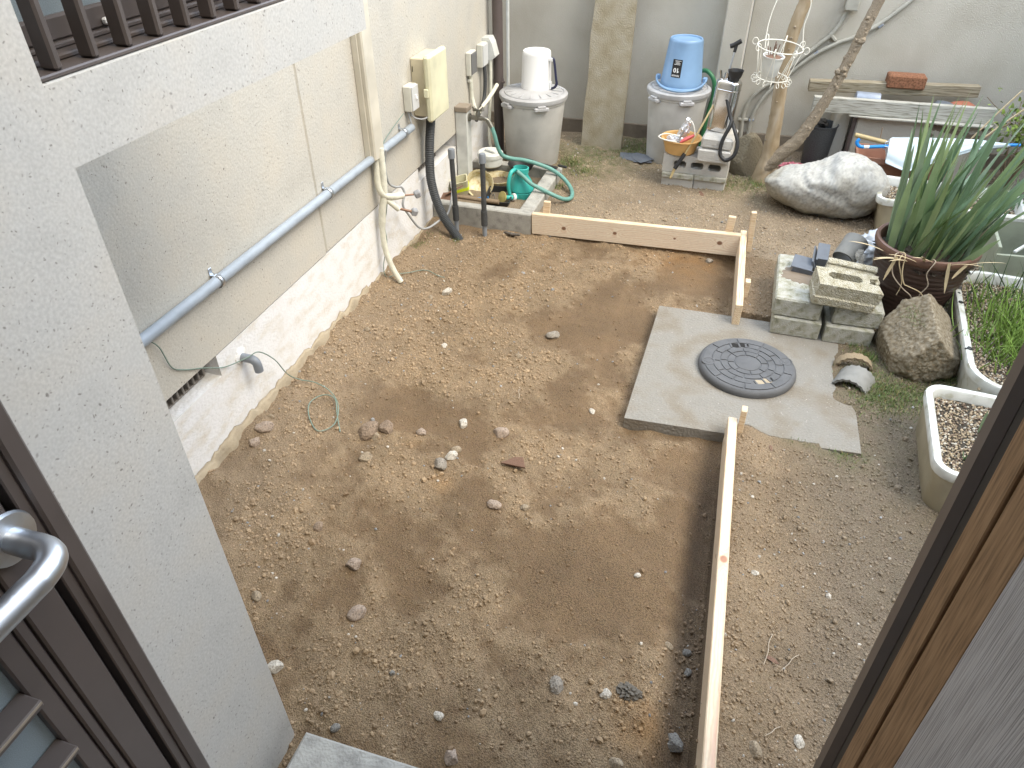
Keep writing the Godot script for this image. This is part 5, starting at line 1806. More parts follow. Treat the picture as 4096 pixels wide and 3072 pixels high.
	tube(s, PackedVector3Array([Vector3(-0.285, 0.13, -4.13), Vector3(-0.268, 0.187, -4.14)]), [0.007, 0.009], 10)
	pw(o, "nozzle", s, M.bamboo)
	# grey rounded boulder beside
	s = S()
	stone(s, Vector3(0.118, 0.14, -4.56), Vector3(0.118, 0.175, 0.12), 33, 4, 8, 0.03, turn(10, 0, 14), false)
	solo("round_boulder", s, M.boulder, "dull brown egg-shaped boulder between the pile of blocks and the tree", "boulder")

# ---------------------------------------------------------------- tree with a hanging basket
func tree_and_basket() -> void:
	var t := thing("tree", "smooth-barked leafless tree forking low behind the big striped rock", "tree", Vector3(0.25, 0.05, -4.4))
	var s := S()
	tube(s, catmull([Vector3(0.225, -0.02, -4.40), Vector3(0.232, 0.12, -4.40), Vector3(0.252, 0.22, -4.41), Vector3(0.245, 0.33, -4.42), Vector3(0.24, 0.45, -4.42), Vector3(0.228, 0.6, -4.42), Vector3(0.224, 0.72, -4.42), Vector3(0.226, 0.84, -4.42), Vector3(0.240, 0.96, -4.42), Vector3(0.258, 1.08, -4.42), Vector3(0.24, 1.4, -4.40), Vector3(0.28, 2.0, -4.35)], 8), [0.066, 0.05, 0.047, 0.041, 0.038, 0.036, 0.034, 0.034, 0.033, 0.032, 0.03, 0.022], 20, 0.10)
	pw(t, "trunk", s, M.bark)
	s = S()
	var br := catmull([Vector3(0.235, 0.15, -4.40), Vector3(0.30, 0.235, -4.39), Vector3(0.372, 0.325, -4.38), Vector3(0.415, 0.41, -4.38), Vector3(0.452, 0.505, -4.38), Vector3(0.505, 0.66, -4.38), Vector3(0.545, 0.81, -4.38), Vector3(0.572, 0.94, -4.38), Vector3(0.605, 1.07, -4.38), Vector3(0.68, 1.35, -4.36), Vector3(0.78, 1.9, -4.3)], 9)
	tube(s, br, [0.046, 0.041, 0.035, 0.032, 0.029, 0.027, 0.026, 0.026, 0.026, 0.024, 0.018], 18, 0.22)
	var b := pw(t, "branch", s, M.bark_rough)
	s = S()
	var r := RandomNumberGenerator.new()
	r.seed = 5
	for i in 46:
		var p := br[int(8 + r.randf() * 60)]
		var d := Vector3(r.randfn(), r.randfn() * 0.3, absf(r.randfn())).normalized()
		stone(s, p + d * 0.026, Vector3(0.007, 0.008, 0.007) * r.randf_range(0.7, 1.7), i, 1, 6, 0.3, Basis.IDENTITY, false)
	for q: Array in [[0.555, 0.855, 0.6], [0.57, 0.88, 1.0], [0.523, 0.735, 1.0], [0.50, 0.72, 0.8], [0.57, 0.93, 0.6]]:
		stone(s, Vector3(q[0], q[1], -4.365), Vector3(0.024, 0.02, 0.022) * q[2], int(q[1] * 1000), 2, 9, 0.35, Basis.IDENTITY, false)
	pw(b, "knobs", s, M.bark_rough).set_meta("kind", "stuff")
	s = S()
	for i in 16:
		var y := 0.15 + i * 0.055
		var a := r.randf() * TAU
		stone(s, Vector3(0.235 + cos(a) * 0.034, y, -4.42 + absf(sin(a)) * 0.036), Vector3.ONE * r.randf_range(0.004, 0.008), i + 90, 1, 6, 0.2, Basis.IDENTITY, false)
	pw(t, "buds", s, M.bark_rough).set_meta("kind", "stuff")
	# basket
	var o := thing("wire_basket", "white curled wire hanging basket holding a small pot before the tree", "hanging basket", Vector3(0.158, 0.735, -4.1))
	var tilt := turn(0, 4, -4)
	var R0 := 0.078
	var R1 := 0.112
	var H := 0.148
	s = S()
	for q: Array in [[R0, 0.0], [R1, H]]:
		var pts := PackedVector3Array()
		for i in 41:
			var a := TAU * i / 40
			pts.append(tilt * Vector3(cos(a) * q[0], q[1], sin(a) * q[0]))
		tube(s, pts, 0.0026, 6, 0.0, false)
	part(o, "ring", s, M.wire)
	for i in 16:
		var a := TAU * i / 16
		var d := Vector3(cos(a), 0, sin(a))
		s = S()
		var pts := []
		for k in 8:   # lower curl
			var q := TAU * 0.85 * k / 7.0
			pts.append(tilt * (d * (R0 + 0.012 - 0.012 * cos(q) * 1.0) + Vector3(0, -0.014 - 0.012 * sin(q) * -1.0 - 0.0, 0)))
		pts.append(tilt * (d * R0 + Vector3(0, 0.0, 0)))
		var a2 := a + (0.20 if i % 2 == 0 else -0.20)
		var d2 := Vector3(cos(a2), 0, sin(a2))
		pts.append(tilt * (d2 * R1 + Vector3(0, H, 0)))
		for k in 9:   # upper curl
			var q := PI * 1.0 - TAU * 0.85 * k / 8.0
			pts.append(tilt * (d2 * (R1 + 0.016 + 0.014 * cos(q)) + Vector3(0, H + 0.004 + 0.016 * sin(q), 0)))
		tube(s, catmull(pts, 3), 0.0019, 5)
		part(o, "curled_wire", s, M.wire)
	s = S()
	tube(s, catmull([tilt * Vector3(-0.075, H, 0.06), Vector3(-0.070, 0.25, 0.04), Vector3(-0.05, 0.36, 0.02), Vector3(0.0, 0.46, 0.0), Vector3(0.06, 0.44, 0.0), Vector3(0.104, 0.36, 0.0), Vector3(0.107, 0.30, 0.0), Vector3(0.10, 0.24, 0.0), tilt * Vector3(0.108, H, 0.0)], 6), 0.0024, 6)
	part(o, "bail", s, M.wire)
	var p := thing("small_pot", "small white flowerpot with dry twigs inside the wire basket", "flowerpot", Vector3(0.140, 0.742, -4.105))
	s = S()
	lathe(s, [Vector2(0.0, 0.0), Vector2(0.038, 0.0), Vector2(0.041, 0.004), Vector2(0.051, 0.088), Vector2(0.055, 0.09), Vector2(0.055, 0.096), Vector2(0.05, 0.095), Vector2(0.048, 0.085), Vector2(0.0, 0.083)], Vector3.ZERO, 32, tilt)
	part(p, "pot", s, M.white_old)
	s = S()
	for i in 9:
		var a := r.randf() * TAU
		var bs := Vector3(cos(a), 0, sin(a)) * 0.028 * r.randf()
		tube(s, PackedVector3Array([Vector3(0, 0.08, 0) + bs, Vector3(0, 0.08 + r.randf_range(0.03, 0.08), 0) + bs * 2.0]), 0.0022, 5)
	stone(s, Vector3(0, 0.085, 0), Vector3(0.045, 0.01, 0.045), 4, 2, 8, 0.4)
	part(p, "dry_twigs", s, M.rust)

# ---------------------------------------------------------------- bench with planks
func bench_corner() -> void:
	var o := thing("concrete_bench", "low rendered concrete trough under the weathered planks by the garden wall", "concrete trough", Vector3(1.05, 0.05, -4.85))
	var s := S(true)
	bb(s, Vector3(0.712, -0.05, -4.705), Vector3(1.46, 0.411, -4.83), 0.008)
	pw(o, "front_wall", s, M.yard_wall)
	s = S(true)
	bb(s, Vector3(0.60, -0.05, -4.79), Vector3(0.690, 0.41, -5.03), 0.006)
	pw(o, "end_wall", s, M.yard_wall)
	s = S(true)
	bb(s, Vector3(0.692, -0.05, -4.70), Vector3(0.7115, 0.40, -4.76), 0.003)
	pw(o, "edge_strip", s, M.brown_pipe)
	s = S(true)
	bb(s, Vector3(0.716, 0.35, -4.831), Vector3(1.46, 0.40, -5.02), 0.0)
	pw(o, "inner_fill", s, M.potsoil)
	s = S()
	for i in 26:
		var x := 1.12 + 0.3 * fmod(i * 0.377, 1.0)
		stone(s, Vector3(x, 0.335 + 0.05 * fmod(i * 0.619, 1.0), -4.7045), Vector3(0.022, 0.016, 0.003), i + 300, 1, 8, 0.3)
	pw(o, "peeled_patch", s, M.yard_base)
	s = S(true)
	prism(s, poly([0.655, -4.66, 0.80, -4.645, 1.0, -4.655, 1.2, -4.65, 1.40, -4.66, 1.44, -4.72, 1.44, -4.85, 0.66, -4.85]), 0.412, 0.418, 0.001)
	solo("white_sheet", s, M.plank_pale, "thin pale sheet sandwiched under the front plank, its torn edge showing", "sheet")
	var g := "weathered planks on the concrete trough"
	board("plank", "rear weathered plank carrying the red brick", Vector3(0.413, 0.508, -4.90), Vector3(1.35, 0.535, -4.945), 0.062, 0.062, M.plank, g)
	board("plank", "front whitened plank lying along the trough's outer edge", Vector3(0.44, 0.465, -4.675), Vector3(1.42, 0.460, -4.735), 0.040, 0.085, M.plank_pale, g)
	s = S(true)
	box(s, Vector3.ZERO, Vector3(0.208, 0.072, 0.10), 0.007)
	var b := solo("red_brick", s, M.brick, "weathered red brick lying on the rear plank", "brick")
	b.position = Vector3(0.945, 0.567, -4.925)
	b.rotation.y = deg_to_rad(1)
	s = S()
	lathe(s, [Vector2(0.0, 0.0), Vector2(0.038, 0.0), Vector2(0.04, 0.003), Vector2(0.04, 0.132), Vector2(0.036, 0.135), Vector2(0.034, 0.02), Vector2(0.0, 0.02)], Vector3.ZERO, 28, turn(2, 0, -91))
	b = solo("zinc_can", s, M.zinc, "blue-grey metal can lying between the two planks", "can")
	b.position = Vector3(0.682, 0.475, -4.815)
	s = S()
	stone(s, Vector3.ZERO, Vector3(0.08, 0.028, 0.05), 21, 3, 3, 0.05, turn(5), false)
	b = solo("clay_roundel", s, M.copper_red, "red oval clay piece lying between the planks on the right", "clay piece")
	b.position = Vector3(1.265, 0.478, -4.815)
	s = S()
	stone(s, Vector3.ZERO, Vector3(0.075, 0.03, 0.05), 22, 3, 3, 0.1, turn(5), false)
	b = solo("grey_stone", s, M.slate, "dark grey flat stone beside the red clay piece between the planks", "stone")
	b.position = Vector3(1.165, 0.472, -4.81)
	# dark bucket in the shade
	o = thing("dark_bucket", "dark metal bucket standing in the shade under the planks", "bucket", Vector3(0.538, 0.05, -4.78))
	s = S()
	lathe(s, [Vector2(0.0, 0.0), Vector2(0.068, 0.0), Vector2(0.07, 0.004), Vector2(0.088, 0.262), Vector2(0.092, 0.266), Vector2(0.092, 0.274), Vector2(0.086, 0.272), Vector2(0.07, 0.03), Vector2(0.0, 0.03)], Vector3.ZERO, 36)
	part(o, "bucket_body", s, M.pipe_dark)
	s = S()
	stone(s, Vector3(-0.02, 0.265, -0.02), Vector3(0.06, 0.03, 0.05), 51, 2, 6, 0.4)
	part(o, "dry_litter", s, M.dark)
	s = S(true)
	stone(s, Vector3.ZERO, Vector3(0.075, 0.035, 0.05), 52, 3, 16, 0.6)
	b = solo("pink_cloth", s, M.cloth_pink, "crumpled faded pink cloth on the ground behind the striped rock", "cloth")
	b.position = Vector3(0.415, 0.08, -4.66)
	# terracotta trough
	o = thing("terracotta_trough", "terracotta trough under the folded umbrella", "trough", Vector3(0.98, 0.05, -4.50))
	s = S()
	var rings := []
	for q: Array in [[0.21, 0.085, 0.0], [0.235, 0.105, 0.19], [0.255, 0.12, 0.195], [0.258, 0.123, 0.225], [0.245, 0.11, 0.226], [0.225, 0.092, 0.14]]:
		rings.append(rrect(q[0], q[1], 0.05, q[2], 6))
	loft(s, rings, true, true)
	part(o, "trough", s, M.terracotta)
	o.rotation.y = deg_to_rad(-3)
	# umbrella
	o = thing("umbrella", "folded pale umbrella with a blue hooked handle lying on the terracotta trough", "umbrella", Vector3(1.05, 0.29, -4.42))
	s = S()
	var um := []
	var axis := [[0.0, 0.052, 0.010], [0.012, 0.060, 0.016], [0.12, 0.062, 0.024], [0.30, 0.046, 0.022], [0.45, 0.036, 0.018], [0.56, 0.018, 0.014], [0.62, 0.008, 0.008]]
	for q: Array in axis:
		var ring := PackedVector3Array()
		for i in 36:
			var a := TAU * i / 36
			var rr := 1.0 + 0.11 * sin(a * 8.0 + q[0] * 9.0) + 0.05 * sin(a * 19.0)
			var drop: float = 0.135 * pow(maxf(0.0, cos(a - 0.35)), 1.4) * maxf(0.0, 1.0 - absf(q[0] - 0.13) / 0.34)
			ring.append(Vector3(0.862 + q[0] * 0.96, 0.345 + q[0] * 0.10, -4.40 - q[0] * 0.02) + Vector3(0, sin(a) * q[1] * 0.8, cos(a) * q[1] * 0.75) * rr + Vector3(0, -drop * 0.95, drop * 0.35))
		um.append(ring)
	loft(s, um, true, true)
	pw(o, "canopy", s, M.umbrella)
	s = S()
	tube(s, catmull([Vector3(0.862, 0.345, -4.40), Vector3(0.80, 0.338, -4.395), Vector3(0.745, 0.332, -4.39), Vector3(0.712, 0.336, -4.385), Vector3(0.695, 0.355, -4.385), Vector3(0.705, 0.375, -4.39)]), 0.0095, 12)
	pw(o, "handle", s, M.handle_blue)
	s = S()
	tube(s, PackedVector3Array([Vector3(0.765, 0.334, -4.392), Vector3(0.738, 0.3315, -4.389)]), 0.0103, 12)
	pw(o, "handle_label", s, M.white)
	s = S()
	tube(s, PackedVector3Array([Vector3(1.42, 0.405, -4.412), Vector3(1.50, 0.412, -4.415)]), 0.008, 10)
	pw(o, "ferrule", s, M.handle_blue)
	s = S()
	for i in 5:
		tube(s, catmull([Vector3(0.855, 0.345, -4.40), Vector3(0.845, 0.345 + 0.02 * sin(i * 2.1), -4.40 + 0.012 * cos(i * 2.1)), Vector3(0.872, 0.345 + 0.032 * sin(i * 2.1), -4.40 + 0.02 * cos(i * 2.1))]), 0.003, 5)
	pw(o, "rib_tips", s, M.steel)
	o = thing("bamboo_tube", "short bamboo tube lying beside the umbrella handle", "bamboo", Vector3(0.76, 0.36, -4.46))
	s = S()
	tube(s, PackedVector3Array([Vector3(0.685, 0.372, -4.46), Vector3(0.86, 0.345, -4.46)]), 0.013, 14, 0.0, false)
	tube(s, PackedVector3Array([Vector3(0.86, 0.345, -4.46), Vector3(0.685, 0.372, -4.46)]), 0.0095, 14, 0.0, true)
	pw(o, "tube", s, M.bamboo)
	s = S()
	tube(s, PackedVector3Array([Vector3(0.825, 0.34, -4.47), Vector3(0.818, 0.42, -4.475)]), 0.003, 6)
	solo("twig", s, M.stick, "short brown twig standing up from the terracotta trough", "twig")
	# dark trunk and bush at the right edge, dry canes
	s = S()
	tube(s, catmull([Vector3(1.44, 0.0, -4.12), Vector3(1.52, 0.16, -4.2), Vector3(1.61, 0.33, -4.3), Vector3(1.70, 0.52, -4.36), Vector3(1.85, 0.9, -4.4)]), [0.13, 0.10, 0.08, 0.07, 0.06], 18, 0.2)
	solo("leaning_tree", s, M.bark_dark, "dark leaning tree trunk at the right edge behind the planters", "tree trunk")
	o = thing("bush", "small yellow-green leafy bush at the right end of the trough", "bush", Vector3(1.62, 0.05, -4.72))
	s = S()
	var r := RandomNumberGenerator.new()
	r.seed = 8
	for i in 14:
		tube(s, catmull([Vector3(0, 0, 0), Vector3(r.randfn() * 0.05, 0.2, r.randfn() * 0.05), Vector3(r.randfn() * 0.12, 0.38 + 0.1 * r.randf(), r.randfn() * 0.1)]), [0.005, 0.002], 5)
	part(o, "stem", s, M.stick)
	var tf := []
	var cc := []
	for i in 420:
		var p := Vector3(r.randfn() * 0.09, 0.36 + r.randfn() * 0.07, r.randfn() * 0.08)
		var sz := r.randf_range(0.022, 0.042)
		tf.append(Transform3D(Basis.from_euler(Vector3(r.randf() * 2.4 - 0.6, r.randf() * TAU, r.randf() - 0.5)).scaled_local(Vector3(sz * 0.55, sz, sz)), p))
		cc.append(Color(0.17, 0.24, 0.045) * r.randf_range(0.5, 1.5))
	multi(o, "foliage", blades(tf, cc), M.vcol)
	g = "dry canes leaning by the trough"
	for q: Array in [[Vector3(1.30, 0.36, -4.58), Vector3(1.462, 0.64, -4.6), "upper pale dry cane crossing in front of the garden wall"], [Vector3(1.33, 0.35, -4.56), Vector3(1.53, 0.57, -4.6), "lower pale dry cane beside the yellow-green bush"], [Vector3(1.31, 0.34, -4.54), Vector3(1.47, 0.47, -4.6), "short brown cane under the two pale canes"]]:
		s = S()
		tube(s, catmull([q[0], (q[0] + q[1]) * 0.5 + Vector3(0, 0.006, 0), q[1]]), 0.0045, 7)
		solo("dry_cane", s, M.dry if q[1].y > 0.5 else M.stick, q[2], "cane", g)

# ---------------------------------------------------------------- big rocks
func band_color(p: Vector3) -> Color:
	# layers folded round the right-hand shoulder
	var q := Vector2(p.x - 0.70, p.y - 0.22)
	var bend := 0.10 * exp(-q.length_squared() / 0.02)
	var u := p.y * 0.92 + (p.x - 0.5) * 0.30 + 0.25 * (p.z + 4.08) + bend + 0.055 * n_mid.get_noise_3dv(p * 0.7)
	var a := n_fine.get_noise_2d(u * 26.0, 3.0 + p.x * 0.8)
	var b := n_fine.get_noise_2d(u * 85.0, 9.0 + p.x * 3.0)
	var c := Vector3(0.51, 0.505, 0.47)
	c = c.lerp(Vector3(0.38, 0.395, 0.40), clampf(a * 1.4, 0.0, 0.7))
	c = c.lerp(Vector3(0.61, 0.60, 0.56), clampf(-a * 1.6, 0.0, 0.75))
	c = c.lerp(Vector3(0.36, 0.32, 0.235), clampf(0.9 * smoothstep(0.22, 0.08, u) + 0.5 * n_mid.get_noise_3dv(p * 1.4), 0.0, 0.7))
	c *= 1.0 + 0.2 * b
	return Color(c.x, c.y, c.z)

func rocks() -> void:
	# the pale banded rock: sections along x from the outline
	var prof := [[0.235, 0.19, 0.205, 0.02], [0.245, 0.165, 0.225, 0.06], [0.275, 0.125, 0.25, 0.10], [0.32, 0.095, 0.275, 0.135], [0.38, 0.07, 0.295, 0.16], [0.44, 0.055, 0.31, 0.178], [0.50, 0.045, 0.328, 0.19], [0.55, 0.04, 0.358, 0.195], [0.60, 0.035, 0.385, 0.195], [0.66, 0.035, 0.392, 0.19], [0.72, 0.045, 0.378, 0.18], [0.78, 0.065, 0.345, 0.16], [0.82, 0.09, 0.315, 0.135], [0.85, 0.13, 0.285, 0.09], [0.866, 0.18, 0.25, 0.04]]
	var fine := 5
	var rings := []
	for i in (prof.size() - 1) * fine + 1:
		var f := float(i) / fine
		var k := mini(int(f), prof.size() - 2)
		var q := []
		for c in 4:
			q.append(cubic_interpolate(prof[k][c], prof[k + 1][c], prof[maxi(k - 1, 0)][c], prof[mini(k + 2, prof.size() - 1)][c], f - k))
		var ring := PackedVector3Array()
		var cy: float = (q[1] + q[2]) * 0.5
		var hy: float = (q[2] - q[1]) * 0.5
		for j in 64:
			var a := -TAU * j / 64
			# fuller shoulders than an ellipse, widest above the middle
			var ca := signf(cos(a)) * pow(absf(cos(a)), 0.85)
			var sa := signf(sin(a)) * pow(absf(sin(a)), 0.85)
			var p := Vector3(q[0], cy + hy * sa, -4.085 + ca * float(q[3]) + 0.04 * sa)
			var d := Vector3(0, sa, ca)
			# ridges that run along the banding
			var u := p.y * 1.0 + p.x * 0.35 + 0.05 * n_mid.get_noise_3dv(p * 0.8)
			var am: float = minf(1.0, q[3] / 0.1)
			p += d * am * (0.014 * n_mid.get_noise_3dv(p * 1.1) + 0.008 * n_fine.get_noise_3dv(Vector3(p.x * 6.0, u * 34.0, p.z * 8.0)) + 0.004 * n_fine.get_noise_3dv(p * 40.0) - 0.016 * exp(-pow((u - 0.42) / 0.018, 2.0)) * maxf(0.0, ca))
			ring.append(p)
		rings.append(ring)
	var s := S()
	for i in rings.size() - 1:
		for j in 64:
			var k := (j + 1) % 64
			for p: Vector3 in [rings[i][j], rings[i][k], rings[i + 1][j], rings[i][k], rings[i + 1][k], rings[i + 1][j]]:
				s.set_color(band_color(p))
				s.add_vertex(p)
	solo("striped_rock", s, M.banded, "big pale grey rock with wavy banding in front of the tree", "rock")
	# dressed granite stone: cut planes
	var pl := [[Vector3(0.0, -1.0, 0.0), 0.13], [Vector3(-0.72, 0.62, 0.30), 0.088], [Vector3(0.70, 0.68, 0.12), 0.098], [Vector3(0.12, 0.05, 1.0), 0.125], [Vector3(-0.75, 0.1, 0.65), 0.125], [Vector3(0.75, 0.15, 0.65), 0.14], [Vector3(0.9, 0.3, -0.3), 0.15], [Vector3(0.0, 0.45, -0.9), 0.17], [Vector3(-0.6, 0.1, -0.8), 0.17], [Vector3(-0.95, -0.1, 0.2), 0.125], [Vector3(-0.35, -0.5, 0.8), 0.15], [Vector3(0.4, -0.6, 0.7), 0.15]]
	s = S()
	var I := ico(5)
	var ps := PackedVector3Array()
	for d: Vector3 in I[0]:
		var k := 9.0
		for q: Array in pl:
			var n: Vector3 = q[0].normalized()
			var dt := d.dot(n)
			if dt > 0.02:
				k = minf(k, q[1] / dt)
		k *= 1.0 + 0.05 * n_mid.get_noise_3dv(d * 0.7) + 0.02 * n_fine.get_noise_3dv(d * 9.0) + 0.008 * n_fine.get_noise_3dv(d * 30.0)
		ps.append(d * k)
	for i in range(0, I[1].size(), 3):
		var x := ps[I[1][i]]
		var y := ps[I[1][i + 1]]
		var z := ps[I[1][i + 2]]
		tri(s, x, y, z, x + y + z)
	var o := solo("granite_stone", s, M.granite, "rough-cut brown granite stone with a sharp ridge below the big iris pot", "stone")
	o.position = Vector3(0.872, 0.145, -2.675)
	var tf := []
	var cc := []
	var r := RandomNumberGenerator.new()
	r.seed = 3
	for i in 700:
		var t := r.randf()
		var p := Vector3(lerpf(0.80, 1.02, t) + r.randfn() * 0.02, lerpf(0.272, 0.09, t) + r.randfn() * 0.01, -2.69 + r.randfn() * 0.03 - 0.04 * t)
		var h := r.randf_range(0.008, 0.03)
		tf.append(Transform3D(Basis.from_euler(Vector3(r.randfn() * 0.9, r.randf() * TAU, r.randfn() * 0.8)).scaled_local(Vector3(0.002, h, h)), p))
		cc.append(Color(0.10, 0.13, 0.045) * r.randf_range(0.5, 1.5))
	var mo := multi(self, "moss", blades(tf, cc), M.vcol)
	tag(mo, "matted green moss over the top and right flank of the granite stone", "moss")

# ---------------------------------------------------------------- front pile
func block_pile_front() -> void:
	var g := "solid concrete blocks piled on the slab's far corner"
	paver("lower left solid block of the pile on the slab corner", Vector3(0.416, 0.088, -2.945), Vector3(0.192, 0.080, 0.40), turn(-1), M.block, g)
	paver("upper left solid block, the one with a dark stain on its top", Vector3(0.405, 0.171, -2.965), Vector3(0.190, 0.084, 0.415), turn(-1.5), M.block, g, 0.007)
	paver("lower right solid block of the pile, nearest the granite stone", Vector3(0.617, 0.086, -2.945), Vector3(0.188, 0.078, 0.40), turn(1), M.block, g)
	paver("upper right solid block, under the two broken hollow blocks", Vector3(0.634, 0.167, -2.965), Vector3(0.187, 0.082, 0.40), turn(1.5), M.block, g, 0.007)
	# stain of earth on the left block
	var s := S()
	stone(s, Vector3.ZERO, Vector3(0.085, 0.0035, 0.075), 61, 3, 5, 0.4)
	var o := solo("earth_smear", s, mat(lin(0.20, 0.16, 0.12), 0.97, null), "thin smear of dark earth on the upper left block", "earth")
	o.position = Vector3(0.415, 0.2125, -2.985)
	o = null
	# broken hollow blocks
	g = "broken hollow blocks on top of the pile"
	var b := thing("broken_block", "front broken hollow block with an open oval core, tilted on the pile", "concrete block", Vector3(0.560, 0.270, -2.80), g)
	var tb := turn(4, 6, -5)
	s = S(true)
	# upper face carries the slot: four bars round it, then the body below
	var L := 0.245
	var D := 0.130
	var slot := [-0.062, 0.042]
	var t := Transform3D(tb, Vector3.ZERO)
	var rough := poly([-L * 0.5, -D * 0.5, slot[0], -D * 0.5, slot[0], -0.040, slot[0] - 0.014, -0.024, slot[0] - 0.014, -0.008, slot[0], 0.006, slot[0], D * 0.5 - 0.005, -L * 0.5 + 0.006, D * 0.5 - 0.005])
	prism(s, rough, -0.005, 0.048, 0.002, t)
	prism(s, poly([slot[0], -D * 0.5, slot[1], -D * 0.5, slot[1], -0.040, slot[0], -0.040]), -0.005, 0.0478, 0.0, t)
	prism(s, poly([slot[0], 0.006, slot[1], 0.006, slot[1], D * 0.5 - 0.005, slot[0], D * 0.5 - 0.005]), -0.005, 0.0478, 0.0, t)
	prism(s, poly([slot[1], -D * 0.5, L * 0.5 + 0.004, -D * 0.5, L * 0.5 - 0.004, -0.04, L * 0.5 - 0.035, -0.036, L * 0.5 - 0.04, 0.0, L * 0.5 - 0.004, 0.004, L * 0.5 + 0.006, D * 0.5 - 0.005, slot[1], D * 0.5 - 0.005, slot[1], 0.006, slot[1] + 0.014, -0.008, slot[1] + 0.014, -0.024, slot[1], -0.04]), -0.005, 0.048, 0.002, t)
	part(b, "top_shell", s, M.block_old)
	s = S(true)
	box(s, tb * Vector3(0.0, -0.028, 0.0), Vector3(L, 0.047, D + 0.002), 0.008, tb)
	part(b, "block_body", s, M.block_old)
	s = S(true)
	var edge := RandomNumberGenerator.new()
	edge.seed = 9
	for i in 18:
		stone(s, tb * Vector3(L * 0.5 - 0.002, -0.04 + 0.08 * edge.randf(), -0.055 + 0.11 * edge.randf()), Vector3(0.012, 0.013, 0.013) * edge.randf_range(0.6, 1.2), i + 400, 1, 7, 0.3)
	part(b, "broken_edge", s, M.block_old)
	b = thing("broken_block", "rear broken hollow block, a thin rough strip behind the front one", "concrete block", Vector3(0.585, 0.268, -2.925), g)
	tb = turn(-4, 18, -4)
	s = S(true)
	box(s, tb * Vector3(0, 0, 0), Vector3(0.195, 0.075, 0.085), 0.008, tb)
	box(s, tb * Vector3(0, 0.042, -0.024), Vector3(0.195, 0.014, 0.032), 0.003, tb)
	for i in 14:
		stone(s, tb * Vector3(-0.095 + 0.19 * edge.randf(), 0.015 + 0.02 * edge.randf(), 0.043), Vector3(0.014, 0.009, 0.006) * edge.randf_range(0.6, 1.2), i + 430, 1, 7, 0.3)
	part(b, "block_body", s, M.block_old)
	# grey gutter pieces and a pipe socket
	o = null
	b = thing("gutter_piece", "flat dark grey plastic gutter pieces on the upper left block", "gutter piece", Vector3(0.43, 0.213, -3.05))
	s = S(true)
	box(s, Vector3(0.412, 0.243, -3.045), Vector3(0.088, 0.006, 0.10), 0.001, turn(-9, 6, -4))
	box(s, Vector3(0.412, 0.226, -3.0), Vector3(0.088, 0.026, 0.004), 0.001, turn(-9, 6, -4))
	pw(b, "flat_plate", s, M.slate)
	s = S(true)
	box(s, Vector3(0.487, 0.283, -3.09), Vector3(0.05, 0.006, 0.10), 0.001, turn(-4, 22, -2))
	box(s, Vector3(0.462, 0.25, -3.08), Vector3(0.006, 0.07, 0.10), 0.001, turn(-4, 18, 22))
	box(s, Vector3(0.49, 0.25, -3.045), Vector3(0.05, 0.06, 0.005), 0.001, turn(-4, 18, 0))
	pw(b, "square_socket", s, M.slate)
	b = thing("pipe_socket", "grey round pipe socket lying behind the broken blocks, smeared with cement", "pipe socket", Vector3(0.60, 0.20, -3.18))
	s = S()
	var tbz := turn(25, 0, 0) * turn(0, 90, 0)
	lathe(s, [Vector2(0.046, -0.055), Vector2(0.050, -0.055), Vector2(0.052, 0.0), Vector2(0.054, 0.055), Vector2(0.048, 0.06), Vector2(0.044, 0.055), Vector2(0.042, -0.055)], Vector3(0.605, 0.272, -3.17), 36, turn(150, 58, 0))
	pw(b, "socket", s, M.clay_grey)
	s = S()
	stone(s, Vector3(0.635, 0.285, -3.105), Vector3(0.016, 0.034, 0.01), 62, 2, 8, 0.5)
	stone(s, Vector3(0.65, 0.262, -3.10), Vector3(0.012, 0.03, 0.01), 63, 2, 8, 0.5)
	pw(b, "cement_smear", s, M.block_pale)
	# half pipes
	g = "half pieces of clay pipe by the slab"
	for q: Array in [[Vector3(0.635, 0.030, -2.475), 0.070, 0.105, -22.0, "front grey half-round pipe piece lying hollow side down", M.clay_grey, 0.0], [Vector3(0.640, 0.038, -2.585), 0.074, 0.035, 0.0, "rear narrow half-ring pipe piece with a crusted brown rim", M.clay_rim, 8.0]]:
		b = thing("half_pipe", q[4], "pipe piece", q[0], g)
		s = S()
		var rr := []
		for e: Array in [[0.5, 1.0], [0.5, 0.86], [-0.5, 0.86], [-0.5, 1.0], [0.5, 1.0]]:
			var ring := PackedVector3Array()
			for i in 25:
				var a := PI * i / 24.0
				ring.append(turn(q[3], 4, 0) * Vector3(cos(a) * q[1] * e[1], sin(a) * q[1] * e[1] * 0.95, e[0] * q[2] + 0.004 * sin(i * 2.3)))
			rr.append(ring)
		loft(s, rr, false, false, false)
		part(b, "pipe_shell", s, q[5])
	# white bag behind the pile
	s = S()
	stone(s, Vector3.ZERO, Vector3(0.16, 0.13, 0.12), 66, 4, 9, 0.22, turn(15), false)
	o = solo("white_bag", s, M.bag, "pale plastic bag lying between the pile of blocks and the iris pot", "bag")
	o.position = Vector3(0.755, 0.15, -3.42)

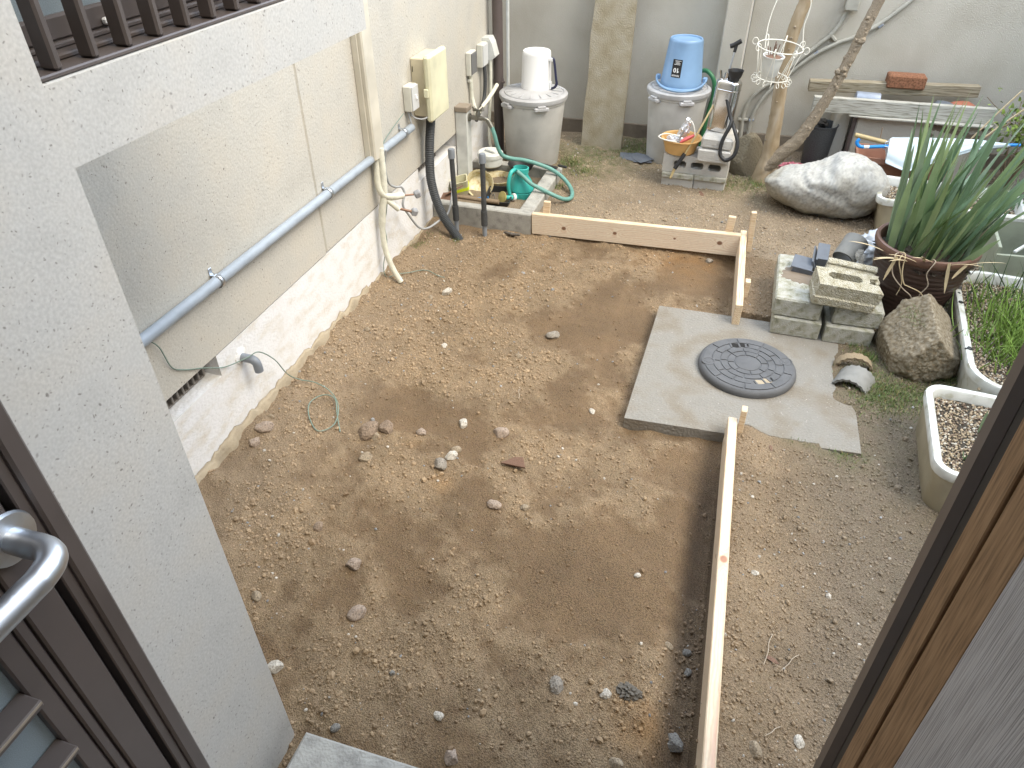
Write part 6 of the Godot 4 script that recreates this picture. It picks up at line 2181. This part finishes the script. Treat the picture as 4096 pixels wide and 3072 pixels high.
# ---------------------------------------------------------------- planters
func planter(o: Node3D, hx: float, hz: float, h: float, cr: float, body: Material, rim: Material, soil: float, flare := 0.85) -> void:
	var s := S()
	var rings := []
	for q: Array in [[flare, 0.0], [flare + 0.02, 0.006], [0.955, h - 0.032]]:
		rings.append(rrect(hx * q[0], hz * (1.0 - (1.0 - q[0]) * hx / hz * 0.6), cr * 0.8, q[1], 6))
	loft(s, rings, true, false)
	part(o, "planter_body", s, body)
	s = S()
	rings = []
	for q: Array in [[-0.008, h - 0.036], [0.0, h - 0.033], [0.003, h - 0.008], [0.0, h - 0.001], [-0.006, h + 0.001], [-0.020, h - 0.001], [-0.025, h - 0.008], [-0.030, soil - 0.01]]:
		rings.append(rrect(hx + q[0], hz + q[0], maxf(cr + q[0], 0.008), q[1], 7))
	loft(s, rings)
	part(o, "rim", s, rim)
	s = S()
	var r := RandomNumberGenerator.new()
	r.seed = int(hx * 1000)
	var n := 22
	var grid := []
	for j in n + 1:
		for i in n + 1:
			var u := 2.0 * i / n - 1.0
			var v := 2.0 * j / n - 1.0
			var p := Vector3(u * (hx - 0.027), soil + 0.006 * r.randf(), v * (hz - 0.027))
			# keep inside the rounded corners
			var ex := maxf(0.0, absf(p.x) - (hx - 0.027 - cr))
			var ez := maxf(0.0, absf(p.z) - (hz - 0.027 - cr))
			var l := sqrt(ex * ex + ez * ez)
			if l > cr - 0.002 and l > 0.0:
				var k := (cr - 0.002) / l
				p.x = signf(p.x) * ((hx - 0.027 - cr) + ex * k) if ex > 0.0 else p.x
				p.z = signf(p.z) * ((hz - 0.027 - cr) + ez * k) if ez > 0.0 else p.z
			grid.append(p)
	for j in n:
		for i in n:
			var a: int = j * (n + 1) + i
			quad(s, grid[a], grid[a + 1], grid[a + n + 2], grid[a + n + 1], Vector3.UP)
	var so := part(o, "potting_soil", s, M.potsoil)
	# pumice grains
	var st := S(true)
	stone(st, Vector3.ZERO, Vector3.ONE, 8, 0, 4, 0.3)
	st.generate_normals()
	var cnt := int(hx * hz * 60000.0)
	var mm := MultiMesh.new()
	mm.transform_format = MultiMesh.TRANSFORM_3D
	mm.use_colors = true
	mm.mesh = st.commit()
	mm.instance_count = cnt
	for i in cnt:
		var p := Vector3(r.randf_range(-1, 1) * (hx - 0.035), soil + 0.006, r.randf_range(-1, 1) * (hz - 0.035))
		var sz := r.randf_range(0.0022, 0.0048)
		mm.set_instance_transform(i, Transform3D(Basis.from_euler(Vector3(r.randf(), r.randf() * TAU, r.randf())).scaled_local(Vector3(sz, sz * 0.8, sz * 1.2)), p))
		var k := r.randf()
		var c := Color(0.36, 0.28, 0.18) if k < 0.5 else (Color(0.16, 0.11, 0.075) if k < 0.8 else Color(0.5, 0.46, 0.38))
		mm.set_instance_color(i, c * r.randf_range(0.7, 1.2))
	var mi := MultiMeshInstance3D.new()
	mi.name = "pumice_grains"
	mi.multimesh = mm
	mi.material_override = M.vcol
	mi.set_meta("kind", "stuff")
	so.add_child(mi, true)

func tuft(o: Node3D, spots: Array, h0: float, h1: float, w: float, c: Color, sd: int, lean := 0.35) -> void:
	var r := RandomNumberGenerator.new()
	r.seed = sd
	var tf := []
	var cc := []
	for q: Array in spots:
		for i in int(q[3]):
			var h := r.randf_range(h0, h1)
			var ww := w * r.randf_range(0.7, 1.2)
			var p := Vector3(q[0] + r.randfn() * q[2], q[4], q[1] + r.randfn() * q[2])
			tf.append(Transform3D(Basis.from_euler(Vector3(r.randfn() * lean, r.randf() * TAU, r.randfn() * lean)).scaled_local(Vector3(ww, h, h * 0.8)), p))
			cc.append(c * r.randf_range(0.55, 1.4))
	multi(o, "grass_blades", blades(tf, cc), M.vcol)

func planters() -> void:
	var s := S()
	# nearest white planter
	var o := thing("planter", "nearest white planter with a tan base and one green shoot, by the door frame", "planter", Vector3(0.955, 0.045, -2.05), "plastic planters on the right")
	planter(o, 0.165, 0.235, 0.185, 0.065, M.planter_tan, M.planter, 0.145)
	o.rotation.y = deg_to_rad(-4)
	var b := thing("young_shoot", "thick green shoot growing in the nearest white planter", "plant", Vector3(0.955, 0.19, -2.10))
	for i in 4:
		var lf := leaf_mesh([0.10, 0.085, 0.07, 0.06][i], 0.014, 0.25 + 0.1 * i)
		var m := part(b, "leaf", lf, M.leaf3 if i % 2 == 0 else M.leaf2)
		m.rotation = Vector3(0.1 * i - 0.1, i * 1.7, 0.1)
		m.position = Vector3(0.004 * i, 0, 0.01 * (i % 2))
	b = thing("young_shoot", "small green shoot at the near end of the nearest white planter", "plant", Vector3(0.885, 0.19, -1.95))
	for i in 3:
		var lf := leaf_mesh(0.05 - 0.008 * i, 0.010, 0.3)
		var m := part(b, "leaf", lf, M.leaf1)
		m.rotation = Vector3(0.3, i * 2.1, 0.1)
	# curved white planter with chipped rim
	o = thing("planter", "long white planter with a flaking chipped rim and grassy seedlings", "planter", Vector3(1.22, 0.045, -2.76), "plastic planters on the right")
	planter(o, 0.22, 0.455, 0.185, 0.14, M.planter, M.planter, 0.14)
	o.rotation.y = deg_to_rad(-5)
	s = S()
	var r := RandomNumberGenerator.new()
	r.seed = 12
	for q: Array in [[-0.19, -0.36, 1.6], [-0.211, -0.30, 1.3], [-0.214, -0.26, 1.4], [-0.214, -0.21, 0.8], [-0.214, -0.13, 1.0], [-0.214, 0.22, 1.1], [-0.17, -0.415, 1.5]]:
		stone(s, Vector3(q[0] + 0.004, 0.182, q[1]), Vector3(0.013, 0.0075, 0.014) * q[2], int(q[1] * -977 + 50), 1, 6, 0.3)
	part(o, "chipped_patches", s, M.black).set_meta("kind", "stuff")
	b = thing("grass_seedlings", "bright green grassy seedlings filling the chipped white planter", "seedlings", Vector3(1.22, 0.185, -2.76))
	tuft(b, [[-0.06, 0.1, 0.07, 200, 0.0], [0.03, 0.0, 0.09, 260, 0.0], [0.0, 0.22, 0.08, 220, 0.0], [-0.03, -0.15, 0.07, 140, 0.0], [0.1, 0.12, 0.08, 160, 0.0]], 0.07, 0.22, 0.005, Color(0.17, 0.27, 0.05), 31, 0.32)
	tuft(b, [[0.0, -0.28, 0.08, 26, 0.0], [0.1, -0.2, 0.06, 16, 0.0]], 0.12, 0.24, 0.005, Color(0.05, 0.085, 0.035), 32, 0.5)
	# planter behind the iris pot
	o = thing("planter", "wide white planter with bare soil behind the iris pot", "planter", Vector3(1.14, 0.045, -3.99), "plastic planters on the right")
	planter(o, 0.345, 0.175, 0.215, 0.05, M.planter_tan, M.planter, 0.165)
	o.rotation.y = deg_to_rad(-4)
	# greenish planter with a long rim at the right edge
	o = thing("planter", "greenish weathered planter with its end torn away at the right edge", "planter", Vector3(1.50, 0.045, -3.56), "plastic planters on the right")
	s = S(true)
	prism(s, poly([-0.24, 0.14, 0.30, 0.09, 0.30, 0.075, -0.24, 0.125]), 0.0, 0.18, 0.002)
	prism(s, poly([-0.24, 0.124, -0.225, 0.122, -0.20, -0.16, -0.215, -0.16]), 0.0, 0.21, 0.002)
	prism(s, poly([-0.22, -0.15, 0.30, -0.18, 0.30, -0.165, -0.22, -0.135]), 0.0, 0.23, 0.002)
	part(o, "planter_body", s, M.planter_green)
	s = S(true)
	box(s, Vector3(0.01, 0.238, -0.165), Vector3(0.48, 0.026, 0.035), 0.006, turn(3))
	box(s, Vector3(-0.06, 0.20, -0.02), Vector3(0.014, 0.014, 0.30), 0.003, turn(-42, 8, 0))
	part(o, "rim", s, M.planter)
	s = S(true)
	prism(s, poly([-0.21, 0.12, 0.29, 0.075, 0.29, -0.16, -0.205, -0.14]), 0.0, 0.05, 0.0)
	part(o, "potting_soil", s, M.potsoil)
	b = thing("leafy_litter", "pale green clippings heaped beside the iris pot and the chipped planter", "clippings", Vector3(1.12, 0.05, -3.30))
	tuft(b, [[0.0, 0.0, 0.05, 160, 0.01], [0.06, -0.05, 0.05, 120, 0.01], [-0.03, 0.12, 0.03, 80, 0.01]], 0.04, 0.12, 0.006, Color(0.26, 0.28, 0.13), 37, 1.1)
	b = thing("iris_shoots", "small clump of broad green leaves in the planter at the right edge", "plant", Vector3(1.47, 0.22, -3.98))
	for i in 7:
		var lf := leaf_mesh(r.randf_range(0.14, 0.24), 0.016, r.randf_range(0.2, 0.5))
		var m := part(b, "leaf", lf, M["leaf%d" % (i % 3)])
		m.rotation = Vector3(r.randfn() * 0.25, r.randf() * TAU, -0.25)
		m.position = Vector3(r.randfn() * 0.02, 0, r.randfn() * 0.02)

# a sword leaf that rises along y and bends along z
func leaf_mesh(l: float, w: float, bend: float, fold := 0.28) -> ArrayMesh:
	var s := S()
	var rows := []
	var n := 11
	for i in n + 1:
		var t := float(i) / n
		var ww := w * 0.5 * (0.75 + 0.6 * t - 0.25 * t * t) * (1.0 - pow(t, 3.5))
		var a := bend * t
		var p := Vector3(0, l * (t - bend * bend * t * t * t * 0.16), l * bend * t * t * 0.5)
		var f := Vector3(0, -sin(a), cos(a)) * ww * fold
		rows.append([p - Vector3(ww, 0, 0) + f, p, p + Vector3(ww, 0, 0) + f])
	for i in n:
		for k in 2:
			quad(s, rows[i][k], rows[i][k + 1], rows[i + 1][k + 1], rows[i + 1][k], Vector3.BACK)
	s.generate_normals()
	return s.commit()

func iris_pot() -> void:
	var c := Vector3(0.872, 0.05, -3.085)
	var o := thing("iris_pot", "big dark brown glazed pot with ribbed sides", "flowerpot", c)
	var s := S()
	var prof := [Vector2(0.0, 0.0), Vector2(0.118, 0.0), Vector2(0.124, 0.006)]
	for i in 60:
		var t := i / 59.0
		prof.append(Vector2(0.126 + 0.064 * t + 0.008 * sin(t * PI) + 0.0014 * sin(t * 86.0), 0.012 + 0.30 * t))
	lathe(s, prof, Vector3.ZERO, 64)
	part(o, "pot_body", s, M.glaze)
	s = S()
	lathe(s, [Vector2(0.189, 0.308), Vector2(0.196, 0.312), Vector2(0.201, 0.322), Vector2(0.203, 0.338), Vector2(0.200, 0.347), Vector2(0.193, 0.350), Vector2(0.185, 0.347), Vector2(0.181, 0.335), Vector2(0.176, 0.25)], Vector3.ZERO, 64)
	part(o, "rim", s, M.glaze_rim)
	s = S()
	stone(s, Vector3(0, 0.29, 0), Vector3(0.178, 0.02, 0.178), 77, 4, 0, 0.3, Basis.IDENTITY, false)
	part(o, "potting_soil", s, M.potsoil)
	var p := thing("iris", "dense clump of long green sword-shaped leaves growing in the big brown pot", "plant", c + Vector3(0, 0.30, 0))
	var r := RandomNumberGenerator.new()
	r.seed = 42
	var variants := []
	for i in 10:
		variants.append(leaf_mesh(1.0, 1.0, 0.06 + 0.075 * i, 0.012))
	for i in 104:
		var a := r.randf() * TAU
		var rad := 0.155 * sqrt(r.randf())
		var at := Vector3(cos(a) * rad, -0.01, sin(a) * rad)
		var out := at.x / 0.155
		var l := r.randf_range(0.30, 0.66) * (1.0 if i < 76 else 0.75)
		if at.z > 0.05:
			l *= 0.85
		var w := r.randf_range(0.021, 0.036)
		var bend := mini(9, int(absf(r.randfn()) * 2.6))
		var m := part(p, "leaf", variants[bend], M["leaf%d" % [0, 0, 1, 1, 2, 2, 3][r.randi() % 7]])
		# the fans lean outwards and mostly to the right
		var leanx := 0.20 + 0.32 * out + r.randfn() * 0.12
		var leanz := 0.30 * at.z / 0.155 - 0.12 + r.randfn() * 0.15
		var y := Vector3(leanx, 1.0, leanz).normalized()
		var face := Vector3(r.randfn(), 0, r.randfn()).normalized()
		face = (face - y * face.dot(y)).normalized()
		var x := y.cross(face)
		if y.cross(Vector3.UP).length() > 0.1 and r.randf() < 0.5:   # bend on the way of the lean
			face = (Vector3.RIGHT - y * y.x).normalized()
			face = face.rotated(y, r.randfn() * 0.6)
			x = y.cross(face)
		m.transform = Transform3D(Basis(x * w, y * l, face * l), at)
	# a few cut or dying leaves
	for i in 9:
		var a := deg_to_rad(r.randf_range(20, 150))
		var at := Vector3(cos(a) * 0.16, 0.0, sin(a) * 0.16)
		var m := part(p, "dry_leaf", variants[7 + i % 3], M.dry)
		var y := Vector3(at.x * 4.0 + r.randfn() * 0.3, 0.45, at.z * 2.0).normalized()
		var face := (Vector3.DOWN - y * Vector3.DOWN.dot(y)).normalized()
		m.transform = Transform3D(Basis(y.cross(face) * 0.012, y * r.randf_range(0.12, 0.24), face * 0.18), at)
	var q := thing("hanging_roots", "dry string-like roots trailing over the front rim of the brown pot", "roots", c + Vector3(0, 0.35, 0.19))
	var paths := [[[-0.135, 0.0, -0.03], [-0.15, 0.0, 0.0], [-0.14, -0.07, 0.015], [-0.09, -0.12, 0.03], [-0.05, -0.15, 0.03], [-0.02, -0.20, 0.015], [0.02, -0.215, 0.02], [0.08, -0.24, 0.0], [0.12, -0.245, 0.0], [0.19, -0.235, 0.0]],
		[[-0.13, 0.005, -0.03], [-0.115, 0.01, 0.0], [-0.11, -0.05, 0.02], [-0.09, -0.10, 0.03], [-0.07, -0.11, 0.03], [-0.02, -0.13, 0.03], [0.01, -0.17, 0.03], [0.03, -0.24, 0.015]],
		[[-0.01, 0.0, -0.01], [-0.005, 0.0, 0.012], [-0.02, -0.05, 0.02], [0.0, -0.10, 0.02], [-0.015, -0.15, 0.018], [0.005, -0.20, 0.01], [0.012, -0.30, 0.0]],
		[[-0.12, 0.0, -0.02], [-0.13, -0.02, 0.01], [-0.10, -0.09, 0.02], [-0.095, -0.13, 0.02], [-0.10, -0.16, 0.022]]]
	for i in paths.size():
		s = S()
		var v := []
		for e: Array in paths[i]:
			v.append(Vector3(e[0], e[1], e[2]))
		tube(s, catmull(v), [0.0026, 0.0022, 0.002, 0.0013], 6, 0.2)
		part(q, "root", s, M.root if i % 2 == 0 else M.dry)
	for e: Array in [[0.045, 0.0, 10.0, 0.13], [-0.145, 0.005, -12.0, 0.11], [0.105, 0.0, -30.0, 0.07]]:
		var m := part(q, "dry_leaf", variants[3], M.dry)
		m.transform = Transform3D(turn(0, 0, 180.0 + e[2]) * Basis(Vector3(0.014, 0, 0), Vector3(0, e[3], 0), Vector3(0, 0, 0.1)), Vector3(e[0], 0.004, 0.012))

# ---------------------------------------------------------------- door frame on the right
func door_side() -> void:
	var o := thing("door_post", "brown wooden door post with dark metal edge at the right of the view", "door frame", Vector3(0.4, 0, -0.75))
	var tilt := Basis(Vector3.RIGHT, deg_to_rad(-3.7))
	var rows := [["metal_edge", -0.838, -0.788, 0.394, M.bronze, 0.012], ["rubber_seal", -0.787, -0.757, 0.405, M.rubber, 0.004], ["wood_strip", -0.756, -0.705, 0.400, M.jamb, 0.002], ["groove", -0.7045, -0.6955, 0.408, M.dark, 0.0], ["wood_strip", -0.695, -0.612, 0.400, M.jamb, 0.002], ["weathered_post", -0.611, -0.30, 0.398, M.jamb_grey, 0.003]]
	for q: Array in rows:
		var s := S(true)
		bb(s, Vector3(q[3], -1.2, q[1] + 0.0), Vector3(0.62, 1.6, q[2]), q[5])
		var m := part(o, q[0], s, q[4])
		m.transform = Transform3D(tilt, Vector3(-0.4, 0.46, 0.75) + tilt * Vector3.ZERO)
		# turn about the post's foot
		m.position = Vector3(-0.4, 0.0, 0.75) + Vector3(0, 0.46, -0.74) - tilt * Vector3(0, 0.0, -0.74)

# ---------------------------------------------------------------- stones lying on the bed
func loose_stones() -> void:
	var g := "loose stones lying on the bare bed"
	var list := [
		[-1.155, -2.725, 0.030, "white", "chalky white ragged stone right of the drain hose's end"],
		[-1.212, -2.665, 0.018, "tan", "small tan pebble left of the chalky white stone"],
		[-1.001, -2.303, 0.019, "white", "small white stone alone in the middle of the pale gravelly patch"],
		[-0.676, -2.323, 0.017, "tan", "small square-cut tan stone at the bed's centre"],
		[-0.579, -2.519, 0.034, "grey", "grey angular stone highest up in the middle of the bed"],
		[-0.752, -1.855, 0.026, "white", "bright white angular stone in the middle of the bed"],
		[-0.882, -1.765, 0.024, "pink", "rounded pinkish stone between the stone cluster and the white stone"],
		[-0.604, -1.845, 0.032, "pink", "pale pointed stone right of the bright white one"],
		[-1.062, -1.705, 0.048, "brown", "largest brown stone of the cluster of three"],
		[-1.008, -1.738, 0.036, "brown", "smooth brown stone at the right of the cluster of three"],
		[-1.029, -1.690, 0.022, "tan", "small flat stone in front of the cluster of three"],
		[-0.728, -1.715, 0.020, "tan", "small buff stone at the top of the trail above the tile shard"],
		[-0.732, -1.676, 0.026, "white", "flaky pale stone left of the tile shard"],
		[-0.754, -1.624, 0.032, "grey", "grey-brown stone at the foot of the trail left of the tile shard"],
		[-0.520, -1.511, 0.026, "pink", "smooth round pebble below the tile shard"],
		[-0.420, -1.520, 0.017, "tan", "small half-buried pebble right of the smooth round one"],
		[-1.016, -1.581, 0.028, "tan", "dull earthy stone below the cluster of three"],
		[-0.309, -2.070, 0.016, "white", "small flat pale stone left of the slab's near corner"],
		[-1.367, -2.315, 0.017, "tan", "small pale pebble near the foundation, left of the gravelly patch"],
		[-1.430, -1.602, 0.034, "pink", "round pinkish stone against the foundation below the drain elbow"],
		[-1.431, -1.538, 0.028, "pink", "lower pinkish stone against the foundation"],
		[-1.447, -1.672, 0.014, "tan", "tiny pebble above the two pinkish stones by the foundation"],
		[-0.842, -1.149, 0.026, "pink", "faceted pink-beige stone in the lower left of the bed"],
		[-0.761, -1.003, 0.028, "pink", "teardrop pinkish stone lower down in the bed's left half"],
		[-1.019, -1.251, 0.020, "brown", "brown sliver of stone half sunk in the soil"],
		[-1.062, -0.968, 0.020, "tan", "pair of buff pebbles against the pier's edge"],
		[-0.898, -0.797, 0.024, "white", "yellowish-white stone beside the pier low in the view"],
		[-0.665, -0.695, 0.013, "slate", "small dark oval pebble above the step stone"],
		[-0.367, -0.715, 0.024, "pink", "pinkish pebble just right of the step stone"],
		[-0.435, -0.801, 0.015, "white", "pale oblong pebble near the bottom of the bed"],
		[-0.591, -0.865, 0.011, "slate", "dark grey pebble in the lower gravel"],
		[-0.046, -0.971, 0.018, "white", "rounded cream stone left of the dark clod"],
		[-0.173, -0.956, 0.026, "grey", "flat greyish stone low in the middle of the bed"],
		[0.092, -1.171, 0.014, "tan", "buff pebble in the shade beside the near board"],
		[0.144, -1.194, 0.015, "slate", "grey pebble touching the near board's shade"],
		[0.153, -1.134, 0.014, "slate", "second grey pebble hard by the near board"],
		[0.139, -0.930, 0.030, "slate", "long dark leaf-shaped stone by the near board's lower end"],
		[0.010, -0.814, 0.018, "tan", "yellowish pebble at the bottom edge beside the ochre patch"],
		[-0.026, -1.363, 0.011, "white", "little white pebble in the bed's right half"],
		[0.414, -0.966, 0.018, "white", "smooth pale pebble outside the near board at the bottom"],
		[0.311, -0.911, 0.022, "tan", "half-buried buff stone outside the near board at the bottom edge"],
		[0.295, -1.415, 0.012, "white", "white chip on the heap outside the near board"],
		[0.018, -3.40, 0.024, "grey", "grey chip of stone under the far form board's right end"]]
	var cols := {"white": lin(0.62, 0.57, 0.49), "tan": lin(0.37, 0.295, 0.205), "grey": lin(0.34, 0.30, 0.25), "pink": lin(0.42, 0.33, 0.26), "brown": lin(0.30, 0.22, 0.155), "slate": lin(0.27, 0.255, 0.23)}
	var tex := ntex(noise(0.05, 5, 95), [[0.0, grey(0.6)], [0.5, grey(0.9)], [1.0, grey(1.0)]], 256)
	var nr := bump(noise(0.08, 4, 96), 12.0, 256)
	var mats := {}
	for k: String in cols:
		mats[k] = mat(cols[k], 0.9, tex, Vector3.ONE * 9.0, nr, 0.9)
	var i := 0
	for q: Array in list:
		i += 1
		var smooth: bool = q[3] in ["pink", "slate"] and i % 2 == 0
		var s := S(not smooth)
		var z: float = q[2]
		stone(s, Vector3.ZERO, Vector3(z * 1.0, z * 0.62, z * 0.78), i * 13, 3, 5 if smooth else 11, 0.07, turn(i * 47.0, 0, 8), not smooth)
		var o := solo("stone", s, mats[q[3]], q[4], "stone", g)
		o.position = Vector3(q[0], gh(q[0], q[1]) + z * 0.14, q[1])
	# curved shard of brown tile
	var s := S(true)
	prism(s, poly([-0.045, 0.01, 0.0, -0.018, 0.03, -0.02, 0.045, 0.022]), -0.003, 0.004, 0.001)
	var o := solo("tile_shard", s, M.rust, "triangular red-brown shard of roof tile in the middle of the bed", "shard")
	o.position = Vector3(-0.51, 0.022, -1.70)
	o.rotation = Vector3(0.25, 0.1, 0.1)
	s = S(true)
	stone(s, Vector3.ZERO, Vector3(0.032, 0.018, 0.026), 501, 3, 8, 0.5)
	o = solo("dark_clod", s, mat(lin(0.13, 0.115, 0.095), 0.97), "dark crumbly clod near the ochre patch at the bottom", "clod")
	o.position = Vector3(0.012, 0.01, -0.995)
	s = S(true)
	for k in 3:
		box(s, Vector3(0.02 * k - 0.02, 0.008 + 0.005 * k, 0.012 * k), Vector3(0.075 - 0.01 * k, 0.01, 0.016), 0.002, turn(-25.0 + 12.0 * k, 5, 6))
	o = solo("bark_pieces", s, M.bark_dark, "splintered grey bark pieces at the foot of the sink kerb", "bark")
	o.position = Vector3(-1.02, 0.015, -3.375)
	s = S(true)
	for k in 5:
		prism(s, poly([-0.09 + 0.02 * k, -0.06, 0.05, -0.075 + 0.01 * k, 0.09, 0.01, 0.03, 0.06, -0.07, 0.05]), 0.004 * k, 0.004 * k + 0.002, 0.0, Transform3D(turn(40.0 * k, 4.0 - 2.0 * k, 5.0 * (k % 2)), Vector3(0.02 * k - 0.04, 0, 0.012 * k)))
	o = solo("black_sheet", s, M.slate, "scrap of dark plastic sheeting on the ground beside the right dustbin", "plastic sheet")
	o.position = Vector3(-0.535, 0.062, -4.575)
	var fallen := "fallen brown leaves"
	for q: Array in [[-0.105, -4.155, 20.0, 0.036, "long brown leaf lying in front of the pile of blocks"], [0.335, -1.17, 70.0, 0.018, "curled grey leaf between the two twigs outside the near board"], [0.69, -2.53, 40.0, 0.018, "brown leaf by the rear half ring of pipe"], [0.33, -2.0, 10.0, 0.014, "small leaf at the slab's near edge"]]:
		var lf := part(self, "fallen_leaf", leaf_mesh(q[3] * 2.0, q[3] * 0.75, 0.6), M.rust)
		tag(lf, q[4], "leaf", fallen)
		lf.position = Vector3(q[0], gh(q[0], q[1]) + 0.006, q[1])
		lf.rotation = Vector3(deg_to_rad(80), deg_to_rad(q[2]), 0)
	g = "thin dry twigs on the soil"
	for q: Array in [[0.335, -1.19, 0.10, 82.0, "long thin twig outside the near board, left of a second one"], [0.39, -1.17, 0.075, 58.0, "second thin twig outside the near board, lying slanted"], [-0.60, -2.08, 0.06, -70.0, "pale straight twig in the bed left of the slab"], [0.35, -0.97, 0.05, 50.0, "short forked twig outside the near board at the bottom"]]:
		s = S()
		var l: float = q[2]
		tube(s, catmull([Vector3(-l * 0.5, 0.003, 0), Vector3(-l * 0.1, 0.006, 0.004), Vector3(l * 0.2, 0.004, 0.002), Vector3(l * 0.5, 0.003, 0.007)]), 0.0011, 5)
		o = solo("twig", s, M.root, q[4], "twig", g)
		o.position = Vector3(q[0], gh(q[0], q[1]) + 0.002, q[1])
		o.rotation.y = deg_to_rad(q[3])
